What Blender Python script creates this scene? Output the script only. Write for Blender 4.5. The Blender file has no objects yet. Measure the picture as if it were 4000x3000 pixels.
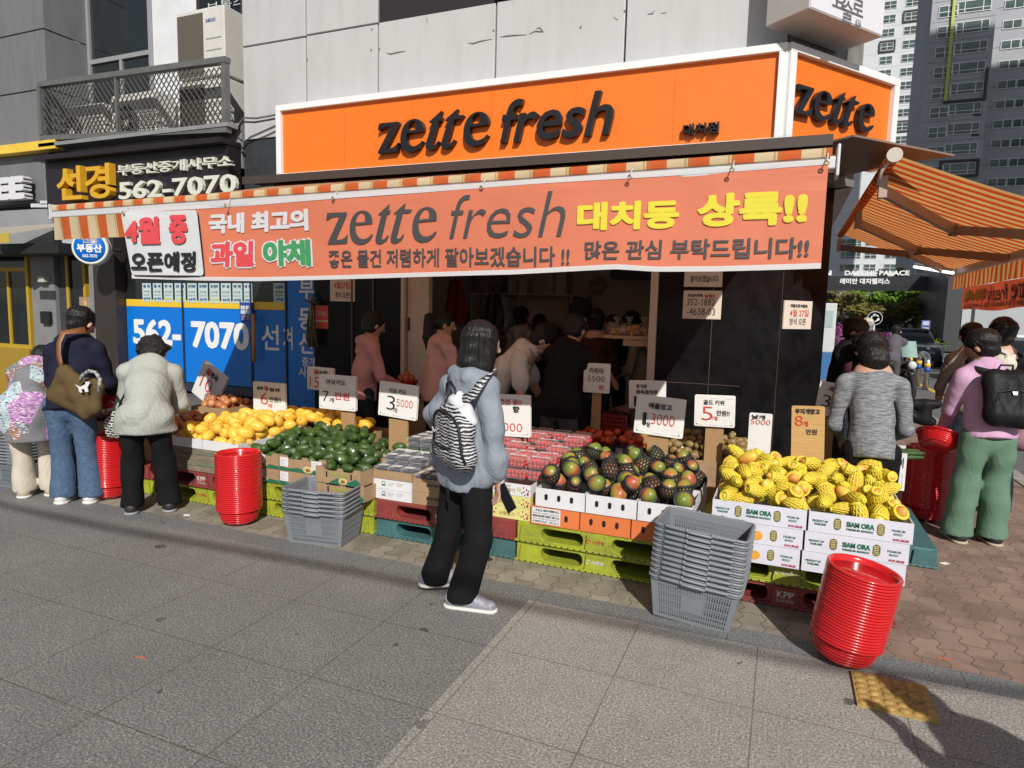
import bpy, math, random, os
import numpy as np
from mathutils import Vector, Matrix, geometry
R_ = math.radians
sc = bpy.context.scene
COL = sc.collection
FPX = 2550.0
CAM_H = 1.65
CR = np.array([[0.92324, -0.06411, 0.37882], [0.38375, 0.09210, -0.91884], [0.02401, 0.99369, 0.10964]])
_u, _s, _v = np.linalg.svd(CR)
CR = _u @ _v
cam = bpy.data.cameras.new("camera")
cam.sensor_width = 36.0
cam.lens = 36.0 * FPX / 4000.0
cam.clip_start = 0.05
cam.clip_end = 1500
camo = bpy.data.objects.new("camera", cam)
COL.objects.link(camo)
camo.matrix_world = Matrix.Translation((0, 0, CAM_H)) @ Matrix(CR.tolist()).to_4x4()
sc.camera = camo
SUN_EL, SUN_AZ = 35.0, 31.0      # azimuth measured from -Y towards +X
w = bpy.data.worlds.new("World")
sc.world = w
w.use_nodes = True
nt = w.node_tree
sky = nt.nodes.new("ShaderNodeTexSky")
sky.sky_type = 'NISHITA'
sky.sun_disc = False
sky.sun_elevation = R_(SUN_EL)
sky.sun_rotation = R_(180 - SUN_AZ)
sky.air_density = 1.0
sky.dust_density = 0.6
bg = nt.nodes["Background"]
bg.inputs["Strength"].default_value = 0.07
hs = nt.nodes.new("ShaderNodeHueSaturation")
hs.inputs["Saturation"].default_value = 0.5
nt.links.new(sky.outputs[0], hs.inputs["Color"])
nt.links.new(hs.outputs[0], bg.inputs["Color"])
sun = bpy.data.lights.new("sun", 'SUN')
sun.energy = 4.7
sun.angle = R_(0.5)
sun.color = (1.0, 0.955, 0.89)
suno = bpy.data.objects.new("sun", sun)
COL.objects.link(suno)
SUNV = Vector((-math.sin(R_(SUN_AZ)) * math.cos(R_(SUN_EL)), math.cos(R_(SUN_AZ)) * math.cos(R_(SUN_EL)), -math.sin(R_(SUN_EL))))
suno.rotation_euler = SUNV.to_track_quat('-Z', 'Y').to_euler()
suno.location = (6, -10, 12)
sc.view_settings.view_transform = 'Standard'
sc.view_settings.look = 'None'
sc.view_settings.exposure = 0.0
sc.view_settings.gamma = 1.0
sc.render.engine = 'CYCLES'
sc.cycles.max_bounces = 8
sc.cycles.transparent_max_bounces = 12
sc.cycles.caustics_reflective = False
sc.cycles.caustics_refractive = False
sc.cycles.sample_clamp_indirect = 6.0
sc.cycles.use_denoising = True
CW = np.array([0, 0, CAM_H])
def ray(px, py):
 return CR @ np.array([px - 2000.0, 1500.0 - py, -FPX])
def G(px, py, z=0.0):
 r = ray(px, py)
 return Vector(CW + r * ((z - CAM_H) / r[2]))
def W(px, py, y):
 r = ray(px, py)
 return Vector(CW + r * (y / r[1]))
def V(px, py, x):
 r = ray(px, py)
 return Vector(CW + r * (x / r[0]))
def zt(ox, oy):
 return lambda x, y: (ox + x / 2.212, oy + y / 2.212)
class MB:
 def __init__(s):
  s.v, s.f, s.m, s.s = [], [], [], []
  s.mi = 0
 def add(s, vs, fs, mi=None, smooth=False):
  b = len(s.v)
  s.v.extend([tuple(map(float, p)) for p in vs])
  mi = s.mi if mi is None else mi
  for f in fs:
   s.f.append(tuple(i + b for i in f))
   s.m.append(mi)
   s.s.append(smooth)
  return s
 def box(s, x0, x1, y0, y1, z0, z1, mi=None, M=None):
  vs = [(x0, y0, z0), (x1, y0, z0), (x1, y1, z0), (x0, y1, z0), (x0, y0, z1), (x1, y0, z1), (x1, y1, z1), (x0, y1, z1)]
  if M is not None:
   vs = [M @ Vector(p) for p in vs]
  return s.add(vs, [(3, 2, 1, 0), (4, 5, 6, 7), (0, 1, 5, 4), (1, 2, 6, 5), (2, 3, 7, 6), (3, 0, 4, 7)], mi)
 def cbox(s, c, d, mi=None, M=None):
  return s.box(c[0] - d[0] / 2, c[0] + d[0] / 2, c[1] - d[1] / 2, c[1] + d[1] / 2, c[2] - d[2] / 2, c[2] + d[2] / 2, mi, M)
 def quad(s, a, b, c, d, mi=None):
  return s.add([a, b, c, d], [(0, 1, 2, 3)], mi)
 def prism(s, poly, o, ux, uy, un, d, mi=None, smooth=False):
  """polygon (2D list) in plane o,ux,uy extruded by d along un"""
  o, ux, uy, un = map(Vector, (o, ux, uy, un))
  n = len(poly)
  a = [o + ux * p[0] + uy * p[1] for p in poly]
  b = [p + un * d for p in a]
  fs = [tuple(range(n)), tuple(range(2 * n - 1, n - 1, -1))]
  fs += [(i, (i + 1) % n + 0, (i + 1) % n + n, i + n) for i in range(n)]
  return s.add(a + b, [tuple(f) for f in fs], mi, smooth)
 def tube(s, pts, r, n=8, mi=None, closed=False, smooth=True):
  pts = [Vector(p) for p in pts]
  k = len(pts)
  rr = r if isinstance(r, (list, tuple)) else [r] * k
  vs, fs = [], []
  up = None
  for i, p in enumerate(pts):
   if closed:
    t = pts[(i + 1) % k] - pts[i - 1]
   else:
    t = pts[min(i + 1, k - 1)] - pts[max(i - 1, 0)]
   t.normalize()
   if up is None:
    up = Vector((0, 0, 1)) if abs(t.z) < .9 else Vector((1, 0, 0))
   a = up - t * up.dot(t)
   if a.length < 1e-4:
    a = t.orthogonal()
   a.normalize()
   up = a
   b = t.cross(a)
   for j in range(n):
    an = 2 * math.pi * j / n
    vs.append(p + (a * math.cos(an) + b * math.sin(an)) * rr[i])
  for i in range(k if closed else k - 1):
   for j in range(n):
    i2 = (i + 1) % k
    fs.append((i * n + j, i * n + (j + 1) % n, i2 * n + (j + 1) % n, i2 * n + j))
  if not closed:
   fs.append(tuple(range(n - 1, -1, -1)))
   fs.append(tuple((k - 1) * n + j for j in range(n)))
  return s.add(vs, fs, mi, smooth)
 def lathe(s, prof, n=24, M=None, mi=None, smooth=True):
  vs, fs = [], []
  k = len(prof)
  for r, z in prof:
   for j in range(n):
    a = 2 * math.pi * j / n
    vs.append(Vector((r * math.cos(a), r * math.sin(a), z)))
  if M is not None:
   vs = [M @ p for p in vs]
  for i in range(k - 1):
   for j in range(n):
    fs.append((i * n + j, i * n + (j + 1) % n, (i + 1) * n + (j + 1) % n, (i + 1) * n + j))
  if prof[0][0] > 1e-5:
   fs.append(tuple(range(n - 1, -1, -1)))
  if prof[-1][0] > 1e-5:
   fs.append(tuple((k - 1) * n + j for j in range(n)))
  return s.add(vs, fs, mi, smooth)
 def ball(s, c, r, n=12, mi=None, M=None):
  rx, ry, rz = r if isinstance(r, (tuple, list)) else (r, r, r)
  prof = []
  k = n // 2
  vs, fs = [], []
  for i in range(k + 1):
   t = math.pi * i / k
   for j in range(n):
    a = 2 * math.pi * j / n
    p = Vector((rx * math.sin(t) * math.cos(a), ry * math.sin(t) * math.sin(a), -rz * math.cos(t)))
    if M is not None:
     p = M @ p
    vs.append(p + Vector(c))
  for i in range(k):
   for j in range(n):
    fs.append((i * n + j, i * n + (j + 1) % n, (i + 1) * n + (j + 1) % n, (i + 1) * n + j))
  return s.add(vs, fs, mi, True)
 def mesh(s, name, mats):
  me = bpy.data.meshes.new(name)
  me.from_pydata(s.v, [], s.f)
  for m in (mats if isinstance(mats, (list, tuple)) else [mats]):
   me.materials.append(m)
  me.polygons.foreach_set("material_index", s.m)
  me.polygons.foreach_set("use_smooth", s.s)
  me.update()
  return me
 def build(s, name, mats, parent=None, loc=None):
  return link(name, s.mesh(name, mats), parent, loc)
def link(name, me, parent=None, loc=None):
 o = bpy.data.objects.new(name, me)
 COL.objects.link(o)
 if parent is not None:
  o.parent = parent
 if loc is not None:
  o.location = loc
 return o
def tag(o, label, cat, group=None):
 o["label"] = label
 o["category"] = cat
 if group:
  o["group"] = group
 return o
def thing(name, label, cat, loc=(0, 0, 0), rz=0.0, group=None):
 o = bpy.data.objects.new(name, None)
 o.empty_display_size = .1
 COL.objects.link(o)
 o.location = loc
 o.rotation_euler = (0, 0, rz)
 return tag(o, label, cat, group)
def struct(o):
 o["kind"] = "structure"
 return o
def bake(o_parts, root):
 """parts were built in world coordinates: keep them there under an empty whose base is elsewhere"""
 for p in o_parts:
  p.parent = root
  p.matrix_parent_inverse = Matrix.Translation(root.location).inverted() if root.rotation_euler.z == 0 else (Matrix.Translation(root.location) @ Matrix.Rotation(root.rotation_euler.z, 4, 'Z')).inverted()
def copy_thing(o, loc=None, rz=None, label=None):
 c = o.copy()
 COL.objects.link(c)
 if loc is not None:
  c.location = loc
 if rz is not None:
  c.rotation_euler = rz if isinstance(rz, (tuple, list)) else (0, 0, rz)
 if label:
  c["label"] = label
 for ch in list(o.children):
  d = ch.copy()
  COL.objects.link(d)
  d.parent = c
  for g in list(ch.children):
   e = g.copy()
   COL.objects.link(e)
   e.parent = d
 return c
def bevel(o, wd=.004, seg=2):
 m = o.modifiers.new("bevel", 'BEVEL')
 m.width = wd
 m.segments = seg
 m.limit_method = 'ANGLE'
 return o
MATS = {}
def pm(name, col, rough=.6, metal=0.0, ns=0, na=.15, bs=0, bst=.1, spec=None, stretch=None, coat=0, transl=0, col2=None, detail=4, alpha=1.0):
 """principled material; optional noise colour variation (ns scale, na amount or col2) and bump (bs scale, bst strength)"""
 if name in MATS:
  return MATS[name]
 m = bpy.data.materials.new(name)
 m.use_nodes = True
 t = m.node_tree
 p = t.nodes["Principled BSDF"]
 c = (col[0], col[1], col[2], 1)
 p.inputs["Base Color"].default_value = c
 p.inputs["Roughness"].default_value = rough
 p.inputs["Metallic"].default_value = metal
 if spec is not None:
  p.inputs["Specular IOR Level"].default_value = spec
 if coat:
  p.inputs["Coat Weight"].default_value = coat
 if alpha < 1:
  p.inputs["Alpha"].default_value = alpha
 vec = None
 if ns or bs:
  tc = t.nodes.new("ShaderNodeTexCoord")
  mp = t.nodes.new("ShaderNodeMapping")
  t.links.new(tc.outputs["Object"], mp.inputs[0])
  if stretch:
   mp.inputs["Scale"].default_value = stretch
  vec = mp.outputs[0]
 if ns:
  n = t.nodes.new("ShaderNodeTexNoise")
  n.inputs["Scale"].default_value = ns
  n.inputs["Detail"].default_value = detail
  n.inputs["Roughness"].default_value = .65
  t.links.new(vec, n.inputs["Vector"])
  r = t.nodes.new("ShaderNodeValToRGB")
  r.color_ramp.elements[0].position = .32
  r.color_ramp.elements[1].position = .68
  a = col2 if col2 else [max(0, x * (1 - na)) for x in col]
  b = col if col2 else [min(1, x * (1 + na)) for x in col]
  r.color_ramp.elements[0].color = (a[0], a[1], a[2], 1)
  r.color_ramp.elements[1].color = (b[0], b[1], b[2], 1)
  t.links.new(n.outputs["Fac"], r.inputs[0])
  t.links.new(r.outputs[0], p.inputs["Base Color"])
 if bs:
  n2 = t.nodes.new("ShaderNodeTexNoise")
  n2.inputs["Scale"].default_value = bs
  n2.inputs["Detail"].default_value = 3
  t.links.new(vec, n2.inputs["Vector"])
  bp = t.nodes.new("ShaderNodeBump")
  bp.inputs["Strength"].default_value = bst
  bp.inputs["Distance"].default_value = .02
  t.links.new(n2.outputs["Fac"], bp.inputs["Height"])
  t.links.new(bp.outputs[0], p.inputs["Normal"])
 if transl:
  tr = t.nodes.new("ShaderNodeBsdfTranslucent")
  mx = t.nodes.new("ShaderNodeMixShader")
  mx.inputs[0].default_value = transl
  cs = p.inputs["Base Color"].links
  if cs:
   t.links.new(cs[0].from_socket, tr.inputs["Color"])
  else:
   tr.inputs["Color"].default_value = c
  t.links.new(p.outputs[0], mx.inputs[1])
  t.links.new(tr.outputs[0], mx.inputs[2])
  t.links.new(mx.outputs[0], t.nodes["Material Output"].inputs[0])
 MATS[name] = m
 return m
class NT:
 """short node scripting for the special materials"""
 def __init__(s, name):
  s.m = bpy.data.materials.new(name)
  s.m.use_nodes = True
  s.t = s.m.node_tree
  s.p = s.t.nodes["Principled BSDF"]
  s.out = s.t.nodes["Material Output"]
  s.tc = s.t.nodes.new("ShaderNodeTexCoord")
  MATS[name] = s.m
 def n(s, typ, **kw):
  nd = s.t.nodes.new("ShaderNode" + typ)
  for k, v in kw.items():
   setattr(nd, k, v)
  return nd
 def l(s, a, b):
  s.t.links.new(a, b)
 def math(s, op, a, b=None, c=None):
  nd = s.n("Math", operation=op)
  for i, x in enumerate((a, b, c)):
   if x is None:
    continue
   if isinstance(x, (int, float)):
    nd.inputs[i].default_value = x
   else:
    s.l(x, nd.inputs[i])
  return nd.outputs[0]
 def xyz(s, vec=None):
  nd = s.n("SeparateXYZ")
  s.l(vec if vec is not None else s.tc.outputs["Object"], nd.inputs[0])
  return nd.outputs
 def noise(s, scale, detail=3, vec=None, rough=.6, dist=0):
  nd = s.n("TexNoise")
  nd.inputs["Scale"].default_value = scale
  nd.inputs["Detail"].default_value = detail
  nd.inputs["Roughness"].default_value = rough
  nd.inputs["Distortion"].default_value = dist
  s.l(vec if vec is not None else s.tc.outputs["Object"], nd.inputs["Vector"])
  return nd.outputs["Fac"]
 def map(s, scale=(1, 1, 1), rot=(0, 0, 0), loc=(0, 0, 0), vec=None):
  nd = s.n("Mapping")
  nd.inputs["Scale"].default_value = scale
  nd.inputs["Rotation"].default_value = rot
  nd.inputs["Location"].default_value = loc
  s.l(vec if vec is not None else s.tc.outputs["Object"], nd.inputs[0])
  return nd.outputs[0]
 def ramp(s, fac, stops, interp='LINEAR'):
  nd = s.n("ValToRGB")
  cr = nd.color_ramp
  cr.interpolation = interp
  while len(cr.elements) < len(stops):
   cr.elements.new(.5)
  for e, (p, c) in zip(cr.elements, stops):
   e.position = p
   e.color = (c[0], c[1], c[2], 1)
  s.l(fac, nd.inputs[0])
  return nd.outputs[0]
 def mix(s, fac, a, b, mode='MIX'):
  nd = s.n("Mix", data_type='RGBA', blend_type=mode)
  for i, x in ((0, fac), (6, a), (7, b)):
   if isinstance(x, (int, float)):
    nd.inputs[i].default_value = x
   elif isinstance(x, (tuple, list)):
    nd.inputs[i].default_value = (x[0], x[1], x[2], 1)
   else:
    s.l(x, nd.inputs[i])
  return nd.outputs[2]
 def bump(s, h, strength=.3, dist=.01):
  nd = s.n("Bump")
  nd.inputs["Strength"].default_value = strength
  nd.inputs["Distance"].default_value = dist
  s.l(h, nd.inputs["Height"])
  s.l(nd.outputs[0], s.p.inputs["Normal"])
 def base(s, c):
  s.l(c, s.p.inputs["Base Color"])
 def rough(s, v):
  s.p.inputs["Roughness"].default_value = v
_TX = {}
def text_geo(body, bold=0.0, extr=0.0, shear=0.0, spacing=1.0, res=3):
 key = (body, bold, extr, shear, spacing, res)
 if key not in _TX:
  c = bpy.data.curves.new("lettering", 'FONT')
  c.body = body
  c.offset = bold
  c.shear = shear
  c.space_character = spacing
  c.resolution_u = res
  o = bpy.data.objects.new("lettering", c)
  me = o.to_mesh()
  vs = np.array([v.co[:] for v in me.vertices]) if len(me.vertices) else np.zeros((0, 3))
  fs = [tuple(p.vertices) for p in me.polygons]
  o.to_mesh_clear()
  bpy.data.objects.remove(o)
  bpy.data.curves.remove(c)
  _TX[key] = (vs, fs)
 return _TX[key]
def extrude_flat(vs, fs, d):
 """flat letter faces to a solid of depth d (front at z=d)"""
 n = len(vs)
 top = [(p[0], p[1], d) for p in vs]
 bot = [(p[0], p[1], 0.0) for p in vs]
 cnt = {}
 for f in fs:
  for i in range(len(f)):
   e = (f[i], f[(i + 1) % len(f)])
   cnt[e] = cnt.get(e, 0) + 1
 side = [(e[0] + n, e[1] + n, e[1], e[0]) for e in cnt if (e[1], e[0]) not in cnt]
 return top + bot, [tuple(f) for f in fs] + side
def put(mb, vs, fs, o, ux, uy, box=None, mi=None, extr=0.0, fn=None, keep=False):
 """place flat geometry in the frame (o, ux, uy); box=(x0,y0,x1,y1) in the frame fits the bounding box into it"""
 vs = np.array(vs, float)
 if len(vs) == 0:
  return
 if box is not None:
  lo, hi = vs.min(0), vs.max(0)
  sx = (box[2] - box[0]) / max(1e-6, hi[0] - lo[0])
  sy = (box[3] - box[1]) / max(1e-6, hi[1] - lo[1])
  if keep:
   k = min(abs(sx), abs(sy))
   sx = k * (1 if sx > 0 else -1)
   sy = k
   cx, cy = (box[0] + box[2]) / 2, (box[1] + box[3]) / 2
   vs = np.column_stack([(vs[:, 0] - (lo[0] + hi[0]) / 2) * sx + cx, (vs[:, 1] - (lo[1] + hi[1]) / 2) * sy + cy, vs[:, 2] * 0])
  else:
   vs = np.column_stack([(vs[:, 0] - lo[0]) * sx + box[0], (vs[:, 1] - lo[1]) * sy + box[1], vs[:, 2] * 0])
 vs = [tuple(p) for p in vs]
 if extr:
  vs, fs = extrude_flat(vs, fs, extr)
 o, ux, uy = Vector(o), Vector(ux).normalized(), Vector(uy).normalized()
 un = ux.cross(uy)
 out = []
 for p in vs:
  q = o + ux * p[0] + uy * p[1] + un * p[2]
  if fn:
   q = fn(q)
  out.append(q)
 mb.add(out, fs, mi)
def txt(mb, body, o, ux, uy, box, mi=None, bold=0.0, extr=0.0, shear=0.0, spacing=1.0, fn=None, keep=False, res=3):
 """thin weights use the outline offset; heavy weights overlay a few shifted copies, each a hair prouder than the last"""
 if bold <= .022:
  vs, fs = text_geo(body, bold, 0, shear, spacing, res)
  return put(mb, vs, fs, o, ux, uy, box, mi, extr, fn, keep)
 vs, fs = text_geo(body, .012, 0, shear, spacing, res)
 b = bold * .8
 v2, f2 = [], []
 for k, (dx, dy) in enumerate(((0, 0), (b, .45 * b), (-b, -.4 * b), (.35 * b, b), (-.3 * b, -b), (-b, .6 * b), (b, -.62 * b))):
  n0 = len(v2)
  v2 += [(p[0] + dx, p[1] + dy, 0) for p in vs]
  f2 += [(k, tuple(i + n0 for i in f)) for f in fs]
 v2 = np.array(v2)
 lo, hi = v2.min(0), v2.max(0)
 if box is not None:
  sx = (box[2] - box[0]) / max(1e-6, hi[0] - lo[0])
  sy = (box[3] - box[1]) / max(1e-6, hi[1] - lo[1])
  v2 = np.column_stack([(v2[:, 0] - lo[0]) * sx + box[0], (v2[:, 1] - lo[1]) * sy + box[1], v2[:, 2]])
 n1 = len(vs)
 un = Vector(ux).normalized().cross(Vector(uy).normalized())
 for k in range(7):
  put(mb, v2[k * n1:(k + 1) * n1], fs, Vector(o) + un * (.00025 * k), ux, uy, None, mi, extr, (lambda q, k=k: fn(q) + un * (.00025 * k)) if fn else None)
def ptxt(mb, body, Y, bl, tr, mi=None, dy=-.004, **kw):
 """text on the upright plane y=Y between two photo corners (bottom-left, top-right)"""
 a, b = W(bl[0], bl[1], Y), W(tr[0], tr[1], Y)
 txt(mb, body, (a.x, Y + dy, a.z), (1, 0, 0), (0, 0, 1), (0, 0, b.x - a.x, b.z - a.z), mi, **kw)
def smooth_loop(pts, k=4, corners=()):
 n = len(pts)
 out = []
 for i in range(n):
  p0, p1, p2, p3 = [Vector(pts[j % n]) for j in (i - 1, i, i + 1, i + 2)]
  if i in corners:
   p0 = p1 * 2 - p2
  if (i + 1) % n in corners:
   p3 = p2 * 2 - p1
  for t in [q / k for q in range(k)]:
   out.append(0.5 * ((2 * p1) + (-p0 + p2) * t + (2 * p0 - 5 * p1 + 4 * p2 - p3) * t * t + (-p0 + 3 * p1 - 3 * p2 + p3) * t ** 3))
 return out
def loops_geo(loops):
 vv = [Vector((p[0], p[1], 0)) for L in loops for p in L]
 tr = geometry.tessellate_polygon([[Vector((p[0], p[1], 0)) for p in L] for L in loops])
 fs = []
 for t in tr:
  a, b, c = (vv[i] for i in t)
  cr = (b - a).cross(c - a).z
  if abs(cr) < 1e-12:
   continue
  fs.append(tuple(t) if cr > 0 else tuple(reversed(t)))
 return [tuple(p) for p in vv], fs
def _zette():
 """five slanted serif letters drawn as outlines, x-height about 300 units"""
 z = [(627, 170), (800, 165), (802, 187), (690, 419), (738, 415), (768, 402), (803, 363), (790, 450), (615, 461), (617, 440), (737, 203), (685, 206), (650, 218), (626, 238), (612, 228)]
 eo = [(1020, 270), (1022, 230), (1010, 190), (985, 162), (945, 150), (900, 160), (860, 195), (832, 250), (820, 320), (825, 385), (845, 430), (880, 455), (915, 459), (960, 445), (1000, 410), (1023, 370), (1013, 362), (985, 390), (945, 408), (908, 400), (882, 367), (872, 315), (873, 284)]
 ei = [(876, 260), (884, 220), (905, 182), (930, 168), (950, 178), (958, 205), (957, 252)]
 t1 = [(1178, 92), (1163, 150), (1182, 150), (1176, 183), (1152, 184), (1107, 365), (1100, 395), (1112, 410), (1132, 400), (1152, 370), (1163, 378), (1142, 418), (1105, 445), (1070, 452), (1047, 435), (1045, 410), (1050, 380), (1103, 188), (1070, 190)]
 t2 = [(x + 134, y - 6) for x, y in t1]
 t2[2] = (1364, 146)
 t2[3] = (1345, 176)
 E2 = lambda L: [(x + 546, y - 24) for x, y in L]
 allv, allf = [], []
 for loops in ([smooth_loop(z, 2, set(range(15)))], [smooth_loop(eo, 4, {0, 15, 22}), smooth_loop(ei, 4, {0, 6})], [smooth_loop(t1, 3, set(range(19)) - {6, 7, 8, 11, 12, 13, 14, 15})], [smooth_loop(t2, 3, set(range(19)) - {6, 7, 8, 11, 12, 13, 14, 15})], [smooth_loop(E2(eo), 4, {0, 15, 22}), smooth_loop(E2(ei), 4, {0, 6})]):
  v, f = loops_geo([[(p[0] / 300, -(p[1] + (p[0] - 615) * .035) / 300) for p in L] for L in loops])
  b = len(allv)
  allv += v
  allf += [tuple(i + b for i in q) for q in f]
 return allv, allf
ZETTE = _zette()
def cone(a, b, ra, rb, flat=None):
 return (np.array(a, float), np.array(b, float), float(ra), float(rb), flat)
def sdf_mesh(prims, h=.012, k=.02, cuts=(), fold=0.0, fs=14.0, seed=0, holes=()):
 lo = np.min([np.minimum(p[0], p[1]) - max(p[2], p[3]) for p in prims], 0) - 3 * h - fold
 hi = np.max([np.maximum(p[0], p[1]) + max(p[2], p[3]) for p in prims], 0) + 3 * h + fold
 n = np.ceil((hi - lo) / h).astype(int) + 1
 D = np.full(n, .2, np.float32)
 ax = [lo[i] + h * np.arange(n[i]) for i in range(3)]
 def ev(p, sl):
  X, Y, Z = np.meshgrid(ax[0][sl[0]], ax[1][sl[1]], ax[2][sl[2]], indexing='ij')
  a, b, ra, rb, flat = p
  q = [X - a[0], Y - a[1], Z - a[2]]
  ba = b - a
  if flat is not None:
   d, s = np.array(flat[0], float), flat[1]
   d = d / np.linalg.norm(d)
   g = 1 / s - 1
   c = q[0] * d[0] + q[1] * d[1] + q[2] * d[2]
   q = [q[i] + d[i] * c * g for i in range(3)]
   ba = ba + d * np.dot(ba, d) * g
  L2 = float(np.dot(ba, ba))
  if L2 < 1e-9:
   return np.sqrt(q[0] ** 2 + q[1] ** 2 + q[2] ** 2) - ra
  t = np.clip((q[0] * ba[0] + q[1] * ba[1] + q[2] * ba[2]) / L2, 0, 1)
  dd = np.sqrt((q[0] - ba[0] * t) ** 2 + (q[1] - ba[1] * t) ** 2 + (q[2] - ba[2] * t) ** 2)
  return dd - (ra + (rb - ra) * t)
 def bounds(p, m):
  r = max(p[2], p[3]) + m
  a = np.minimum(p[0], p[1]) - r
  b = np.maximum(p[0], p[1]) + r
  i0 = np.maximum(0, np.floor((a - lo) / h).astype(int))
  i1 = np.minimum(n, np.ceil((b - lo) / h).astype(int) + 1)
  return tuple(slice(i0[i], i1[i]) for i in range(3))
 for p in prims:
  sl = bounds(p, k + 3 * h + fold)
  e = ev(p, sl)
  c = D[sl]
  m = np.clip(k - np.abs(c - e), 0, None) / k if k > 0 else 0
  D[sl] = np.minimum(c, e) - m * m * k * .25
 for p in holes:
  sl = bounds(p, 3 * h)
  D[sl] = np.maximum(D[sl], -ev(p, sl))
 X, Y, Z = np.meshgrid(*ax, indexing='ij', sparse=True)
 if fold:
  rg = np.random.RandomState(seed)
  f = 0
  for i in range(7):
   w = rg.normal(size=3)
   w /= np.linalg.norm(w)
   w *= fs * (.6 + rg.rand() * 1.5)
   ph = rg.rand() * 6.28
   v = rg.normal(size=3) * fs * .35
   f = f + np.sin(X * w[0] + Y * w[1] + Z * w[2] + ph + 1.3 * np.sin(X * v[0] + Y * v[1] + Z * v[2]))
  D = D + (fold * .45 * f).astype(np.float32)
 for c, nn in cuts:
  D = np.maximum(D, (X - c[0]) * nn[0] + (Y - c[1]) * nn[1] + (Z - c[2]) * nn[2])
 D[0], D[-1], D[:, 0], D[:, -1], D[:, :, 0], D[:, :, -1] = .2, .2, .2, .2, .2, .2
 shp = tuple(int(x) - 1 for x in n)
 N = shp[0] * shp[1] * shp[2]
 acc = np.zeros((3, N))
 cnt = np.zeros(N)
 E = []
 for a in range(3):
  s0, s1 = [slice(None)] * 3, [slice(None)] * 3
  s0[a], s1[a] = slice(0, -1), slice(1, None)
  A, B = D[tuple(s0)], D[tuple(s1)]
  idx = np.argwhere((A < 0) != (B < 0))
  av, bv = A[tuple(idx.T)], B[tuple(idx.T)]
  p = idx.astype(float)
  p[:, a] += av / (av - bv)
  o1, o2 = [i for i in range(3) if i != a]
  ids = []
  for d1, d2 in ((0, 0), (-1, 0), (-1, -1), (0, -1)):
   c = idx.copy()
   c[:, o1] += d1
   c[:, o2] += d2
   c = np.clip(c, 0, np.array(shp) - 1)
   i = (c[:, 0] * shp[1] + c[:, 1]) * shp[2] + c[:, 2]
   ids.append(i)
   for q in range(3):
    acc[q] += np.bincount(i, p[:, q], N)
   cnt += np.bincount(i, minlength=N)
  flip = (av >= 0) ^ (a == 1)
  qd = np.stack(ids, 1)
  qd[flip] = qd[flip][:, ::-1]
  E.append(qd)
 act = cnt > 0
 vid = np.full(N, -1)
 vid[act] = np.arange(act.sum())
 vs = (acc[:, act] / cnt[act]).T * h + lo
 fs_ = vid[np.concatenate(E)]
 return vs, fs_
def np_mesh(name, vs, fs, mat, smooth=True):
 me = bpy.data.meshes.new(name)
 me.vertices.add(len(vs))
 me.vertices.foreach_set("co", np.asarray(vs, np.float32).ravel())
 fs = np.asarray(fs)
 k = fs.shape[1]
 me.loops.add(len(fs) * k)
 me.loops.foreach_set("vertex_index", fs.ravel().astype(np.int32))
 me.polygons.add(len(fs))
 me.polygons.foreach_set("loop_start", np.arange(0, len(fs) * k, k, dtype=np.int32))
 me.polygons.foreach_set("loop_total", np.full(len(fs), k, np.int32))
 me.polygons.foreach_set("use_smooth", np.full(len(fs), smooth))
 me.materials.append(mat)
 me.update(calc_edges=True)
 me.validate()
 return me
def soft(name, prims, mat, parent=None, **kw):
 vs, fs = sdf_mesh(prims, **kw)
 return link(name, np_mesh(name, vs, fs, mat), parent)
rnd = random.Random(7)
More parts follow.
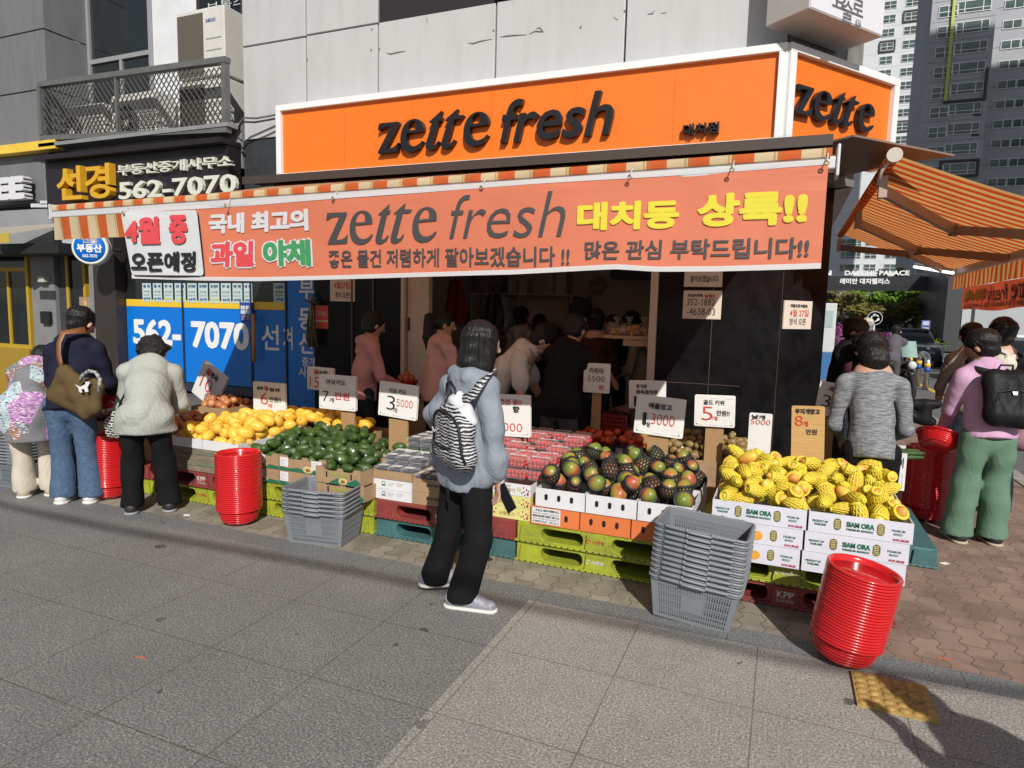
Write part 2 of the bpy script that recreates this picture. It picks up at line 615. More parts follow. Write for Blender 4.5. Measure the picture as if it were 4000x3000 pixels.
# ================================================================== ground
def PL(px, py, p0, n):
 r = ray(px, py)
 n = np.array(n, float)
 return Vector(CW + r * (np.dot(np.array(p0, float) - CW, n) / np.dot(r, n)))
def wp(root, *objs):
 bake(objs, root)
 return objs[0]
def granite_mat(name, dark, light, x0, y0, tx, ty, line, blotch):
 s = NT(name)
 X = s.xyz()
 def dist(c, o, t):
  f = s.math('FRACT', s.math('DIVIDE', s.math('ADD', c, 100 * t - o), t))
  return s.math('MULTIPLY', s.math('MINIMUM', f, s.math('SUBTRACT', 1.0, f)), t)
 dd = s.math('MINIMUM', dist(X[0], x0, tx), dist(X[1], y0, ty))
 wob = s.math('MULTIPLY', s.noise(6, 2), .004)
 j = s.math('LESS_THAN', dd, s.math('ADD', wob, .0008))
 fine = s.noise(100, 4, rough=.85)
 big = s.noise(1.7, 4, dist=.4)
 mid = s.noise(14, 4, rough=.7)
 c = s.ramp(fine, [(.34, [v * .42 for v in dark]), (.48, dark), (.56, light), (.67, [min(.7, v * 1.7) for v in light])])
 c = s.mix(s.math('MULTIPLY', s.math('SUBTRACT', big, .35), 1.6), c, s.mix(1.0, c, (blotch, blotch, blotch), 'MULTIPLY'))
 c = s.mix(s.ramp(mid, [(.42, (0, 0, 0)), (.62, (.5, .5, .5))]), c, s.mix(1.0, c, (1.22, 1.2, 1.15), 'MULTIPLY'))
 for sc_, thr, k in ((1.9, .035, .38), (3.1, .02, .45), (.9, .045, .5), (4.3, .014, .5), (2.5, .026, .55)):
  vo = s.n("TexVoronoi")
  vo.inputs["Scale"].default_value = sc_
  vec = s.n("VectorMath", operation='ADD')
  ns = s.n("TexNoise")
  ns.inputs["Scale"].default_value = 22
  sub = s.n("VectorMath", operation='SCALE')
  s.l(s.tc.outputs["Object"], ns.inputs["Vector"])
  s.l(ns.outputs["Color"], sub.inputs[0])
  sub.inputs["Scale"].default_value = .06
  s.l(s.tc.outputs["Object"], vec.inputs[0])
  s.l(sub.outputs[0], vec.inputs[1])
  s.l(vec.outputs[0], vo.inputs["Vector"])
  rn = s.xyz(vo.outputs["Color"])
  on = s.math('LESS_THAN', vo.outputs["Distance"], s.math('MULTIPLY', rn[0], thr * 1.35 * sc_))
  on = s.math('MULTIPLY', on, s.math('GREATER_THAN', rn[1], .25))
  c = s.mix(on, c, s.mix(1.0, c, (k, k, k), 'MULTIPLY'))
 c = s.mix(j, c, line)
 s.base(c)
 s.rough(.72)
 s.p.inputs["Specular IOR Level"].default_value = .3
 h = s.math('SUBTRACT', s.math('MULTIPLY', fine, .35), s.math('MULTIPLY', j, 1.0))
 s.bump(h, .35, .004)
 return s.m
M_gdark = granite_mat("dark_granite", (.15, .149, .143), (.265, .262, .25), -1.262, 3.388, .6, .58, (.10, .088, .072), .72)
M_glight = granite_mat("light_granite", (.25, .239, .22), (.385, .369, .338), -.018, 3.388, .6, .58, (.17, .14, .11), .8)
M_gstrip = granite_mat("kerb_granite", (.125, .132, .134), (.225, .232, .228), -.17, 3.0, 1.05, 9.0, (.1, .09, .07), .8)
def block_mat():
 s = NT("paving_blocks")
 X = s.xyz()
 u = s.math('ADD', X[0], s.math('MULTIPLY', s.math('SINE', s.math('MULTIPLY', X[1], 52.0)), .013))
 v = s.math('ADD', X[1], s.math('MULTIPLY', s.math('SINE', s.math('MULTIPLY', X[0], 26.0)), .013))
 cb = s.n("CombineXYZ")
 s.l(v, cb.inputs[0])
 s.l(u, cb.inputs[1])
 b = s.n("TexBrick")
 s.l(cb.outputs[0], b.inputs["Vector"])
 b.inputs["Scale"].default_value = 1.0
 b.inputs["Brick Width"].default_value = .235
 b.inputs["Row Height"].default_value = .12
 b.inputs["Mortar Size"].default_value = .0035
 b.inputs["Mortar Smooth"].default_value = .3
 b.inputs["Color1"].default_value = (0, 0, 0, 1)
 b.inputs["Color2"].default_value = (1, 1, 1, 1)
 b.inputs["Mortar"].default_value = (.5, .5, .5, 1)
 zone = s.noise(.9, 1, rough=.3)
 side = s.math('ADD', s.math('MULTIPLY', s.math('ADD', X[0], -.2), .55), s.math('MULTIPLY', zone, 1.4))
 red = s.mix(b.outputs["Color"], (.24, .165, .13), (.31, .21, .165))
 grn = s.mix(b.outputs["Color"], (.225, .205, .16), (.30, .272, .213))
 c = s.mix(s.ramp(side, [(.5, (0, 0, 0)), (.85, (1, 1, 1))]), grn, red)
 gr = s.noise(130, 4, rough=.8)
 c = s.mix(.45, c, s.mix(1.0, c, s.ramp(gr, [(.3, (.45, .45, .45)), (.7, (1.5, 1.5, 1.5))]), 'MULTIPLY'))
 st = s.noise(3.2, 4, dist=.6)
 c = s.mix(1.0, c, s.ramp(st, [(.3, (.62, .6, .58)), (.6, (1.05, 1.05, 1.05))]), 'MULTIPLY')
 c = s.mix(b.outputs["Fac"], c, (.11, .09, .07))
 s.base(c)
 s.rough(.85)
 s.bump(s.math('SUBTRACT', s.math('MULTIPLY', gr, .3), b.outputs["Fac"]), .5, .006)
 return s.m
M_block = block_mat()
M_asph = pm("asphalt", (.13, .13, .128), .9, ns=60, na=.35, bs=180, bst=.4)
M_kerb = pm("kerb_stone", (.3, .285, .26), .85, ns=40, na=.3, bs=90, bst=.3)
M_yline = pm("yellow_road_paint", (.62, .36, .07), .7, ns=30, na=.2)
M_wline = pm("white_road_paint", (.6, .6, .58), .7, ns=30, na=.2)
struct(MB().quad((-400, -400, -.09), (400, -400, -.09), (400, 600, -.09), (-400, 600, -.09)).build("road", M_asph))
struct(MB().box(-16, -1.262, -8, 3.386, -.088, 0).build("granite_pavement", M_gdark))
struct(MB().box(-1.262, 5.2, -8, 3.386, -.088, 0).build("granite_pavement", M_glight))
struct(MB().box(-16, 2.36, 3.386, 3.556, -.088, 0).build("kerb_strip", M_gstrip))
struct(MB().box(-16, 2.36, 3.556, 38, -.088, -.001).build("block_pavement", M_block))
kb = MB()
for k in range(34):
 kb.box(2.365, 2.53, 3.40 + k, 4.393 + k, -.088, .012)
struct(bevel(kb.build("kerb", M_kerb), .012))
struct(MB().box(3.52, 3.66, 12, 46, -.088, -.082).build("road_marking", M_yline))
mk = MB()
mk.box(6.6, 6.75, 14, 50, -.088, -.082)
mk.box(3.9, 6.4, 33, 33.5, -.088, -.082)
struct(mk.build("road_marking", M_wline))
def tactile():
 s = NT("tactile_yellow")
 n = s.noise(30, 4)
 d = s.noise(7, 4, dist=.5)
 c = s.mix(s.ramp(n, [(.3, (0, 0, 0)), (.7, (1, 1, 1))]), (.32, .2, .055), (.5, .33, .1))
 c = s.mix(s.ramp(d, [(.58, (0, 0, 0)), (.68, (.8, .8, .8))]), c, (.1, .07, .04))
 s.base(c)
 s.rough(.8)
 return s.m
M_tact = tactile()
tb = MB().box(.395, .70, 3.02, 3.315, .0005, .012)
for i in range(6):
 for j in range(6):
  cx, cy = .395 + .305 * (i + .5) / 6, 3.02 + .295 * (j + .5) / 6
  tb.lathe([(.021, .0115), (.018, .015), (.011, .0175), (0, .018)], 10, Matrix.Translation((cx, cy, 0)))
tag(tb.build("tactile_paver", M_tact), "yellow tactile paving tile with raised dots in the grey pavement", "paving tile")
M_paper = pm("white_paper", (.7, .7, .68), .8)
for (px, py), lab in (((3690, 2200), "scrap of white paper lying on the brown paving blocks"), ((730, 2012), "torn white scrap of paper on the paving in front of the pallets")):
 g = G(px, py, .004)
 mb = MB()
 a = rnd.uniform(0, 3)
 pts = [(.035 * math.cos(a + t), .022 * math.sin(a + t)) for t in (.4, 2.3, 3.6, 5.6)]
 mb.prism(pts, (g.x, g.y, .002), (1, 0, 0), (0, 1, .12), (0, 0, 1), .002)
 tag(mb.build("paper_scrap", M_paper), lab, "litter")
M_otape = pm("orange_plastic", (.6, .13, .05), .6)
for (px, py), lab in (((550, 2569), "small orange strip of plastic on the dark granite slabs"), ((3690, 2573), "small orange strip of plastic on the brown paving blocks")):
 g = G(px, py, .003)
 tag(MB().prism([(-.03, -.003), (.03, .001), (.03, .006), (-.03, .003)], (g.x, g.y, .001), (1, 0, 0), (0, 1, 0), (0, 0, 1), .003).build("plastic_strip", M_otape), lab, "litter")
cb = []
for px, py in ((135, 2000), (452, 2068), (904, 2145), (1356, 2226), (2045, 2366), (2542, 2457), (3085, 2579)):
 g = G(px, py)
 cb.append(g - SUNV * (6.5 / -SUNV.z))
cb = [cb[0] + (cb[0] - cb[1]) * 6] + cb + [cb[-1] + Vector((2.5, .35, 0)) , cb[-1] + Vector((9, 1.6, .3))]
tag(MB().tube(cb, .026, 8).build("overhead_cable", pm("black_rubber", (.02, .02, .02), .6)), "black overhead cable strung across the street, seen only as a shadow line", "cable")
# ================================================================== shop building
YW = 6.30
CD = Vector((.607, .795, 0)).normalized()      # direction of the cut corner
CN = Vector((.795, -.607, 0)).normalized()
def panel_mat(name, col, stain):
 s = NT(name)
 v = s.map((3, 3, .55))
 st = s.noise(2.2, 5, v, .7)
 ht = s.noise(9, 4)
 c = s.mix(s.ramp(st, [(.45, (0, 0, 0)), (.75, (.7, .7, .7))]), col, stain)
 c = s.mix(s.ramp(ht, [(.66, (0, 0, 0)), (.74, (.35, .35, .35))]), c, [x * .8 for x in col])
 vo = s.n("TexVoronoi")
 vo.inputs["Scale"].default_value = 2.6
 s.l(s.map((1, 1, 1.0)), vo.inputs["Vector"])
 c = s.mix(s.math('LESS_THAN', vo.outputs["Distance"], .018), c, (.22, .2, .18))
 s.base(c)
 s.rough(.42)
 s.bump(s.noise(1.6, 2), .12, .03)
 return s.m
M_panel = panel_mat("white_metal_panel", (.475, .478, .482), (.40, .395, .38))
M_gpanel = panel_mat("grey_metal_panel", (.16, .165, .175), (.12, .12, .125))
M_char = pm("charcoal_panel", (.03, .033, .038), .5, ns=6, na=.3)
M_black = pm("black_polished_stone", (.008, .0075, .008), .22, ns=5, na=.5, spec=.16)
M_joint = pm("dark_joint", (.015, .013, .015), .8)
M_alu = pm("grey_aluminium", (.34, .35, .36), .45, metal=.3)
M_cream = pm("cream_door_paint", (.55, .5, .44), .55, ns=5, na=.1)
M_intw = pm("interior_white_wall", (.66, .66, .63), .8, ns=4, na=.08)
M_intf = pm("shop_floor_tile", (.2, .19, .18), .6, ns=4, na=.2)
M_glassd = pm("dark_window_glass", (.012, .016, .018), .06, spec=.5, ns=.8, na=.4)
M_brownp = pm("brown_window_film", (.30, .17, .135), .4)
shop = thing("shop_building", "white panelled corner building with black stone ground floor and open shop front", "building", (-2.8, YW, 0))
ob = []
up = MB()
xs = [-6.14, -5.20, -4.235, -2.845, -1.53, -.12]
def pnl(mb, x0, x1, z0, z1, y=YW - .05):
 mb.box(x0 + .009, x1 - .009, y, y + .04, z0 + .009, z1 - .009)
zj = [4.69, 4.70, 4.71, 4.715, 4.75]
for i in range(5):
 zz = zj[i]
 pnl(up, xs[i], xs[i + 1], 2.75 if i else 3.62, zz)
 if i == 3:
  continue
 if i == 2:
  continue
 pnl(up, xs[i], xs[i + 1], zz, 7.2)
ob.append(bevel(up.build("wall_panel", M_panel), .006))
sm_ = MB()
for pts_ in ([(1510, 207), (1525, 211), (1560, 203), (1585, 200)], [(1830, 168), (1850, 170), (1880, 160), (1922, 153)], [(1955, 145), (1975, 141), (2010, 138), (2057, 136)], [(2068, 133), (2090, 122), (2122, 124), (2108, 108), (2096, 112)], [(2530, 56), (2550, 52), (2556, 40)], [(2582, 52), (2604, 50)], [(2398, 68), (2414, 78)], [(1667, 68), (1669, 90)]):
 sm_.tube([W(x_, y_, YW - .051) for x_, y_ in pts_], [.003] + [.007] * (len(pts_) - 2) + [.003], 5)
for x_, y_ in ((1200, 233), (1452, 115), (1450, 196), (1482, 192), (1928, 120), (2440, 44), (2268, 107)):
 sm_.ball(W(x_, y_, YW - .05), (.012, .003, .014), 8)
ob.append(sm_.build("scratch_mark", pm("scratch_grey", (.16, .15, .14), .8)))
back = MB().box(-6.13, -.13, YW - .008, YW + .25, 2.9, 7.3)
back.box(-6.13, -5.15, YW - .03, YW - .01, 2.6, 3.62)
ob.append(back.build("wall", M_joint))
ob.append(MB().box(-6.14, -5.40, YW - .055, YW - .032, 2.55, 3.61).build("dark_panel", M_char))
wf = MB()
wx0, wx1, wz = -2.83, -.15, 4.74
wf.box(wx0, wx0 + .07, YW - .10, YW - .012, wz, 7.2)
wf.box(wx0 + .07, wx1, YW - .10, YW - .012, wz, wz + .06)
wf.box(-1.56, -1.50, YW - .10, YW - .012, wz + .06, 7.2)
wfo = wf.build("window", M_alu)
ob.append(wfo)
pane = MB().box(wx0 + .07, wx1, YW - .05, YW - .03, wz + .12, 7.2).build("pane", M_brownp)
sash = MB().box(wx0 + .07, wx1, YW - .07, YW - .02, wz + .06, wz + .12).build("sash", pm("light_aluminium", (.5, .52, .53), .4, metal=.3))
c0 = Vector((-.11, YW - .05, 0))
colm = MB()
def slab(mb, p, d, n, L, t, z0, z1, mi=None, off=0.0, s0=0.0):
 """upright slab that starts at p+d*s0, runs L along d and is t thick behind its face (face pushed out by off along n)"""
 a = Vector(p) + d * s0 + n * off
 b = a + d * L
 c = b - n * t
 e = a - n * t
 mb.add([(a.x, a.y, z0), (b.x, b.y, z0), (c.x, c.y, z0), (e.x, e.y, z0), (a.x, a.y, z1), (b.x, b.y, z1), (c.x, c.y, z1), (e.x, e.y, z1)],
  [(3, 2, 1, 0), (4, 5, 6, 7), (0, 1, 5, 4), (1, 2, 6, 5), (2, 3, 7, 6), (3, 0, 4, 7)], mi)
slab(colm, c0, CD, CN, 1.02, .3, 2.9, 7.3, s0=.012)
M_col = pm("weathered_grey_metal", (.17, .165, .155), .45, ns=2.5, na=.35, stretch=(3, 3, .6))
ob.append(colm.build("corner_column", M_col))
cc2 = MB()
slab(cc2, c0 + CD * 1.035, Vector((0, 1, 0)), Vector((1, 0, 0)), 14, .3, 2.9, 7.3)
ob.append(cc2.build("side_wall", M_panel))
lo = MB()
lo.box(-5.16, -3.945, YW, YW + .2, 0, 2.92)
lo.box(-1.12, -.31, YW, YW + .2, 0, 2.92)
p0 = Vector((-.31, YW, 0))
slab(lo, p0, CD, CN, 1.12, .2, 0, 2.92)
slab(lo, p0 + CD * 1.12, Vector((0, 1, 0)), Vector((1, 0, 0)), 12, .2, 0, 2.92)
ob.append(lo.build("black_wall", M_black))
gl = MB()
for z in (1.02,):
 gl.box(-1.10, -.34, YW - .004, YW - .001, z, z + .006)
gl.box(-.62, -.614, YW - .004, YW - .001, .2, 2.9)
for t in (.45,):
 slab(gl, p0, CD, CN, .006, .003, .2, 2.9, off=.003, s0=t)
gl.box(-4.62, -4.60, YW - .02, YW - .001, 0, 2.9)
gl.box(-4.33, -4.31, YW - .02, YW - .001, 0, 2.9)
ob.append(gl.build("stone_joint", pm("brown_trim", (.07, .045, .035), .5)))
jb = MB()
jb.box(-3.945, -3.90, YW - .03, YW + .22, 0, 2.92)
jb.box(-1.19, -1.12, YW - .03, YW + .22, 0, 2.92)
jb.box(-3.90, -1.19, YW - .02, YW + .22, 2.62, 2.92)
ob.append(jb.build("door_frame", pm("cream_frame", (.55, .47, .4), .5)))
fd = MB().box(-3.885, -3.62, YW + .02, YW + .10, .02, 2.6).build("folded_door", M_cream)
ob.append(fd)
hd = MB().tube([(-3.865, YW + .012, 1.42), (-3.865, YW + .012, 1.56)], .012, 6).build("handle", pm("dark_metal", (.03, .03, .03), .4))
rm = MB()
X0, X1, Y0, Y1, ZC = -5.1, -.35, YW + .2, 10.6, 2.95
rm.quad((X0, Y1, 0), (X1, Y1, 0), (X1, Y1, ZC), (X0, Y1, ZC))
rm.quad((X0, Y0, 0), (X0, Y1, 0), (X0, Y1, ZC), (X0, Y0, ZC))
rm.quad((X1, Y1, 0), (X1, Y0, 0), (X1, Y0, ZC), (X1, Y1, ZC))
rm.quad((X0, Y0, ZC), (X1, Y0, ZC), (X1, Y1, ZC), (X0, Y1, ZC))
ob.append(rm.build("interior_wall", M_intw))
ob.append(MB().box(X0, X1, Y0, Y1, -.0005, .004).build("interior_floor", M_intf))
rf = MB().box(-6.13, .6, YW + .26, 16, 7.3, 7.4)
rf.box(-6.13, -5.2, YW + .3, 16, 0, 7.3)
rf.box(X0 - .1, X1 + .5, Y1 + .02, Y1 + .2, 0, 7.3)
rf.box(-5.2, -.4, YW + .26, Y1 + .2, ZC + .02, ZC + .3)
ob.append(rf.build("rear_structure", M_gpanel))
wp(shop, *ob)
for ch, par in ((pane, wfo), (sash, wfo), (hd, fd)):
 ch.parent = par
 ch.matrix_parent_inverse = Matrix.Identity(4)
SH = thing("wall_shelf", "pale wall shelving unit stacked with cartons at the back of the shop", "shelf", (-4.0, 10.2, 0))
so = []
mb = MB()
for xx in (-5.0, -4.12, -3.2, -2.98):
 mb.box(xx, xx + .03, 10.15, 10.55, 0, 1.95)
so.append(mb.build("upright", M_intw))
for zq in (.55, 1.0, 1.45, 1.93):
 so.append(MB().box(-4.97, -3.0, 10.16, 10.54, zq, zq + .03).build("shelf_board", M_intw))
wp(SH, *so)
M_cardi = pm("shop_carton", (.3, .24, .18), .8, ns=8, na=.2)
for k, (x, z, wd, h, m) in enumerate(((-4.7, 1.96, .5, .3, M_cardi), (-4.15, 1.96, .35, .22, M_intw), (-3.5, 1.96, .4, .34, M_intw), (-4.6, 1.03, .6, .25, M_cardi), (-3.7, 1.03, .5, .3, M_intw), (-3.6, .58, .6, .3, M_cardi), (-4.6, .58, .5, .3, M_intw))):
 mb = MB().box(x - wd / 2, x + wd / 2, 10.2, 10.5, z, z + h, 0)
 mb.box(x - .03, x + .03, 10.197, 10.2, z, z + h, 1)
 tag(bevel(mb.build("storage_box", [m, M_alu]), .006), ["brown carton, topmost left on the shop's wall shelf", "small pale box on top of the wall shelf", "tall pale box at the right of the shelf top", "wide brown carton on the middle shelf", "pale box on the middle shelf by the upright", "brown carton on the low shelf", "pale box low at the left of the shelf"][k], "box", "boxes on the shop's wall shelf")
ck = W(2337, 1117, 10.56)
CK = thing("wall_clock", "round white wall clock on the back wall of the shop", "clock", ck)
so = []
Mx = Matrix.Translation(ck) @ Matrix.Rotation(R_(90), 4, 'X')
so.append(MB().lathe([(.15, -.03), (.155, .0), (.15, .025), (.135, .03), (.134, .02), (0, .02)], 32, Mx).build("case", pm("clock_case", (.45, .42, .4), .4)))
mk = MB()
for k in range(12):
 a = k * math.pi / 6
 mk.cbox((ck.x + .11 * math.sin(a), ck.y - .022, ck.z + .11 * math.cos(a)), (.012, .003, .012))
so.append(mk.build("hour_marks", pm("clock_black", (.02, .02, .02), .5)))
for a, L in ((R_(-78), .06), (R_(-62), .09)):
 so.append(MB().tube([(ck.x, ck.y - .027, ck.z), (ck.x + L * math.sin(a), ck.y - .027, ck.z + L * math.cos(a))], .005, 6).build("hand", MATS["clock_black"]))
wp(CK, *so)
tag(MB().box(-2.5, -1.3, 9.9, 10.4, 2.2, 2.45).build("wall_air_conditioner", pm("dark_grey_plastic", (.06, .06, .065), .5)), "dark air conditioner high on the shop's back wall", "air conditioner")
M_bagb = pm("black_bag_plastic", (.012, .012, .014), .35, bs=14, bst=.5)
for k, (px, py, y, w_, h_, m_, lab) in enumerate(((1775, 1180, 8.2, .34, .62, pm("dark_red_apron", (.22, .02, .025), .8, bs=9, bst=.4), "dark red apron hanging high on the left inside the shop"), (1925, 1215, 9.6, .36, .55, M_bagb, "bundle of black plastic bags hanging on the back wall"), (1965, 1225, 9.7, .2, .5, pm("pale_bag_plastic", (.4, .42, .45), .4, bs=14, bst=.5), "bundle of pale plastic bags hanging beside the black ones"))):
 c_ = W(px, py, y)
 m = MB()
 vs, fs = [], []
 for i in range(9):
  for j in range(7):
   u_, v_ = i / 8 - .5, j / 6
   vs.append((c_.x + u_ * w_ * (.45 + .55 * min(1, v_ * 1.6)), y + .05 * math.sin(i * 1.7 + v_ * 2) * (.3 + v_), c_.z + h_ * (.5 - v_)))
 n0 = len(vs)
 vs += [(p[0], p[1] + .05, p[2]) for p in vs]
 q_ = [(i * 7 + j, i * 7 + j + 1, (i + 1) * 7 + j + 1, (i + 1) * 7 + j) for i in range(8) for j in range(6)]
 m.add(vs, q_ + [tuple(x + n0 for x in f[::-1]) for f in q_], 0, True)
 m.tube([(c_.x, y + .02, c_.z + h_ * .5), (c_.x, y + .02, c_.z + h_ * .5 + .1), (c_.x, y + .4, c_.z + h_ * .5 + .12)], .008, 6, 0)
 tag(m.build("hanging_apron" if not k else "hanging_bags", m_), lab, "apron" if not k else "bags")
# ================================================================== notices on the black wall
M_foam = pm("white_foam_board", (.72, .715, .69), .75, bs=25, bst=.08)
M_ink = pm("black_marker", (.02, .02, .025), .6)
M_red = pm("red_marker", (.55, .05, .03), .6)
M_pnote = pm("cream_notice_board", (.66, .58, .5), .75)
def notice(name, label, Y, c1, c2, lines, mats, th=.012):
 a, b = W(c1[0], c1[1], Y), W(c2[0], c2[1], Y)
 r = thing(name, label, "notice", ((a.x + b.x) / 2, Y, min(a.z, b.z)))
 bd = bevel(MB().box(a.x, b.x, Y - th, Y - .001, b.z, a.z).build("board", mats[0]), .003)
 lt = MB()
 for body, bl, tr, mi, bold in lines:
  ptxt(lt, body, Y, bl, tr, mi, dy=-th - .002, bold=bold)
 wp(r, bd, lt.build("lettering", mats[1:]))
 return r
A = zt(1000, 750)
B = zt(2000, 750)
C = zt(3000, 750)
notice("paper_notice", "pale notice with a red date taped on the black wall left of the entrance", YW, A(644, 700), A(858, 948),
 [("4월27일", A(680, 835), A(815, 775), 1, .02), ("정식 오픈!", A(690, 915), A(818, 865), 0, .02)], [M_pnote, M_ink, M_red])
notice("paper_notice", "upper pale notice right of the entrance, half behind the banner", YW, B(1495, 640), B(1815, 822),
 [("팔아보겠습니다", B(1540, 780), B(1785, 722), 0, .02)], [M_pnote, M_ink, M_red])
notice("paper_notice", "pale notice with a handwritten account number right of the entrance", YW, B(1485, 850), B(1803, 1102),
 [("지산야채", B(1520, 908), B(1648, 880), 0, .03), ("농협!!", B(1665, 915), B(1755, 882), 1, .03), ("352-1882", B(1512, 978), B(1757, 925), 0, .0), ("-4638-03", B(1512, 1062), B(1757, 1005), 0, .0)], [M_pnote, M_ink, M_red])
pc = p0 + CN * .001
a, b = PL(*C(135, 935), pc, CN), PL(*C(358, 1185), pc, CN)
r = thing("paper_notice", "pale notice with red date on the cut corner of the black wall", "notice", (a.x, a.y, b.z))
mb = MB()
d = (b - a)
d.z = 0
L = d.length
slab(mb, Vector((a.x, a.y, 0)), CD, CN, L, .012, b.z, a.z, off=.013)
lt = MB()
o = Vector((a.x, a.y, b.z)) + CN * .0155
Hh = a.z - b.z
for body, bx, mi, bd in (("개점오픈이벤트", (.2, .76, .82, .88), 0, .03), ("4월 27일", (.2, .44, .88, .7), 1, .01), ("정식 오픈", (.2, .14, .8, .38), 0, .01)):
 txt(lt, body, o, CD, (0, 0, 1), (bx[0] * L, bx[1] * Hh, bx[2] * L, bx[3] * Hh), mi, bold=bd)
wp(r, mb.build("board", M_pnote), lt.build("lettering", [M_ink, M_red]))
r = thing("straw_bundle", "dried straw bundle hung at the black wall's edge beside the blue office door", "bundle", tuple(W(*A(478, 1350), 6.2)))
m = MB()
a_, b_ = W(*A(478, 960), 6.2), W(*A(478, 1345), 6.2)
for k in range(40):
 x = rnd.uniform(-.05, .05)
 m.tube([(a_.x + x * .3, 6.2 + rnd.uniform(-.03, .03), a_.z), (a_.x + x, 6.2 + rnd.uniform(-.04, .04), (a_.z + b_.z) / 2), (a_.x + x * 1.1, 6.2 + rnd.uniform(-.04, .04), b_.z + rnd.uniform(0, .06))], .006, 4, k % 3 == 0)
for k in range(16):
 a2 = rnd.uniform(-1.6, 1.6)
 m.tube([a_, a_ + Vector((math.sin(a2) * .10, rnd.uniform(-.04, .02), math.cos(a2) * .09))], .005, 4, k % 2)
m.tube([(a_.x, 6.2, a_.z + .05), (a_.x + .01, 6.29, a_.z + .16)], .004, 4)
wp(r, m.build("stalks", [pm("straw_green", (.05, .08, .04), .7), pm("straw_pale", (.3, .28, .18), .7)]))
M_flyer = pm("red_flyer", (.6, .1, .06), .6)
notice("red_flyer", "red flyer stuck to the left edge of the black wall", YW, A(515, 980), A(625, 1183),
 [("이제 과일", A(538, 1050), A(590, 1032), 0, .02), ("어디서 사세요?", A(525, 1068), A(618, 1052), 0, .02), ("━━━━", A(517, 1120), A(625, 1110), 0, .0)], [M_flyer, M_pnote], th=.004)
# ================================================================== neighbouring office building
Z0 = zt(0, 0)
Z0b = zt(0, 750)
XR = -9.58                       # return face of its front column
off = thing("office_building", "grey panelled building with a recessed air-conditioner balcony and dark windows", "building", (-8, 6.4, 0))
ob = []
gp = MB()
xs2 = [-14.0, -12.6, -11.2, XR - .02]
zs2 = [3.02, 4.0, 4.62, 5.33, 6.1, 7.2]
zs3 = [3.02, 3.70, 4.55, 5.33, 6.1, 7.2]
for i in range(3):
 for j in range(len(zs3) - 1):
  if i == 2:
   gp.box(xs2[i] + .008, -9.76, 6.16, 6.2, zs3[j] + .008, zs3[j + 1] - .008)
  else:
   gp.box(xs2[i] + .008, xs2[i + 1] - .008, 6.16, 6.2, zs3[j] + .008, zs3[j + 1] - .008)
for j in range(1, len(zs3) - 1):
 gp.box(-9.75, XR - .02, 6.16, 6.2, zs3[j] + .008, zs3[j + 1] - .008)
 gp.box(XR - .02, XR + .015, 6.165, 6.775, zs3[j] + .008, zs3[j + 1] - .008)
gp.box(-9.75, XR - .02, 6.16, 6.2, 3.02, 3.69)
ob.append(bevel(gp.build("wall_panel", M_gpanel), .006))
bk = MB().box(-14, XR - .025, 6.201, 6.6, 3.0, 7.2)
bk.box(-9.8, -6.15, 6.83, 7.4, 2.6, 7.2)
bk.box(XR - .02, -6.15, 6.3, 6.85, 3.60, 3.72)
ob.append(bk.build("wall", pm("dark_grey_wall", (.08, .08, .085), .7)))
M_lwall = pm("pale_rendered_wall", (.62, .64, .66), .7, ns=4, na=.06)
a, b = W(605, 300, 6.8), W(775, 300, 6.8)
ob.append(MB().box(a.x, b.x + .02, 6.79, 6.828, 3.72, 7.2).build("pale_wall", M_lwall))
def window(x0, x1, z0, z1, y, bars, parent_list, mat=M_alu, fw=.06):
 m = MB()
 m.box(x0, x0 + fw, y - .06, y, z0, z1)
 m.box(x1 - fw, x1, y - .06, y, z0, z1)
 m.box(x0 + fw, x1 - fw, y - .06, y, z0, z0 + fw)
 m.box(x0 + fw, x1 - fw, y - .06, y, z1 - fw, z1)
 for k, (ax, v, lo_, hi_) in enumerate(bars):
  if ax == 'h':
   m.box(x0 + fw, x1 - fw, y - .055 - .002 * k, y - .004, v - fw * .5, v + fw * .5)
  else:
   m.box(v - fw * .4, v + fw * .4, y - .05 - .002 * k, y - .005, lo_, hi_)
 o = m.build("window", mat)
 parent_list.append(o)
 p = MB().box(x0 + fw * .6, x1 - fw * .6, y - .025, y - .015, z0 + fw * .6, z1 - fw * .6).build("pane", M_glassd)
 p.parent = o
 return o
a, b = W(352, 300, 6.8), W(604, 300, 6.8)
ztr = W(480, 225, 6.8).z
xm = W(478, 270, 6.8).x
window(a.x, b.x, 3.76, 7.1, 6.825, [('h', ztr, 0, 0), ('v', xm, 3.82, ztr - .03)], ob)
a, b = W(776, 60, 6.8), W(938, 60, 6.8)
w2 = window(a.x, b.x + .1, 4.95, 7.1, 6.825, [], ob, pm("black_frame", (.03, .03, .035), .5))
lt = MB()
ptxt(lt, "보톡스", 6.78, Z0(1790, 105), Z0(2120, -40), 0, bold=.0)
ptxt(lt, "비만 한의원", 6.78, Z0(1820, 230), Z0(2110, 170), 0)
l_ = lt.build("lettering", pm("window_lettering", (.5, .55, .54), .6))
l_.parent = w2
ob.append(bevel(MB().box(-14, W(213, 570, 6.02).x, 6.02, 6.16, W(100, 592, 6.02).z, W(100, 556, 6.02).z).build("yellow_trim", pm("yellow_trim_paint", (.75, .50, .06), .5, ns=5, na=.1)), .006))
M_soff = pm("grey_soffit_paint", (.23, .235, .24), .6, ns=3, na=.12)
sf = MB().box(XR - .01, -6.17, 6.24, 6.299, 3.30, 3.83)
sf.box(XR + .005, -6.165, 6.02, 6.24, 3.735, 3.78)
ob.append(sf.build("soffit", M_soff))
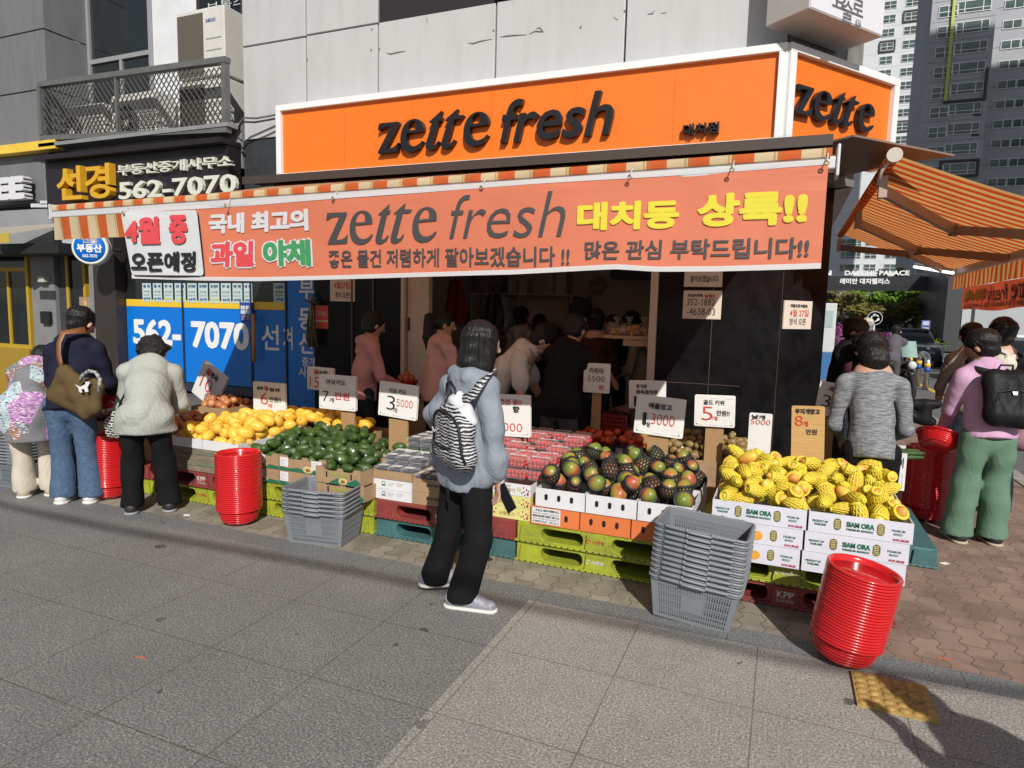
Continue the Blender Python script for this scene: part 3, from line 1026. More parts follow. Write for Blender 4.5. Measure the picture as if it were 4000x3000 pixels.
ob.append(MB().box(-8.85, -8.42, 6.2, 6.5, 0, 3.3).build("pillar", pm("brown_pillar", (.035, .028, .025), .35)))
M_blue = pm("blue_window_film", (.0, .155, .60), .35, ns=1.5, na=.04)
M_yst = pm("yellow_stripe", (.72, .48, .03), .45)
M_sill = pm("grey_sill", (.11, .11, .115), .7, ns=6, na=.2)
YO = 6.36
fr = MB()
seams = [W(468, 1350, YO).x, W(723, 1350, YO).x, W(988, 1350, YO).x]
pan = []
for i, (x0, x1) in enumerate(((-8.42, seams[1]), (seams[1], seams[2]), (seams[2], -5.62), (-5.62, -5.162))):
 zb = .62 if i < 2 else .10
 blue = MB().box(x0 + .012, x1 - .012, YO - .012, YO, zb, 1.60 if i < 3 else 2.9).build("blue_panel", M_blue)
 pan.append(blue)
 if i < 3:
  pan.append(MB().box(x0 + .012, x1 - .012, YO - .012, YO, 1.605, 1.70).build("yellow_stripe", M_yst))
  pan.append(MB().box(x0 + .012, x1 - .012, YO - .008, YO, 1.705, 3.3).build("pane", M_glassd))
 fr.box(x1 - .010, x1 + .010, YO - .03, YO + .03, zb, 3.3)
ob += pan
fr.box(-8.42, seams[2], YO - .03, YO + .05, .5, .61)
ob.append(fr.build("mullion", pm("dark_mullion", (.02, .03, .06), .4)))
ob.append(MB().box(-8.42, seams[2] + .1, YO - .20, YO + .05, 0, .46).build("sill", M_sill))
ob.append(MB().tube([(seams[2] + .10, YO - .09, 1.55), (seams[2] + .10, YO - .09, .95)], .022, 10).build("door_handle", pm("wood_handle", (.45, .24, .09), .5, ns=20, na=.2)))
ob.append(MB().box(-8.42, -5.17, YO + .4, YO + .45, 0, 3.3).build("rear_wall", pm("office_dark_interior", (.06, .075, .07), .8)))
lt = MB()
ptxt(lt, "562-", YO - .013, Z0b(1155, 1312), Z0b(1562, 1108), 0, bold=.035)
ptxt(lt, "7070", YO - .013, Z0b(1658, 1345), Z0b(2152, 1130), 0, bold=.035)
ptxt(lt, "선", YO - .013, A(50, 1362), A(200, 1150), 0, bold=.015)
ptxt(lt, "겨", YO - .013, A(238, 1362), A(316, 1165), 0, bold=.015)
for ch, bl, tr in (("부", A(375, 925), A(505, 760)), ("동", A(372, 1190), A(508, 1005)), ("산", A(375, 1395), A(508, 1215)), ("중개", A(400, 1505), A(512, 1430)), ("사무", A(372, 1595), A(512, 1520))):
 ptxt(lt, ch, YO - .013, bl, tr, 0, bold=.02)
ob.append(lt.build("lettering", pm("white_vinyl", (.72, .73, .73), .5)))
wp(off, *ob)
M_lst = pm("pale_listing_paper", (.45, .56, .56), .7)
cols = [pm("blue_print", (.04, .10, .25), .6), pm("grey_print", (.16, .2, .22), .6), pm("yellow_print", (.6, .55, .1), .6)]
heads = ["월 세", "월 세", "전 세", "전 세", "경기매매", "경기매매", "경기급매", "우 성", "매 매", "매 매"]
prices = ["8억", "5억", "28억", "14.5억", "65억", "52억", "39억", "42억", "45억원", "43억원"]
xl = [1226, 1318, 1411, 1506, 1615, 1711, 1807, 1906, 2006, 2104, 2190]
for i in range(10):
 a, b = W(*Z0b(xl[i] + 4, 788), YO - .012), W(*Z0b(xl[i + 1] - 8, 948 + i * 2), YO - .012)
 r = thing("listing_paper", "paper %s from the left in the row of listing sheets above the yellow stripe" % ["first", "second", "third", "fourth", "fifth", "sixth", "seventh", "eighth", "ninth", "tenth"][i], "poster", (a.x, YO - .013, b.z), 0, "listing papers in the office window")
 sh = MB().box(a.x, b.x, YO - .016, YO - .0125, b.z, a.z).build("sheet", M_lst)
 lt = MB()
 wv, hv = b.x - a.x, a.z - b.z
 o = (a.x, YO - .0185, b.z)
 txt(lt, heads[i], o, (1, 0, 0), (0, 0, 1), (.12 * wv, .76 * hv, .88 * wv, .92 * hv), 0, bold=.03)
 txt(lt, "대치동", o, (1, 0, 0), (0, 0, 1), (.15 * wv, .5 * hv, .85 * wv, .6 * hv), 1, bold=.01)
 txt(lt, "122/137", o, (1, 0, 0), (0, 0, 1), (.15 * wv, .33 * hv, .85 * wv, .41 * hv), 1)
 txt(lt, prices[i], o, (1, 0, 0), (0, 0, 1), (.12 * wv, .1 * hv, .88 * wv, .24 * hv), 2 if i in (2, 3, 6) else 0, bold=.03)
 wp(r, sh, lt.build("lettering", cols))
a, b = W(*A(152, 788), YO - .012), W(*A(250, 958), YO - .012)
r = thing("listing_paper", "single listing sheet on the glass door right of the row", "poster", (a.x, YO - .013, b.z), 0, "listing papers in the office window")
lt = MB()
o = (a.x, YO - .0185, b.z)
wv, hv = b.x - a.x, a.z - b.z
for t_, y0_, y1_, mi in (("초급매", .72, .9, 0), ("래대팰", .5, .62, 1), ("122/137", .34, .44, 1), ("41억원", .1, .25, 0)):
 txt(lt, t_, o, (1, 0, 0), (0, 0, 1), (.14 * wv, y0_ * hv, .86 * wv, y1_ * hv), mi, bold=.03)
wp(r, MB().box(a.x, b.x, YO - .016, YO - .0125, b.z, a.z).build("sheet", M_lst), lt.build("lettering", cols))
a, b = W(*Z0b(2072, 952), YO - .05), W(*Z0b(2180, 1118), YO - .05)
r = thing("security_plate", "small blue plate with four pictures on the blue office front", "plate", (a.x, YO - .04, b.z))
lt = MB()
wv, hv = b.x - a.x, a.z - b.z
o = (a.x, YO - .058, b.z)
for i in range(4):
 x0, z0 = (.1 + .42 * (i % 2)) * wv, (.38 + .24 * (i // 2)) * hv
 lt.box(a.x + x0, a.x + x0 + .36 * wv, YO - .0585, YO - .0562, b.z + z0, b.z + z0 + .2 * hv, 0)
txt(lt, "선경부동산", o, (1, 0, 0), (0, 0, 1), (.15 * wv, .2 * hv, .85 * wv, .3 * hv), 1, bold=.02)
txt(lt, "562-7070", o, (1, 0, 0), (0, 0, 1), (.15 * wv, .08 * hv, .85 * wv, .16 * hv), 0)
wp(r, MB().box(a.x, b.x, YO - .056, YO - .0125, b.z, a.z).build("plate", pm("navy_plate", (.02, .06, .3), .4)), lt.build("lettering", [pm("pale_print", (.5, .55, .6), .5), M_yst]))
zl0, zl1, zr0, zr1 = 3.86, 4.56, 3.70, 4.49
def rz_(x, top):
 t = (x - XR) / (-6.17 - XR)
 return (zl1 + (zr1 - zl1) * t) if top else (zl0 + (zr0 - zl0) * t)
M_rail = pm("grey_painted_steel", (.115, .117, .113), .5, ns=8, na=.15)
M_mesh = pm("dark_steel_mesh", (.035, .033, .029), .6)
YB = 6.06
r = thing("balcony_guard", "grey steel balcony guard filled with dark diamond mesh", "railing", (-7.9, YB, 3.7))
ob = []
fm = MB()
def bar(x0, z0, x1, z1, hw, y0, y1):
 d = Vector((x1 - x0, 0, z1 - z0)).normalized()
 n = Vector((-d.z, 0, d.x)) * hw
 P_ = [Vector((x0, y0, z0)) - n, Vector((x1, y0, z1)) - n, Vector((x1, y0, z1)) + n, Vector((x0, y0, z0)) + n]
 Q_ = [p + Vector((0, y1 - y0, 0)) for p in P_]
 fm.add(P_ + Q_, [(0, 1, 2, 3), (7, 6, 5, 4), (0, 4, 5, 1), (1, 5, 6, 2), (2, 6, 7, 3), (3, 7, 4, 0)])
xa, xb, xm = XR + .02, -6.19, -8.05
bar(xa, rz_(xa, 1), xb, rz_(xb, 1), .033, YB - .03, YB + .06)
bar(xa, rz_(xa, 0), xb, rz_(xb, 0), .032, YB - .03, YB + .05)
for x in (xa + .03, xb - .03):
 bar(x, rz_(x, 0) + .04, x, rz_(x, 1) - .045, .03, YB - .035, YB + .04)
bar(xm, rz_(xm, 0) + .04, xm, rz_(xm, 1) - .045, .016, YB - .02, YB + .02)
ob.append(fm.build("frame", M_rail))
for xs_, xe_ in ((xa + .06, xm - .016), (xm + .016, xb - .06)):
 mm = MB()
 st = .082
 n_ = int((xe_ - xs_ + 1.0) / st) + 1
 for sgn in (1, -1):
  for k in range(-12, n_ + 12):
   xk = xs_ + k * st
   pts = []
   for x in (xs_, xe_):
    pts.append(x)
   seg = []
   for t in np.linspace(xk - .45, xk + .45, 31):
    z = 4.12 + sgn * 1.25 * (t - xk)
    if xs_ <= t <= xe_ and rz_(t, 0) + .04 <= z <= rz_(t, 1) - .045:
     seg.append((t, z))
   if len(seg) > 1:
    mm.tube([(seg[0][0], YB + .006 * sgn, seg[0][1]), (seg[-1][0], YB + .006 * sgn, seg[-1][1])], .0085, 4, smooth=False)
 ob.append(mm.build("mesh_panel", M_mesh))
wp(r, *ob)
M_acw = pm("ivory_ac_casing", (.58, .57, .53), .45, ns=4, na=.06)
M_acg = pm("ac_coil_brown", (.075, .065, .05), .7)
def ac_unit(x0, x1, z0, z1, y0, y1, lab, style, yaw=0):
 r = thing("ac_outdoor_unit", lab, "air conditioner", ((x0 + x1) / 2, y0, z0), 0, "outdoor units on the balcony")
 ob = [bevel(MB().box(x0, x1, y0, y1, z0, z1).build("casing", M_acw), .012)]
 wv, hv = x1 - x0, z1 - z0
 if style == 'coil':
  m = MB().box(x0 + .01, x0 + wv * .56, y0 - .004, y0 + .02, z0 + .02, z1 - .05)
  ob.append(m.build("coil", M_acg))
  g_ = MB()
  for k in range(1, 24):
   x = x0 + .01 + (wv * .56 - .01) * k / 24
   g_.box(x - .002, x + .002, y0 - .008, y0 - .004, z0 + .02, z1 - .05)
  ob.append(g_.build("coil_grille", pm("coil_grey", (.16, .145, .12), .6)))
  p = MB()
  for k in range(3):
   z = z0 + hv * (.2 + .17 * k)
   p.box(x0 + wv * .62, x1 - .05, y0 - .006, y0 + .01, z, z + .012)
  ob.append(p.build("panel_ridge", pm("ac_shade", (.38, .375, .35), .5)))
  lt = MB()
  txt(lt, "SAMSUNG", (x0 + wv * .62, y0 - .004, z1 - hv * .22), (1, 0, 0), (0, 0, 1), (0, 0, wv * .2, hv * .055), 0, bold=.02)
  ob.append(lt.build("lettering", pm("blue_logo", (.02, .05, .3), .5)))
 else:
  c = Vector((x0 + wv * .34, y0 - .003, z0 + hv * .42))
  fnm = MB()
  Mx = Matrix.Translation(c) @ Matrix.Rotation(R_(90), 4, 'X')
  R0 = min(.23, hv * .36)
  fnm.lathe([(R0, 0), (R0, .002), (0, .002)], 28, Mx, 1)
  for q in range(1, 8):
   rr = R0 * q / 7.2
   fnm.tube([(c.x + rr * math.cos(a_), c.y - .008, c.z + rr * math.sin(a_)) for a_ in [i * math.pi / 14 for i in range(28)]], .0035, 4, 0, closed=True)
  for q in range(10):
   a_ = q * math.pi / 5
   fnm.tube([(c.x + .04 * math.cos(a_), c.y - .008, c.z + .04 * math.sin(a_)), (c.x + R0 * math.cos(a_), c.y - .008, c.z + R0 * math.sin(a_))], .003, 4, 0)
  fnm.lathe([(.05, 0), (.05, .014), (0, .016)], 16, Mx, 2)
  ob.append(fnm.build("fan_guard", [pm("fan_wire", (.3, .29, .26), .5), pm("fan_dark", (.02, .02, .02), .7), M_acw]))
  g_ = MB()
  for k in range(16):
   z = z0 + .06 + (hv - .12) * k / 16
   g_.box(x0 + wv * .66, x1 - .03, y0 - .006, y0 + .005, z, z + .01)
  ob.append(g_.build("louvre", pm("ac_louvre", (.36, .355, .33), .5)))
 wp(r, *ob)
 return r
def acx(px, y=6.45):
 return W(px, 380, y).x
ac_unit(acx(722), acx(905), 4.47, 5.28, 6.36, 6.68, "upper outdoor unit with a blue printed name, standing above the guard rail", 'coil')
ac_unit(acx(722), acx(905), 3.76, 4.44, 6.36, 6.68, "lower outdoor unit with a brown coil behind the right mesh panel", 'coil')
ac_unit(acx(228), acx(415), 3.76, 4.36, 6.4, 6.7, "leftmost outdoor unit with a round fan behind the mesh", 'fan')
ac_unit(acx(447), acx(622), 3.76, 4.42, 6.4, 6.7, "middle outdoor unit with a round fan behind the centre post", 'fan')
for k, (dz, lab) in enumerate(((0, "upper grey cable looped from the balcony to the white wall"), (-.05, "lower dark cable looped from the balcony to the white wall"))):
 pts = [W(932, 520, 6.1), W(940, 475, 6.05), W(955, 460, 6.05), W(1000, 462, 6.1), W(1078, 448, 6.15)]
 pts = [W(950, 535, 6.1)] + pts if k else pts
 tag(MB().tube([p + Vector((0, -.02 * k, dz)) for p in pts], .012, 6).build("wall_cable", pm("grey_cable", (.12, .12, .12), .6) if not k else MATS["black_rubber"]), lab, "cable")
YS = 6.02
r = thing("fascia_sign", "black office fascia sign with yellow and white raised lettering", "sign", (-7.8, YS, 2.85))
bd = MB().box(-9.45, -6.17, YS, YS + .2, 2.82, 3.52)
bd.box(-9.52, -6.16, YS - .12, YS + .2, 3.525, 3.585)
M_sgb = pm("black_plum_sheet", (.016, .010, .014), .4)
M_lyel = pm("gold_yellow_letters", (.62, .34, .02), .4)
M_liv = pm("ivory_letters", (.62, .62, .54), .4)
l1, l2 = MB(), MB()
ptxt(l1, "선경", YS, (251, 790), (452, 641), 0, bold=.022, extr=.09, dy=-.003)
ptxt(l2, "부동산중개사무소", YS, Z0(1045, 1525), Z0(2030, 1345), 0, bold=.015, extr=.05, dy=-.003)
ptxt(l2, "562-7070", YS, (479, 783), (934, 680), 0, bold=.022, extr=.05, dy=-.003)
wp(r, bd.build("board", M_sgb), l1.build("yellow_lettering", M_lyel), l2.build("white_lettering", M_liv))
c = W(*Z0b(775, 480), 5.75)
r = thing("round_sign", "round blue double-sided office sign on the pillar under the awning's left end", "sign", c)
nn = Vector((.55, -.83, 0)).normalized()
rt_ = Vector((nn.y * -1, nn.x, 0))
rt_ = Vector((.83, .55, 0)).normalized()
Mx = Matrix((( rt_.x, 0, nn.x, c.x), (rt_.y, 0, nn.y, c.y), (0, 1, 0, c.z), (0, 0, 0, 1)))
R0 = .215
rim = MB().lathe([(R0 - .012, -.14), (R0, -.13), (R0, -.1), (R0 - .008, -.095), (R0 - .008, -.085), (R0, -.08), (R0, -.01), (R0 - .012, 0), (R0 - .03, .004), (R0 - .03, 0), (0, 0)], 48, Mx)
face = MB().lathe([(R0 - .03, .001), (R0 - .031, .005), (0, .005)], 48, Mx)
lt = MB()
o = c + nn * .008
txt(lt, "선경", o, rt_, (0, 0, 1), (-.085, .055, .085, .145), 0, bold=.02)
txt(lt, "부동산", o, rt_, (0, 0, 1), (-.145, -.06, .145, .045), 1, bold=.03)
txt(lt, "562-7070", o, rt_, (0, 0, 1), (-.085, -.125, .085, -.085), 1, bold=.02)
bk = MB().tube([c - nn * .07, Vector((c.x - .05, 6.22, c.z))], .02, 8)
wp(r, rim.build("rim", pm("ivory_rim", (.62, .62, .56), .5)), face.build("face", pm("blue_sign_face", (.0, .13, .52), .35)), lt.build("lettering", [M_lyel, MATS["white_vinyl"]]), bk.build("bracket", pm("steel_bracket", (.2, .2, .2), .5, metal=.6)))
cafe = thing("cafe_shop", "dark grey cafe front with yellow door frames at the far left", "shop front", (-10.5, 6.5, 0))
ob = []
M_cg = pm("cafe_grey_render", (.19, .19, .195), .7, ns=5, na=.1)
M_cg2 = pm("cafe_dark_render", (.035, .036, .045), .7, ns=5, na=.2)
M_cy = pm("cafe_yellow_frame", (.42, .27, .02), .5)
ob.append(MB().box(-14, -9.46, 6.08, 6.2, 2.45, 2.925).build("fascia", pm("cafe_fascia", (.26, .265, .275), .55, ns=3, na=.08)))
bx = lambda p0_, p1_, y: (W(p0_, 1150, y).x, W(p1_, 1150, y).x)
YC = 6.45
for p0_, p1_, m, nm, yy in ((125, 215, M_cg, "wall", YC), (215, 275, M_cg2, "wall", YC + .06), (350, 424, M_cg, "wall", YC - .02)):
 x0, x1 = bx(p0_, p1_, yy)
 ob.append(MB().box(x0, x1, yy, yy + .4, 0, 2.45).build(nm, m))
x0, x1 = bx(275, 350, YC + .1)
window(x0, x1, .1, 2.4, YC + .1, [], ob, M_cy, .05)
x0, x1 = bx(-60, 128, YC + .1)
window(x0, x1, .9, 2.4, YC + .1, [('v', bx(45, 45, YC + .1)[0], .95, 2.1), ('h', 2.12, 0, 0)], ob, M_cy, .06)
ob.append(MB().box(x0, x1, YC, YC + .3, 0, .9).build("counter_front", pm("mustard_panel", (.30, .19, .02), .5)))
ob.append(MB().box(-14, -8.9, YC + .9, YC + 1, 0, 2.5).build("rear_wall", MATS["office_dark_interior"]))
wp(cafe, *ob)
r = thing("cafe_sign", "raised white block letters on the grey fascia at the far left", "sign", (-10.4, 6.05, 2.55))
lt = MB()
ptxt(lt, "FEE", 6.08, Z0b(-75, 92), Z0(275, 1530), 0, bold=.07, extr=.11, dy=-.002)
for i in range(2):
 for j in range(5 + 4 * i):
  q = W(*Z0b(450 - (j + 1) * 20, 108 + i * 25), 6.06)
  lt.box(q.x, q.x + .055, 6.055, 6.078, q.z, q.z + .05)
wp(r, lt.build("lettering", pm("white_block_letters", (.62, .62, .66), .5)))
r = thing("cafe_awning", "folded black cafe awning with pale front bar under the grey fascia", "awning", (-10.5, 5.9, 2.3))
x1 = W(238, 860, 6.0).x
m = MB().box(-14, x1, 5.95, 6.4, 2.30, 2.44)
m2 = MB().add([W(-40, 892, 5.6), W(240, 872, 5.95), W(242, 882, 5.95), W(-40, 925, 5.6), W(-40, 892, 5.75), W(240, 872, 6.05), W(242, 882, 6.05), W(-40, 925, 5.75)], [(0, 1, 2, 3), (7, 6, 5, 4), (0, 4, 5, 1), (3, 2, 6, 7), (1, 5, 6, 2), (0, 3, 7, 4)])
wp(r, m.build("cassette", pm("black_fabric", (.012, .012, .013), .7)), m2.build("front_bar", pm("beige_bar", (.33, .30, .25), .6)))
a, b = W(-30, 912, 5.55), W(37, 948, 5.55)
tag(MB().box(a.x, b.x, 5.55, 5.56, b.z, a.z).build("yellow_cloth", pm("yellow_cloth_fabric", (.6, .45, .08), .8, transl=.3)), "small yellow cloth flap hanging under the cafe awning", "cloth")
a, b = W(150, 1080, YC - .08), W(176, 1103, YC - .08)
tag(bevel(MB().box(a.x, b.x, YC - .10, YC - .002, b.z, a.z).build("wall_light", pm("ivory_plastic", (.45, .43, .38), .5)), .01), "small ivory wall lamp, unlit, on the grey cafe wall", "wall lamp")
a, b = W(150, 1215, YC - .08), W(187, 1266, YC - .08)
tag(bevel(MB().box(a.x, b.x, YC - .07, YC - .002, b.z, a.z).build("intercom", pm("black_plastic", (.012, .012, .013), .4)), .02), "black intercom box on the grey cafe wall", "intercom")
a, b = W(148, 921, YC - .08), W(165, 950, YC - .08)
tag(bevel(MB().box(a.x, b.x, YC - .07, YC - .002, b.z, a.z).build("fire_alarm", pm("alarm_red", (.3, .02, .02), .4)), .01), "small red alarm box high on the grey cafe wall", "alarm")
a, b = W(*Z0b(665, 905), YC), W(*Z0b(785, 1075), YC)
r = thing("window_poster", "poster of a fair haired woman in pink in the yellow framed window", "poster", (a.x, YC, b.z))
pb = MB().box(a.x, b.x, YC + .03, YC + .034, b.z, a.z)
pf = MB()
wv, hv = b.x - a.x, a.z - b.z
def blob(cx, cy, rx, ry, mi, k=0):
 pf.prism([(a.x + wv * (cx + rx * math.cos(t)), b.z + hv * (cy + ry * math.sin(t))) for t in [i * math.pi / 8 for i in range(16)]], (0, YC + .029 - k * .001, 0), (1, 0, 0), (0, 0, 1), (0, -1, 0), .001, mi)
blob(.5, .2, .42, .3, 0, 1)
blob(.45, .72, .2, .2, 1, 2)
blob(.5, .66, .11, .14, 2, 3)
blob(.72, .25, .14, .2, 3, 3)
wp(r, pb.build("sheet", pm("poster_ground", (.3, .22, .14), .5)), pf.build("print", [pm("poster_pink", (.5, .25, .33), .5), pm("poster_hair", (.4, .25, .1), .5), pm("poster_skin", (.55, .36, .27), .5), pm("poster_tan", (.35, .2, .08), .5)]))
# ================================================================== main shop sign
YG = 6.0
M_org = pm("orange_sign_face", (.76, .17, .013), .45, ns=1.2, na=.05, bs=3.5, bst=.25)
M_frw = pm("white_sign_frame", (.74, .76, .77), .4)
M_ltk = pm("black_sign_letters", (.011, .011, .014), .35)
r = thing("shop_sign", "long orange shop sign with white frame and black raised italic lettering", "sign", (-2.8, YG, 3.09))
x0, x1, z0, z1 = -5.43, -.115, 3.09, 3.89
fr = MB()
t = .065
fr.box(x0, x1, YG, YG + .25, z1 - t, z1)
fr.box(x0, x1, YG, YG + .25, z0, z0 + t * .8)
fr.box(x0, x0 + t, YG + .001, YG + .25, z0 + t * .8, z1 - t)
fr.box(x1 - t, x1, YG + .001, YG + .25, z0 + t * .8, z1 - t)
bd = MB().box(x0 + t, x1 - t, YG + .045, YG + .24, z0 + t * .8, z1 - t)
sm = MB()
for q in (.17, .33, .5, .66, .83):
 sm.box(x0 + (x1 - x0) * q, x0 + (x1 - x0) * q + .004, YG + .0435, YG + .046, z0 + t, z1 - t)
lt = MB()
a, b = W(*A(1040, 1318 + 0), YG), W(*A(2000, 910), YG)
zz0 = zt(1000, 0)
zz2 = zt(2000, 0)
a, b = W(*zz0(1040, 1330), YG - .04), W(*zz0(2002, 905), YG - .04)
put(lt, ZETTE[0], ZETTE[1], (a.x, YG + .042, a.z), (1, 0, 0), (0, 0, 1), (0, 0, b.x - a.x, b.z - a.z), 0, extr=.06)
a, b = W(*zz0(2100, 1232), YG - .04), W(*zz2(876, 755), YG - .04)
txt(lt, "fresh", (a.x, YG + .042, a.z), (1, 0, 0), (0, 0, 1), (0, 0, b.x - a.x, b.z - a.z), 0, bold=.008, extr=.06, shear=.22, spacing=.98)
a, b = W(*zz2(1470, 1162), YG - .04), W(*zz2(1786, 1040), YG - .04)
txt(lt, "대치점", (a.x, YG + .042, a.z), (1, 0, 0), (0, 0, 1), (0, 0, b.x - a.x, b.z - a.z), 0, bold=.02, extr=.06)
wp(r, bevel(fr.build("frame", M_frw), .004), bd.build("board", M_org), sm.build("seam", pm("orange_seam", (.55, .12, .01), .6)), lt.build("lettering", M_ltk))
q0 = Vector((-.085, YG + .005, 0))
LT = 1.56
r = thing("shop_sign", "short orange sign on the building's cut corner, above the side awning", "sign", q0 + CD * .8 + Vector((0, 0, 3.09)))
fr = MB()
slab(fr, q0, CD, CN, LT, .25, z1 - t, z1)
slab(fr, q0, CD, CN, LT, .25, z0, z0 + t)
slab(fr, q0, CD, CN, t * 1.2, .25, z0 + t, z1 - t, off=-.001)
slab(fr, q0, CD, CN, t * 1.2, .25, z0 + t, z1 - t, off=-.001, s0=LT - t * 1.2)
bd = MB()
slab(bd, q0, CD, CN, LT - 2.4 * t, .19, z0 + t, z1 - t, off=-.045, s0=t * 1.2)
z3 = zt(3000, 0)
pq = q0 + CN * .04
a, b = PL(*z3(262, 1010), pq, CN), PL(*z3(940, 1120), pq, CN)
ta, tb_ = PL(*z3(300, 728), pq, CN), PL(*z3(940, 865), pq, CN)
lt = MB()
o = Vector((a.x, a.y, (a.z + b.z) / 2)) - CN * .078
put(lt, ZETTE[0], ZETTE[1], o, CD, (0, 0, 1), (0, 0, (Vector((b.x, b.y)) - Vector((a.x, a.y))).length, (ta.z + tb_.z - a.z - b.z) / 2 * 1.12), 0, extr=.05)
wp(r, bevel(fr.build("frame", M_frw), .004), bd.build("board", M_org), lt.build("lettering", M_ltk))
pn = c0 + CN * .42
a, b = PL(*z3(357, 100), pn, CN), PL(*z3(993, 312), pn, CN)
a.z = b.z = (a.z + b.z) / 2 + .01
L = (Vector((b.x, b.y)) - Vector((a.x, a.y))).length
r = thing("light_box_sign", "white light box sign with thin grey lettering above the corner sign", "sign", a)
m = MB()
slab(m, Vector((a.x, a.y, 0)), CD, CN, L, .40, a.z, a.z + .9, off=-.004)
f = MB()
slab(f, Vector((a.x, a.y, 0)), CD, CN, L - .02, .003, a.z + .012, a.z + .89, off=0, s0=.01)
lt = MB()
pn2 = pn + CN * .002
def on_box(x, y):
 p = PL(*z3(x, y), pn2, CN)
 return (Vector((p.x, p.y)) - Vector((a.x, a.y))).length, p.z - a.z
o = Vector((a.x, a.y, a.z)) + CN * .002
u0, v0 = on_box(575, 60)
u1, v1 = on_box(665, -10)
txt(lt, "요", o, CD, (0, 0, 1), (u0 - .03, v0 - .0, u1 + .03, v0 + .12), 0, bold=.02)
u0, v0 = on_box(655, 190)
u1, v1 = on_box(720, 60)
txt(lt, "술", o, CD, (0, 0, 1), (u0 - .03, v0, u1 + .03, v0 + .17), 0, bold=.02)
u0, v0 = on_box(745, 128)
u1, v1 = on_box(812, 25)
txt(lt, "로", o, CD, (0, 0, 1), (u0 - .03, v0, u1 + .03, v0 + .13), 0, bold=.02)
u0, v0 = on_box(755, 215)
u1, v1 = on_box(808, 172)
txt(lt, "626", o, CD, (0, 0, 1), (u0, v0, u1, v0 + .05), 0, bold=.02)
wp(r, bevel(m.build("casing", pm("pale_grey_casing", (.5, .5, .48), .5, ns=3, na=.1)), .006), f.build("face", pm("white_acrylic", (.68, .67, .72), .35)), lt.build("lettering", pm("grey_lettering", (.12, .12, .13), .5)))
# ================================================================== awnings
def stripe_mat(name, axis, per, org, crm, transl):
 s = NT(name)
 X = s.xyz()
 f = s.math('FRACT', s.math('DIVIDE', s.math('ADD', X[axis], 50.0), per))
 k = s.math('LESS_THAN', f, .5)
 edge = s.math('LESS_THAN', s.math('ABSOLUTE', s.math('SUBTRACT', s.math('ABSOLUTE', s.math('SUBTRACT', f, .5)), .44)), .025)
 c = s.mix(k, crm, org)
 c = s.mix(s.math('MULTIPLY', edge, .6), c, (.45, .28, .06))
 n = s.noise(3, 4)
 c = s.mix(1.0, c, s.ramp(n, [(.3, (.82, .82, .82)), (.6, (1, 1, 1))]), 'MULTIPLY')
 s.base(c)
 s.rough(.8)
 tr = s.n("BsdfTranslucent")
 s.l(c, tr.inputs[0])
 mx = s.n("MixShader")
 mx.inputs[0].default_value = transl
 s.l(s.p.outputs[0], mx.inputs[1])
 s.l(tr.outputs[0], mx.inputs[2])
 s.l(mx.outputs[0], s.out.inputs[0])
 return s.m
M_str = stripe_mat("striped_awning_fabric", 0, .208, (.75, .15, .035), (.80, .66, .42), .42)
M_str2 = stripe_mat("striped_side_awning_fabric", 1, .17, (.68, .075, .014), (.80, .46, .17), .5)
M_arm = pm("brown_aluminium", (.40, .30, .25), .5, metal=.1)
M_walu = pm("white_aluminium", (.62, .63, .64), .4, metal=.2)
YF, YR = 3.5, 5.95
XL, XRt = -5.36, .155
zf = lambda x: 2.365 + .048 * (x - XL) / (XRt - XL)
aw = thing("shop_awning", "orange and cream striped retractable awning over the fruit stand", "awning", (-2.6, YR, 2.9))
ob = []
m = MB()
NX, NY = 12, 10
vs = []
for i in range(NX + 1):
 for j in range(NY + 1):
  x = XL + (XRt - XL) * i / NX
  v = j / NY
  y = YF - .03 + (YR - YF + .03) * v
  z = (zf(x) + .035) * (1 - v) + 3.0 * v - .02 * math.sin(math.pi * v)
  vs.append((x, y, z))
fs = [(i * (NY + 1) + j, (i + 1) * (NY + 1) + j, (i + 1) * (NY + 1) + j + 1, i * (NY + 1) + j + 1) for i in range(NX) for j in range(NY)]
m.add(vs, fs, 0, True)
vs = []
for i in range(NX + 1):
 x = XL + (XRt - XL) * i / NX
 for q in ((YF - .03, .035), (YF - .055, .028), (YF - .062, .01), (YF - .06, -.012)):
  vs.append((x, q[0], zf(x) + q[1]))
m.add(vs, [(i * 4 + j, i * 4 + j + 1, (i + 1) * 4 + j + 1, (i + 1) * 4 + j) for i in range(NX) for j in range(3)], 0, True)
ob.append(m.build("canopy", M_str))
fb = MB()
fb.add([(XL - .02, YF - .05, zf(XL) - .065), (XRt + .02, YF - .05, zf(XRt) - .065), (XRt + .02, YF + .05, zf(XRt) - .065), (XL - .02, YF + .05, zf(XL) - .065),
  (XL - .02, YF - .05, zf(XL) - .01), (XRt + .02, YF - .05, zf(XRt) - .01), (XRt + .02, YF + .05, zf(XRt) + .02), (XL - .02, YF + .05, zf(XL) + .02)],
 [(3, 2, 1, 0), (4, 5, 6, 7), (0, 1, 5, 4), (1, 2, 6, 5), (2, 3, 7, 6), (3, 0, 4, 7)])
fb.box(XRt + .02, XRt + .035, YF - .06, YF + .06, zf(XRt) - .1, zf(XRt) + .045)
fb.box(XL - .035, XL - .02, YF - .06, YF + .06, zf(XL) - .08, zf(XL) + .04)
ob.append(bevel(fb.build("front_bar", M_walu), .006))
vl = MB()
vs = []
K = 40
for i in range(K + 1):
 x = XL + .005 + (.80) * i / K
 for j in range(5):
  vs.append((x + .004 * j * (i / K - 1) * 2, YF - .045 + .018 * j / 4 + .006 * math.sin(i * .55) * j / 4, zf(x) - .066 - .042 * j))
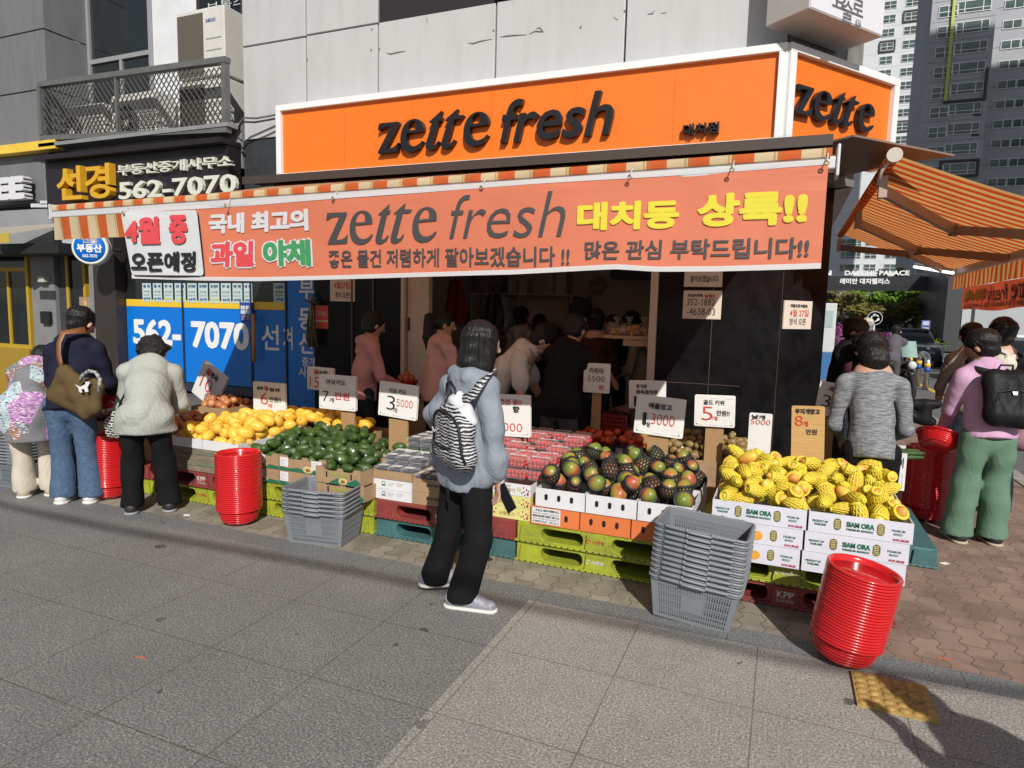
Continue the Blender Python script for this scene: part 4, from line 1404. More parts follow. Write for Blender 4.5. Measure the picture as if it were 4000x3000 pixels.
vl.add(vs, [(i * 5 + j, i * 5 + j + 1, (i + 1) * 5 + j + 1, (i + 1) * 5 + j) for i in range(K) for j in range(4)], 0, True)
ob.append(vl.build("valance", M_str))
ob.append(MB().tube([(XL, YR + .02, 2.97), (XRt, YR + .02, 2.97)], .05, 12).build("roller", M_str))
cs = MB().box(-5.72, .26, YR - .17, YR + .13, 3.035, 3.083)
cs.box(-5.72, .26, YR - .17, YR - .155, 3.0, 3.035)
cs.box(-5.5, .2, YR + .08, YR + .34, 2.80, 3.03)
ob.append(cs.build("cassette", pm("dark_brown_cassette", (.055, .04, .033), .5)))
for xa_, xk, xe in ((-4.6, -3.9, -4.4), (-.5, -1.2, -.7)):
 am = MB()
 zq = 2.80
 p1, p2, p3 = Vector((xa_, YR + .05, zq + .02)), Vector((xk, 4.75, 2.62)), Vector((xe, YF + .06, zf(xe) - .05))
 for u_, v_ in ((p1, p2), (p2, p3)):
  am.tube([u_, v_], .028, 8)
 am.ball(p2, .042)
 ob.append(am.build("folding_arm", M_arm))
wp(aw, *ob)
XA, XF = .72, 2.10
YA0, YA1 = 5.85, 10.9
ZA, ZF = 2.90, 2.36
sa = thing("side_awning", "orange striped side awning seen from below at the right", "awning", (XA, 8, 2.5))
ob = []
m = MB()
vs = []
for i in range(13):
 for j in range(9):
  v = j / 8
  vs.append((XA + (XF - XA) * v, YA0 + (YA1 - YA0) * i / 12, ZA + (ZF - ZA) * v - .02 * math.sin(math.pi * v)))
m.add(vs, [(i * 9 + j, (i + 1) * 9 + j, (i + 1) * 9 + j + 1, i * 9 + j + 1) for i in range(12) for j in range(8)], 0, True)
ob.append(m.build("canopy", M_str2))
ob.append(MB().tube([(XA - .03, YA0, ZA + .0), (XA - .03, YA1 + .05, ZA)], .045, 12).build("roller", M_str2))
ec = MB().lathe([(0, -.03), (.05, -.03), (.055, -.02), (.055, .02), (0, .02)], 16, Matrix.Translation((XA - .03, YA0 - .03, ZA)) @ Matrix.Rotation(R_(90), 4, 'X'), smooth=False)
ec.tube([(XA - .03, YA0 - .03, ZA), (XA - .10, YA0 + .02, ZA - .10), (XA - .12, YA0 + .06, ZA - .2)], .014, 6)
ob.append(ec.build("roller_bracket", pm("pale_bracket", (.5, .45, .4), .5)))
fb = MB().box(XF - .04, XF + .05, YA0 - .03, YA1 + .03, ZF - .07, ZF + .01)
ob.append(bevel(fb.build("front_bar", M_walu), .008))
ob.append(bevel(MB().box(XF - .07, XF + .07, YA0 - .09, YA0 - .032, ZF - .11, ZF + .05).build("end_cap", pm("grey_end_cap", (.35, .36, .37), .4)), .02))
vl = MB()
vs = []
K = 60
for i in range(K + 1):
 y = YA0 + (YA1 - YA0) * i / K
 for j in range(4):
  vs.append((XF + .045 + .008 * math.sin(i * .8) * j / 3, y, ZF - .07 - .06 * j))
vl.add(vs, [(i * 4 + j, i * 4 + j + 1, (i + 1) * 4 + j + 1, (i + 1) * 4 + j) for i in range(K) for j in range(3)], 0, True)
ob.append(vl.build("valance", M_str2))
for ya, yk, ye, zk in ((6.1, 7.4, 6.3, 2.52), (8.0, 9.2, 8.1, 2.5), (10.6, 9.7, 10.5, 2.5)):
 am = MB()
 p1, p2, p3 = Vector((XA - .05, ya, ZA - .22)), Vector((1.42, yk, zk)), Vector((XF - .06, ye, ZF - .05))
 for u_, v_ in ((p1, p2), (p2, p3)):
  d = (v_ - u_).normalized()
  sd = d.cross(Vector((0, 0, 1))).normalized()
  upv = sd.cross(d)
  h1, h2 = .022, .042
  vv = [u_ + sd * a_ * h1 + upv * b_ * h2 for a_, b_ in ((-1, -1), (1, -1), (1, 1), (-1, 1))] + [v_ + sd * a_ * h1 + upv * b_ * h2 for a_, b_ in ((-1, -1), (1, -1), (1, 1), (-1, 1))]
  am.add(vv, [(3, 2, 1, 0), (4, 5, 6, 7), (0, 1, 5, 4), (1, 2, 6, 5), (2, 3, 7, 6), (3, 0, 4, 7)])
 am.lathe([(0, -.06), (.04, -.055), (.04, .055), (0, .06)], 12, Matrix.Translation(p2))
 am.box(XA - .09, XA - .03, ya - .04, ya + .04, ZA - .27, ZA - .1)
 ob.append(am.build("folding_arm", M_arm))
wp(sa, *ob)
pts = [G(3030, 612, 3.02), G(3335, 533, 3.06), G(3728, 610, 3.0), G(3500, 640, 3.0), G(3290, 690, 2.98)]
m = MB().add(pts + [p + Vector((0, 0, .015)) for p in pts], [(4, 3, 2, 1, 0), (5, 6, 7, 8, 9)] + [(i, (i + 1) % 5, (i + 1) % 5 + 5, i + 5) for i in range(5)])
tag(m.build("awning_cover", pm("brown_cover_sheet", (.20, .14, .115), .5, ns=3, na=.1)), "brown sheet metal cover under the orange corner sign", "cover")
tl = thing("tube_light", "lit white fluorescent tube under the far end of the side awning", "light", (2.0, 10.3, 2.3))
M_tube = bpy.data.materials.new("lit_tube")
M_tube.use_nodes = True
e = M_tube.node_tree.nodes["Principled BSDF"]
e.inputs["Emission Color"].default_value = (.9, 1, 1, 1)
e.inputs["Emission Strength"].default_value = 2.0
p1, p2 = V(3572, 1042, 1.75), V(3722, 1066, 1.95)
wp(tl, MB().tube([p1, p2], .02, 10).build("tube", M_tube), MB().tube([p1 + Vector((0, 0, .035)), p2 + Vector((0, 0, .035))], .022, 6).build("batten", M_walu))
# ================================================================== banners
M_ban = NT("salmon_banner")
def banner_mat(s, col, transl):
 n = s.noise(1.3, 3, s.map((1, 1, .5)))
 c = s.mix(s.ramp(n, [(.35, (0, 0, 0)), (.7, (1, 1, 1))]), [x * .94 for x in col], [min(1, x * 1.05) for x in col])
 s.base(c)
 s.rough(.55)
 tr = s.n("BsdfTranslucent")
 s.l(c, tr.inputs[0])
 mx = s.n("MixShader")
 mx.inputs[0].default_value = transl
 s.l(s.p.outputs[0], mx.inputs[1])
 s.l(tr.outputs[0], mx.inputs[2])
 s.l(mx.outputs[0], s.out.inputs[0])
 wv = s.noise(1.6, 3, s.map((1.0, 1, 2.2), rot=(0, .5, 0)), dist=.8)
 s.bump(wv, .35, .03)
 return s.m
banner_mat(M_ban, (.80, .24, .135), .28)
M_ban = M_ban.m
YBn = 3.43
bl_pts = [W(px, py, YBn) for px, py in ((522, 1088), (800, 1096), (1000, 1098), (1500, 1086), (2000, 1073), (2300, 1057), (2407, 1052), (2560, 1062), (2800, 1061), (3000, 1055), (3207, 1048))]
tp_pts = [W(px, py, YBn) for px, py in ((474, 822), (1300, 765), (2300, 690), (3238, 622))]
bx_ = [p.x for p in bl_pts]
bz_ = [p.z for p in bl_pts]
tx_ = [p.x for p in tp_pts]
tz_ = [p.z for p in tp_pts]
def wave(x, z):
 return YBn - .018 * math.sin(x * 1.7 + z * 2.0) - .009 * math.sin(x * 4.3 - z * 5) - .001 * math.sin(x * 11 + z * 6 + math.sin(x * 3) * 2) - .022 * max(0, 1 - (x + 4.62) / .5) ** 2 * (1 if z < 2.2 else .3) * max(0, math.sin((x + z * .8) * 9))
bn = thing("hanging_banner", "long salmon banner with dark, yellow and white lettering hung from the awning front", "banner", (-2.2, YBn, 1.83))
m = MB()
NX, NZ = 90, 12
vs = []
for i in range(NX + 1):
 u = i / NX
 for j in range(NZ + 1):
  v = j / NZ
  xb_ = bx_[0] + (bx_[-1] - bx_[0]) * u
  xt_ = tx_[0] + (tx_[-1] - tx_[0]) * u
  zb_ = np.interp(xb_, bx_, bz_)
  zt_ = np.interp(xt_, tx_, tz_)
  bow = -.03 * math.sin(math.pi * v) * (max(0, 1 - u * 8))
  x = xb_ + (xt_ - xb_) * v - bow
  z = zb_ + (zt_ - zb_) * v
  vs.append((x, wave(x, z), z))
fs, mi_ = [], []
for i in range(NX):
 for j in range(NZ):
  q = (i * (NZ + 1) + j, (i + 1) * (NZ + 1) + j, (i + 1) * (NZ + 1) + j + 1, i * (NZ + 1) + j + 1)
  m.add([], [], 0)
  m.f.append(q)
  m.m.append(0)
  m.s.append(True)
m.v = vs
bo = m.build("cloth", M_ban)
hem = MB()
for top in (0, 1):
 vs = []
 for i in range(NX + 1):
  k = i * (NZ + 1) + (NZ if top else 0)
  x, y, z = m.v[k]
  d = -.022 if top else .026
  for dz in ((0, d) if not top else (d, 0)):
   vs.append((x, y - .003, z + dz))
 hem.add(vs, [(i * 2, (i + 1) * 2, (i + 1) * 2 + 1, i * 2 + 1) for i in range(NX)], 0, True)
ho = hem.build("hem", pm("white_banner_print", (.72, .73, .74), .6, transl=.25))
mats = [pm("banner_dark_print", (.055, .055, .058), .6), pm("banner_white_print", (.70, .71, .73), .6, transl=.2), pm("banner_yellow_print", (.80, .70, .05), .6, transl=.2), pm("banner_red_print", (.62, .06, .07), .6), pm("banner_green_print", (.05, .27, .10), .6), pm("banner_black_print", (.012, .012, .014), .6)]
lt = MB()
fnw = lambda k: (lambda q: Vector((q.x, wave(q.x, q.z) - .0045 - .0022 * k, q.z)))
def btxt(body, bl, tr, mi, k=1, geo=None, **kw):
 a, b = W(bl[0], bl[1], YBn), W(tr[0], tr[1], YBn)
 if geo:
  put(lt, geo[0], geo[1], (a.x, YBn, a.z), (1, 0, 0), (0, 0, 1), (0, 0, b.x - a.x, b.z - a.z), mi, fn=fnw(k))
 else:
  txt(lt, body, (a.x, YBn, a.z), (1, 0, 0), (0, 0, 1), (0, 0, b.x - a.x, b.z - a.z), mi, fn=fnw(k), **kw)
def patch(cs, mi, k, rr=.03):
 pts = []
 for i in range(4):
  p, a_, b_ = Vector(cs[i]), Vector(cs[i - 1]), Vector(cs[(i + 1) % 4])
  d1, d2 = (a_ - p).normalized(), (b_ - p).normalized()
  for t_ in (0, .25, .5, .75, 1):
   pts.append(p + d1 * rr * (1 - t_) ** 2 + d2 * rr * t_ ** 2)
 cen = sum(pts, Vector((0, 0, 0))) / len(pts)
 vs, fs = [cen], []
 n_ = len(pts)
 rings = 5
 for q in range(1, rings + 1):
  vs += [cen + (p - cen) * q / rings for p in pts]
 for i in range(n_):
  fs.append((0, 1 + i, 1 + (i + 1) % n_))
  for q in range(rings - 1):
   fs.append((1 + q * n_ + i, 1 + (q + 1) * n_ + i, 1 + (q + 1) * n_ + (i + 1) % n_, 1 + q * n_ + (i + 1) % n_))
 lt.add([fnw(k)(p) for p in vs], fs, mi)
cs = [W(*Z0b(x, y), YBn) for x, y in ((1160, 718), (1757, 722), (1683, 152), (1058, 180))]
patch([p + Vector((.012, 0, -.012)) for p in cs], 5, 0)
patch(cs, 1, 1)
btxt("4월", Z0b(1120, 458), Z0b(1392, 212), 3, 7, bold=.05)
btxt("중", Z0b(1474, 452), Z0b(1618, 195), 3, 7, bold=.05)
btxt("오픈예정", Z0b(1168, 692), Z0b(1690, 512), 5, 7, bold=.03)
btxt("국내 최고의", Z0b(1786, 362), A(457, 145), 1, 1, bold=.05)
for body, bl, tr, mi in (("과일", Z0b(1812, 650), Z0b(2190, 420), 3), ("야채", A(62, 642), A(468, 408), 4)):
 e_ = 14
 btxt(body, (bl[0] - 6, bl[1] + 6), (tr[0] + 6, tr[1] - 6), 1, 1, bold=.13)
 btxt(body, bl, tr, mi, 2, bold=.05)
btxt("", (1278, 958), (1714, 787), 0, 1, geo=ZETTE)
btxt("fresh", (1764, 936), (2216, 744), 0, 1, shear=.22, bold=-.008)
btxt("좋은 물건 저렴하게 팔아보겠습니다 !!", (1278, 1046), (2229, 962), 0, 1, bold=.02)
btxt("많은 관심 부탁드립니다!!", (2285, 1016), C(362, 388), 0, 1, bold=.02)
btxt("대치동", B(565, 338), B(1450, 58), 2, 1, bold=.045)
btxt("상륙!!", B(1595, 306), (3160, 738), 2, 1, bold=.045)
ey = MB()
for px_, py_ in ((480, 832), (880, 803), (1300, 775), (1880, 733), (2460, 691), (2860, 662), (3230, 634)):
 p_ = W(px_, py_, YBn - .028)
 ey.tube([(p_.x + .009 * math.cos(a_), p_.y, p_.z + .009 * math.sin(a_)) for a_ in [i * math.pi / 5 for i in range(10)]], .004, 5, 0, closed=True)
 ey.tube([p_, (p_.x + .004, YF - .06, p_.z + .05)], .003, 4, 1)
wp(bn, bo, ho, lt.build("lettering", mats), ey.build("eyelet", [pm("brass_eyelet", (.4, .35, .25), .4, metal=.8), pm("white_cord", (.6, .6, .58), .7)]))
YB0, YB1 = 6.0, 10.35
sbn = thing("hanging_banner", "orange side banner seen from behind with its lettering showing mirrored", "banner", (XF + .06, 8, 1.85))
M_ban2 = NT("salmon_side_banner")
banner_mat(M_ban2, (.72, .12, .045), .5)
m = MB()
NXb = 40
vs = []
for i in range(NXb + 1):
 y = YB0 + (YB1 - YB0) * i / NXb
 for j in range(7):
  vs.append((XF + .065 + .01 * math.sin(i * .7 + j * .5), y, ZF - .25 - .30 * j / 6 * (1 + .05 * math.sin(i * .3)) - .0))
m.add(vs, [(i * 7 + j, (i + 1) * 7 + j, (i + 1) * 7 + j + 1, i * 7 + j + 1) for i in range(NXb) for j in range(6)], 0, True)
lt = MB()
def sy(t):
 return YB0 + (YB1 - YB0) * t
for sgn in (1, -1):
 for body, t0, t1, z0_, z1_, mi, kw in (("대치동 상륙!!", .74, .965, .12, .26, 2, dict(bold=.06)), ("fresh", .55, .72, .10, .27, 0, dict(shear=.2)), ("좋은 물건 저렴하게 팔아보겠습니다!! 많은 관심 부탁드립니다!!", .3, .965, .03, .085, 0, dict(bold=.02))):
  txt(lt, body, (XF + .065 + .014 * sgn, YB0, ZF - .55), (0, 1, 0), (0, 0, 1), ((YB1 - YB0) * t0, z0_, (YB1 - YB0) * t1, z1_), mi, **kw)
 put(lt, ZETTE[0], ZETTE[1], (XF + .065 + .014 * sgn, YB0, ZF - .55), (0, 1, 0), (0, 0, 1), ((YB1 - YB0) * .33, .1, (YB1 - YB0) * .53, .27), 0)
wp(sbn, m.build("cloth", M_ban2.m), lt.build("lettering", mats))
# ================================================================== pallets
PZ = .132
def rrect(x0, x1, z0, z1, r, k=4):
 out = []
 for cx, cz, a0 in ((x1 - r, z1 - r, 0), (x0 + r, z1 - r, 90), (x0 + r, z0 + r, 180), (x1 - r, z0 + r, 270)):
  for i in range(k + 1):
   a = R_(a0 + 90 * i / k)
   out.append((cx + r * math.cos(a), cz + r * math.sin(a)))
 return out
def plastic(name, col):
 s = NT(name)
 n = s.noise(5, 5, s.map((1, 1, 2.5)), .7)
 c = s.mix(s.ramp(n, [(.35, (0, 0, 0)), (.65, (1, 1, 1))]), [x * .62 + .012 for x in col], col)
 g = s.noise(40, 4)
 c = s.mix(s.ramp(g, [(.6, (0, 0, 0)), (.72, (.6, .6, .6))]), c, (.16, .14, .11))
 s.base(c)
 s.rough(.5)
 s.bump(g, .1, .004)
 return s.m
M_lime = plastic("lime_pallet_plastic", (.36, .40, .03))
M_prd = plastic("dark_red_pallet_plastic", (.27, .045, .04))
M_teal = plastic("teal_pallet_plastic", (.055, .16, .165))
M_dot = pm("pallet_hole", (.012, .013, .008), .9)
M_prw = pm("pale_stencil", (.55, .55, .5), .6)
M_prr = pm("red_stencil", (.4, .04, .03), .6)
def pallet(x0, y0, z0, mat, label, stencil, group):
 r = thing("plastic_pallet", label, "pallet", (x0 + .55, y0, z0), 0, group)
 L = 1.1
 outer = [(0, 0), (L, 0), (L, PZ), (0, PZ)]
 h1 = rrect(.17, .455, .022, .108, .035)
 h2 = rrect(.645, .93, .022, .108, .035)
 vs, fs = loops_geo([outer, h1[::-1], h2[::-1]])
 m = MB()
 put(m, vs, fs, (x0, y0 + L, z0), (1, 0, 0), (0, 0, 1), None, 0, extr=L)
 m.box(x0 - .008, x0 + L + .008, y0 - .022, y0 - .0005, z0 + .001, z0 + .017)
 m.box(x0 + L + .001, x0 + L + .012, y0 - .01, y0 + L, z0 + .001, z0 + .017)
 for a, b in ((.03, .14), (.48, .62), (.955, 1.07)):
  m.prism([(a, 0), (b, 0), (b - .012, PZ - .03), (a + .012, PZ - .03)], (x0, y0 - .02, z0 + .017), (1, 0, 0), (0, 0, 1), (0, 1, 0), .0195)
 body = bevel(m.build("body", mat), .004)
 d = MB()
 for i in range(26):
  x = x0 + .03 + 1.04 * i / 25
  d.box(x - .006, x + .006, y0 - .0225, y0 - .0215, z0 + .005, z0 + .013)
 for k in range(3):
  x = x0 + (.085, .55, 1.01)[k]
 ps = [body, d.build("hole_row", M_dot)]
 if stencil:
  body_t, mi = stencil
  lt = MB()
  cx = x0 + .55
  if body_t.startswith("AJ"):
   lt.tube([(cx - .05 + .014 * math.cos(t), y0 - .022, z0 + .075 + .011 * math.sin(t)) for t in [i * .55 for i in range(10)]], .003, 4, mi)
   txt(lt, body_t, (cx, y0 - .022, z0), (1, 0, 0), (0, 0, 1), (-.03, .06, .055, .09), mi, bold=.02)
  else:
   txt(lt, body_t, (cx, y0 - .022, z0), (1, 0, 0), (0, 0, 1), (-.045, .062, .045, .1), mi, bold=.02)
   txt(lt, "한국파렛트풀" if body_t == "KPP" else "ㅡ ㅡ ㅡ", (cx, y0 - .022, z0), (1, 0, 0), (0, 0, 1), (-.045, .034, .045, .054), mi)
  ps.append(lt.build("lettering", [M_prw, M_prr]))
 wp(r, *ps)
YP = 3.935
for x0, lo_m, hi_m, lw, hw, st0, st1, where in (
  (-6.06, M_lime, M_prd, "lime", "dark red", None, None, "behind the three bending shoppers"),
  (-4.93, M_lime, M_prd, "lime", "dark red", ("AJ렌탈", 1), ("KPP", 0), "below the wooden melon crates"),
  (-3.80, M_lime, M_lime, "lime", "lime", None, None, "below the avocado cartons"),
  (-2.675, M_teal, M_prd, "teal", "dark red", ("해피포", 0), ("IIIIIII", 0), "below the blueberry and strawberry cartons"),
  (-1.56, M_lime, M_lime, "lime", "lime", ("AJ렌탈", 0), ("AJ렌탈", 1), "below the orange cartons"),
  (-.445, M_prd, M_lime, "dark red", "lime", ("KPP", 0), ("AJ네트웍스", 0), "below the white mango cartons")):
 pallet(x0, YP, 0, lo_m, "%s plastic pallet, lower of the two %s" % (lw, where), st0, "pallets under the fruit stand")
 pallet(x0, YP, PZ + .001, hi_m, "%s plastic pallet, upper of the two %s" % (hw, where), st1, "pallets under the fruit stand")
ZP = 2 * PZ + .002
for x0, w_ in ((-1.72, "tomato and kiwi cartons"), (-.05, "cucumber cartons"), (-3.6, "red bowls at the back left")):
 pallet(x0, 5.02 if x0 > -3 else 4.98, 0, M_teal, "teal plastic pallet in the back row under the %s" % w_, None, "pallets under the back row")
# ================================================================== cartons
M_kraft = pm("brown_cardboard", (.34, .225, .125), .85, ns=7, na=.12, bs=60, bst=.05)
M_wcard = pm("white_cardboard", (.66, .66, .68), .7, ns=5, na=.05)
M_mcard = pm("lilac_white_cardboard", (.62, .62, .70), .6, ns=5, na=.05)
M_ocard = pm("orange_cardboard", (.66, .17, .045), .7, ns=5, na=.06)
M_ycard = pm("yellow_cardboard", (.66, .61, .22), .7, ns=5, na=.05)
M_ncard = pm("navy_cardboard", (.018, .022, .04), .55)
M_ccard = pm("cream_cardboard", (.62, .56, .46), .75, ns=5, na=.06)
M_wood = pm("weathered_wood", (.20, .165, .115), .8, ns=5, na=.4, stretch=(2, 8, 14), bs=20, bst=.2)
M_gpr = pm("green_print", (.02, .14, .075), .6)
M_rpr = pm("crimson_print", (.45, .03, .09), .6)
M_kpr = pm("black_print", (.03, .025, .025), .6)
M_gyp = pm("grey_fine_print", (.36, .36, .36), .7)
M_lgr = pm("lime_print", (.30, .36, .06), .6)
M_brp = pm("brown_print", (.28, .11, .03), .6)
M_crm = pm("cream_print", (.55, .5, .22), .6)
M_blk = pm("carton_hole_dark", (.008, .007, .007), .9)
M_mgo = pm("mango_print", (.72, .34, .03), .6, ns=30, na=.15)
M_olv = pm("olive_print", (.16, .13, .035), .6, ns=40, na=.5)
PRN = [M_gpr, M_rpr, M_kpr, M_gyp, M_lgr, M_brp, M_crm, M_blk, M_mgo, M_olv, M_wcard]
def oval(m, cx, cz, rx, rz, x0, y, z0, mi, dy=.0022):
 m.prism([(cx + rx * math.cos(t), cz + rz * math.sin(t)) for t in [i * math.pi / 8 for i in range(16)]], (x0, y - dy, z0), (1, 0, 0), (0, 0, 1), (0, 1, 0), .0015, mi)
def lozenge(m, cx, cz, rx, rz, x0, y, z0, mi, dy=.0022):
 m.prism(rrect(cx - rx, cx + rx, cz - rz, cz + rz, rx * .98, 4), (x0, y - dy, z0), (1, 0, 0), (0, 0, 1), (0, 1, 0), .0015, mi)
def carton(x0, x1, y0, y1, z0, z1, mat, label, art=None, group=None, name="carton", cat="carton", inner=None, t=.006, notch=False):
 r = thing(name, label, cat, ((x0 + x1) / 2, y0, z0), 0, group)
 m = MB()
 x0, x1, z0, z1 = x0 + .002, x1 - .002, z0 + .001, z1 - .001
 if notch:
  hz = (z1 - z0)
  w_ = x1 - x0
  prof = [(0, 0), (w_, 0), (w_, hz + .01), (w_ * .86, hz + .01), (w_ * .82, hz - .014), (w_ * .62, hz - .014), (w_ * .6, hz + .008), (w_ * .5, hz + .008), (w_ * .47, hz - .014), (w_ * .2, hz - .014), (w_ * .16, hz + .01), (0, hz + .01)]
  m.prism(prof, (x0, y0, z0), (1, 0, 0), (0, 0, 1), (0, 1, 0), t, 0)
 else:
  m.box(x0, x1, y0, y0 + t, z0, z1, 0)
 m.box(x0, x1, y1 - t, y1, z0, z1, 0)
 m.box(x0, x0 + t, y0 + t, y1 - t, z0, z1 - .0015, 0)
 m.box(x1 - t, x1, y0 + t, y1 - t, z0, z1 - .0015, 0)
 m.box(x0 + t, x1 - t, y0 + t, y1 - t, z0, z0 + .004, 0)
 ps = [m.build("tray", [mat])]
 if art:
  lt = MB()
  art(lt, x0, y0, z0, x1 - x0, z1 - z0, y1 - y0)
  ps.append(lt.build("print", PRN))
 wp(r, *ps)
 return r
def T_(lt, body, x0, y0, z0, wv, hv, bx, mi, **kw):
 txt(lt, body, (x0, y0 - .0012, z0), (1, 0, 0), (0, 0, 1), (bx[0] * wv, bx[1] * hv, bx[2] * wv, bx[3] * hv), mi, **kw)
def art_mango(lt, x0, y0, z0, wv, hv, d):
 T_(lt, "PRODUCT OF", x0, y0, z0, wv, hv, (.04, .52, .19, .63), 0, bold=.03)
 T_(lt, "THAILAND", x0, y0, z0, wv, hv, (.055, .36, .175, .47), 0, bold=.03)
 for cx in (.285, .70):
  lozenge(lt, cx * wv, .52 * hv, .036 * wv, .29 * hv, x0, y0, z0, 9)
  for k in range(5):
   zz_ = z0 + hv * (.33 + .09 * k)
   lt.box(x0 + (cx - .025) * wv, x0 + (cx + .022) * wv, y0 - .0032, y0 - .0024, zz_, zz_ + .004, 6)
 T_(lt, "SIAM ORA", x0, y0, z0, wv, hv, (.37, .45, .64, .72), 0, bold=.06)
 T_(lt, "PREMIUM MANGO", x0, y0, z0, wv, hv, (.375, .28, .635, .39), 0, bold=.03)
 T_(lt, "PREMIUM", x0, y0, z0, wv, hv, (.80, .50, .925, .62), 0, bold=.02)
 T_(lt, "MANGO", x0, y0, z0, wv, hv, (.82, .33, .905, .45), 0, bold=.02)
 T_(lt, "N.W.:5KGS", x0, y0, z0, wv, hv, (.82, .07, .965, .19), 1, bold=.04)
def art_mango2(lt, x0, y0, z0, wv, hv, d):
 for cx, cz, rx, rz in ((.33, .5, .075, .3), (.43, .44, .085, .27), (.52, .42, .07, .24), (.25, .4, .05, .2)):
  oval(lt, cx * wv, cz * hv, rx * wv, rz * hv, x0, y0, z0, 8, .0022 + rx * .008)
 lozenge(lt, .70 * wv, .52 * hv, .036 * wv, .29 * hv, x0, y0, z0, 9)
 for k in range(5):
  zz_ = z0 + hv * (.33 + .09 * k)
  lt.box(x0 + .675 * wv, x0 + .722 * wv, y0 - .0032, y0 - .0024, zz_, zz_ + .004, 6)
 oval(lt, .46 * wv, .78 * hv, .05 * wv, .07 * hv, x0, y0, z0, 0, .0035)
 T_(lt, "PREMIUM", x0, y0, z0, wv, hv, (.80, .50, .925, .62), 0, bold=.02)
 T_(lt, "MANGO", x0, y0, z0, wv, hv, (.82, .33, .905, .45), 0, bold=.02)
 T_(lt, "N.W.:5KGS", x0, y0, z0, wv, hv, (.82, .07, .965, .19), 1, bold=.04)
def art_holes(lt, x0, y0, z0, wv, hv, d):
 for cx in (.22, .48, .74):
  lozenge(lt, cx * wv, .55 * hv, .034 * wv, .17 * hv, x0, y0, z0, 7)
def art_sticker(lt, x0, y0, z0, wv, hv, d):
 lozenge(lt, .74 * wv, .5 * hv, .034 * wv, .17 * hv, x0, y0, z0, 7)
 lt.box(x0 + .03 * wv, x0 + .62 * wv, y0 - .0015, y0 - .0004, z0 + .08 * hv, z0 + .92 * hv, 10)
 o = y0 - .0012
 T_(lt, "Asica", x0, o, z0, wv, hv, (.10, .72, .24, .88), 2, bold=.02)
 T_(lt, "ASICA FARMS S.A.C.", x0, o, z0, wv, hv, (.26, .74, .6, .86), 2, bold=.03)
 T_(lt, "PRODUCT VARIETY SIZE BOXES", x0, o, z0, wv, hv, (.05, .58, .6, .66), 2, bold=.0)
 T_(lt, "MANGOES KENT 08 216", x0, o, z0, wv, hv, (.05, .42, .6, .54), 2, bold=.03)
 T_(lt, "DATE: 18.02.2026 TOTAL BOXES: 216", x0, o, z0, wv, hv, (.05, .29, .6, .37), 2)
 T_(lt, "NUMBER PALLET : ASP-C-0117", x0, o, z0, wv, hv, (.05, .13, .6, .24), 2, bold=.02)
def art_avo(lt, x0, y0, z0, wv, hv, d):
 lt.prism([(.0, .02), (1, .02), (1, .22), (.8, .3), (.6, .18), (.4, .32), (.2, .2), (0, .3)], (x0, y0 - .0022, z0), (wv, 0, 0), (0, 0, hv), (0, 1, 0), .0015, 0)
 oval(lt, .62 * wv, .28 * hv, .11 * wv, .24 * hv, x0, y0, z0, 6, .003)
 oval(lt, .62 * wv, .24 * hv, .05 * wv, .12 * hv, x0, y0, z0, 5, .004)
 for a, b in ((.06, .26), (.42, .68)) if int(x0 * 100) % 2 else ((.02, .2), (.7, .92)):
  lt.box(x0 + a * wv, x0 + b * wv, y0 - .0052, y0 - .0042, z0 + .3 * hv, z0 + .95 * hv, 10)
  for k in range(5):
   zz_ = z0 + (.38 + .1 * k) * hv
   lt.box(x0 + (a + .02) * wv, x0 + (b - .04 * (1 + k % 3)) * wv, y0 - .0058, y0 - .0053, zz_, zz_ + .003, 3)
def art_avo2(lt, x0, y0, z0, wv, hv, d):
 T_(lt, "Avocados", x0, y0, z0, wv, hv, (.3, .56, .72, .82), 4, bold=.03)
 lt.prism([(.3, .02), (1, .02), (1, .3), (.9, .5), (.75, .25), (.5, .42), (.36, .2)], (x0, y0 - .0022, z0), (wv, 0, 0), (0, 0, hv), (0, 1, 0), .0015, 0)
 oval(lt, .62 * wv, .25 * hv, .1 * wv, .22 * hv, x0, y0, z0, 6, .003)
 oval(lt, .62 * wv, .23 * hv, .05 * wv, .12 * hv, x0, y0, z0, 5, .004)
 lozenge(lt, .25 * wv, .6 * hv, .015 * wv, .2 * hv, x0, y0, z0, 7)
 lozenge(lt, .8 * wv, .6 * hv, .015 * wv, .2 * hv, x0, y0, z0, 7)
def art_blue(lt, x0, y0, z0, wv, hv, d):
 T_(lt, "블루베리", x0, y0, z0, wv, hv, (.33, .42, .70, .72), 2, bold=.02)
 T_(lt, "베리500g x 10개입", x0, y0, z0, wv, hv, (.36, .2, .68, .28), 5)
def art_white(lt, x0, y0, z0, wv, hv, d):
 lt.box(x0 + .25 * wv, x0 + .34 * wv, y0 - .0015, y0 - .0005, z0 + .35 * hv, z0 + .8 * hv, 0)
 lt.box(x0 + .265 * wv, x0 + .325 * wv, y0 - .0022, y0 - .0016, z0 + .5 * hv, z0 + .74 * hv, 10)
 for k in range(4):
  lt.box(x0 + .4 * wv, x0 + (.5 + .03 * k) * wv, y0 - .0012, y0 - .0004, z0 + (.4 + .1 * k) * hv, z0 + (.43 + .1 * k) * hv, 3)
  lt.box(x0 + .62 * wv, x0 + (.75 + .02 * k) * wv, y0 - .0012, y0 - .0004, z0 + (.45 + .1 * k) * hv, z0 + (.48 + .1 * k) * hv, 3)
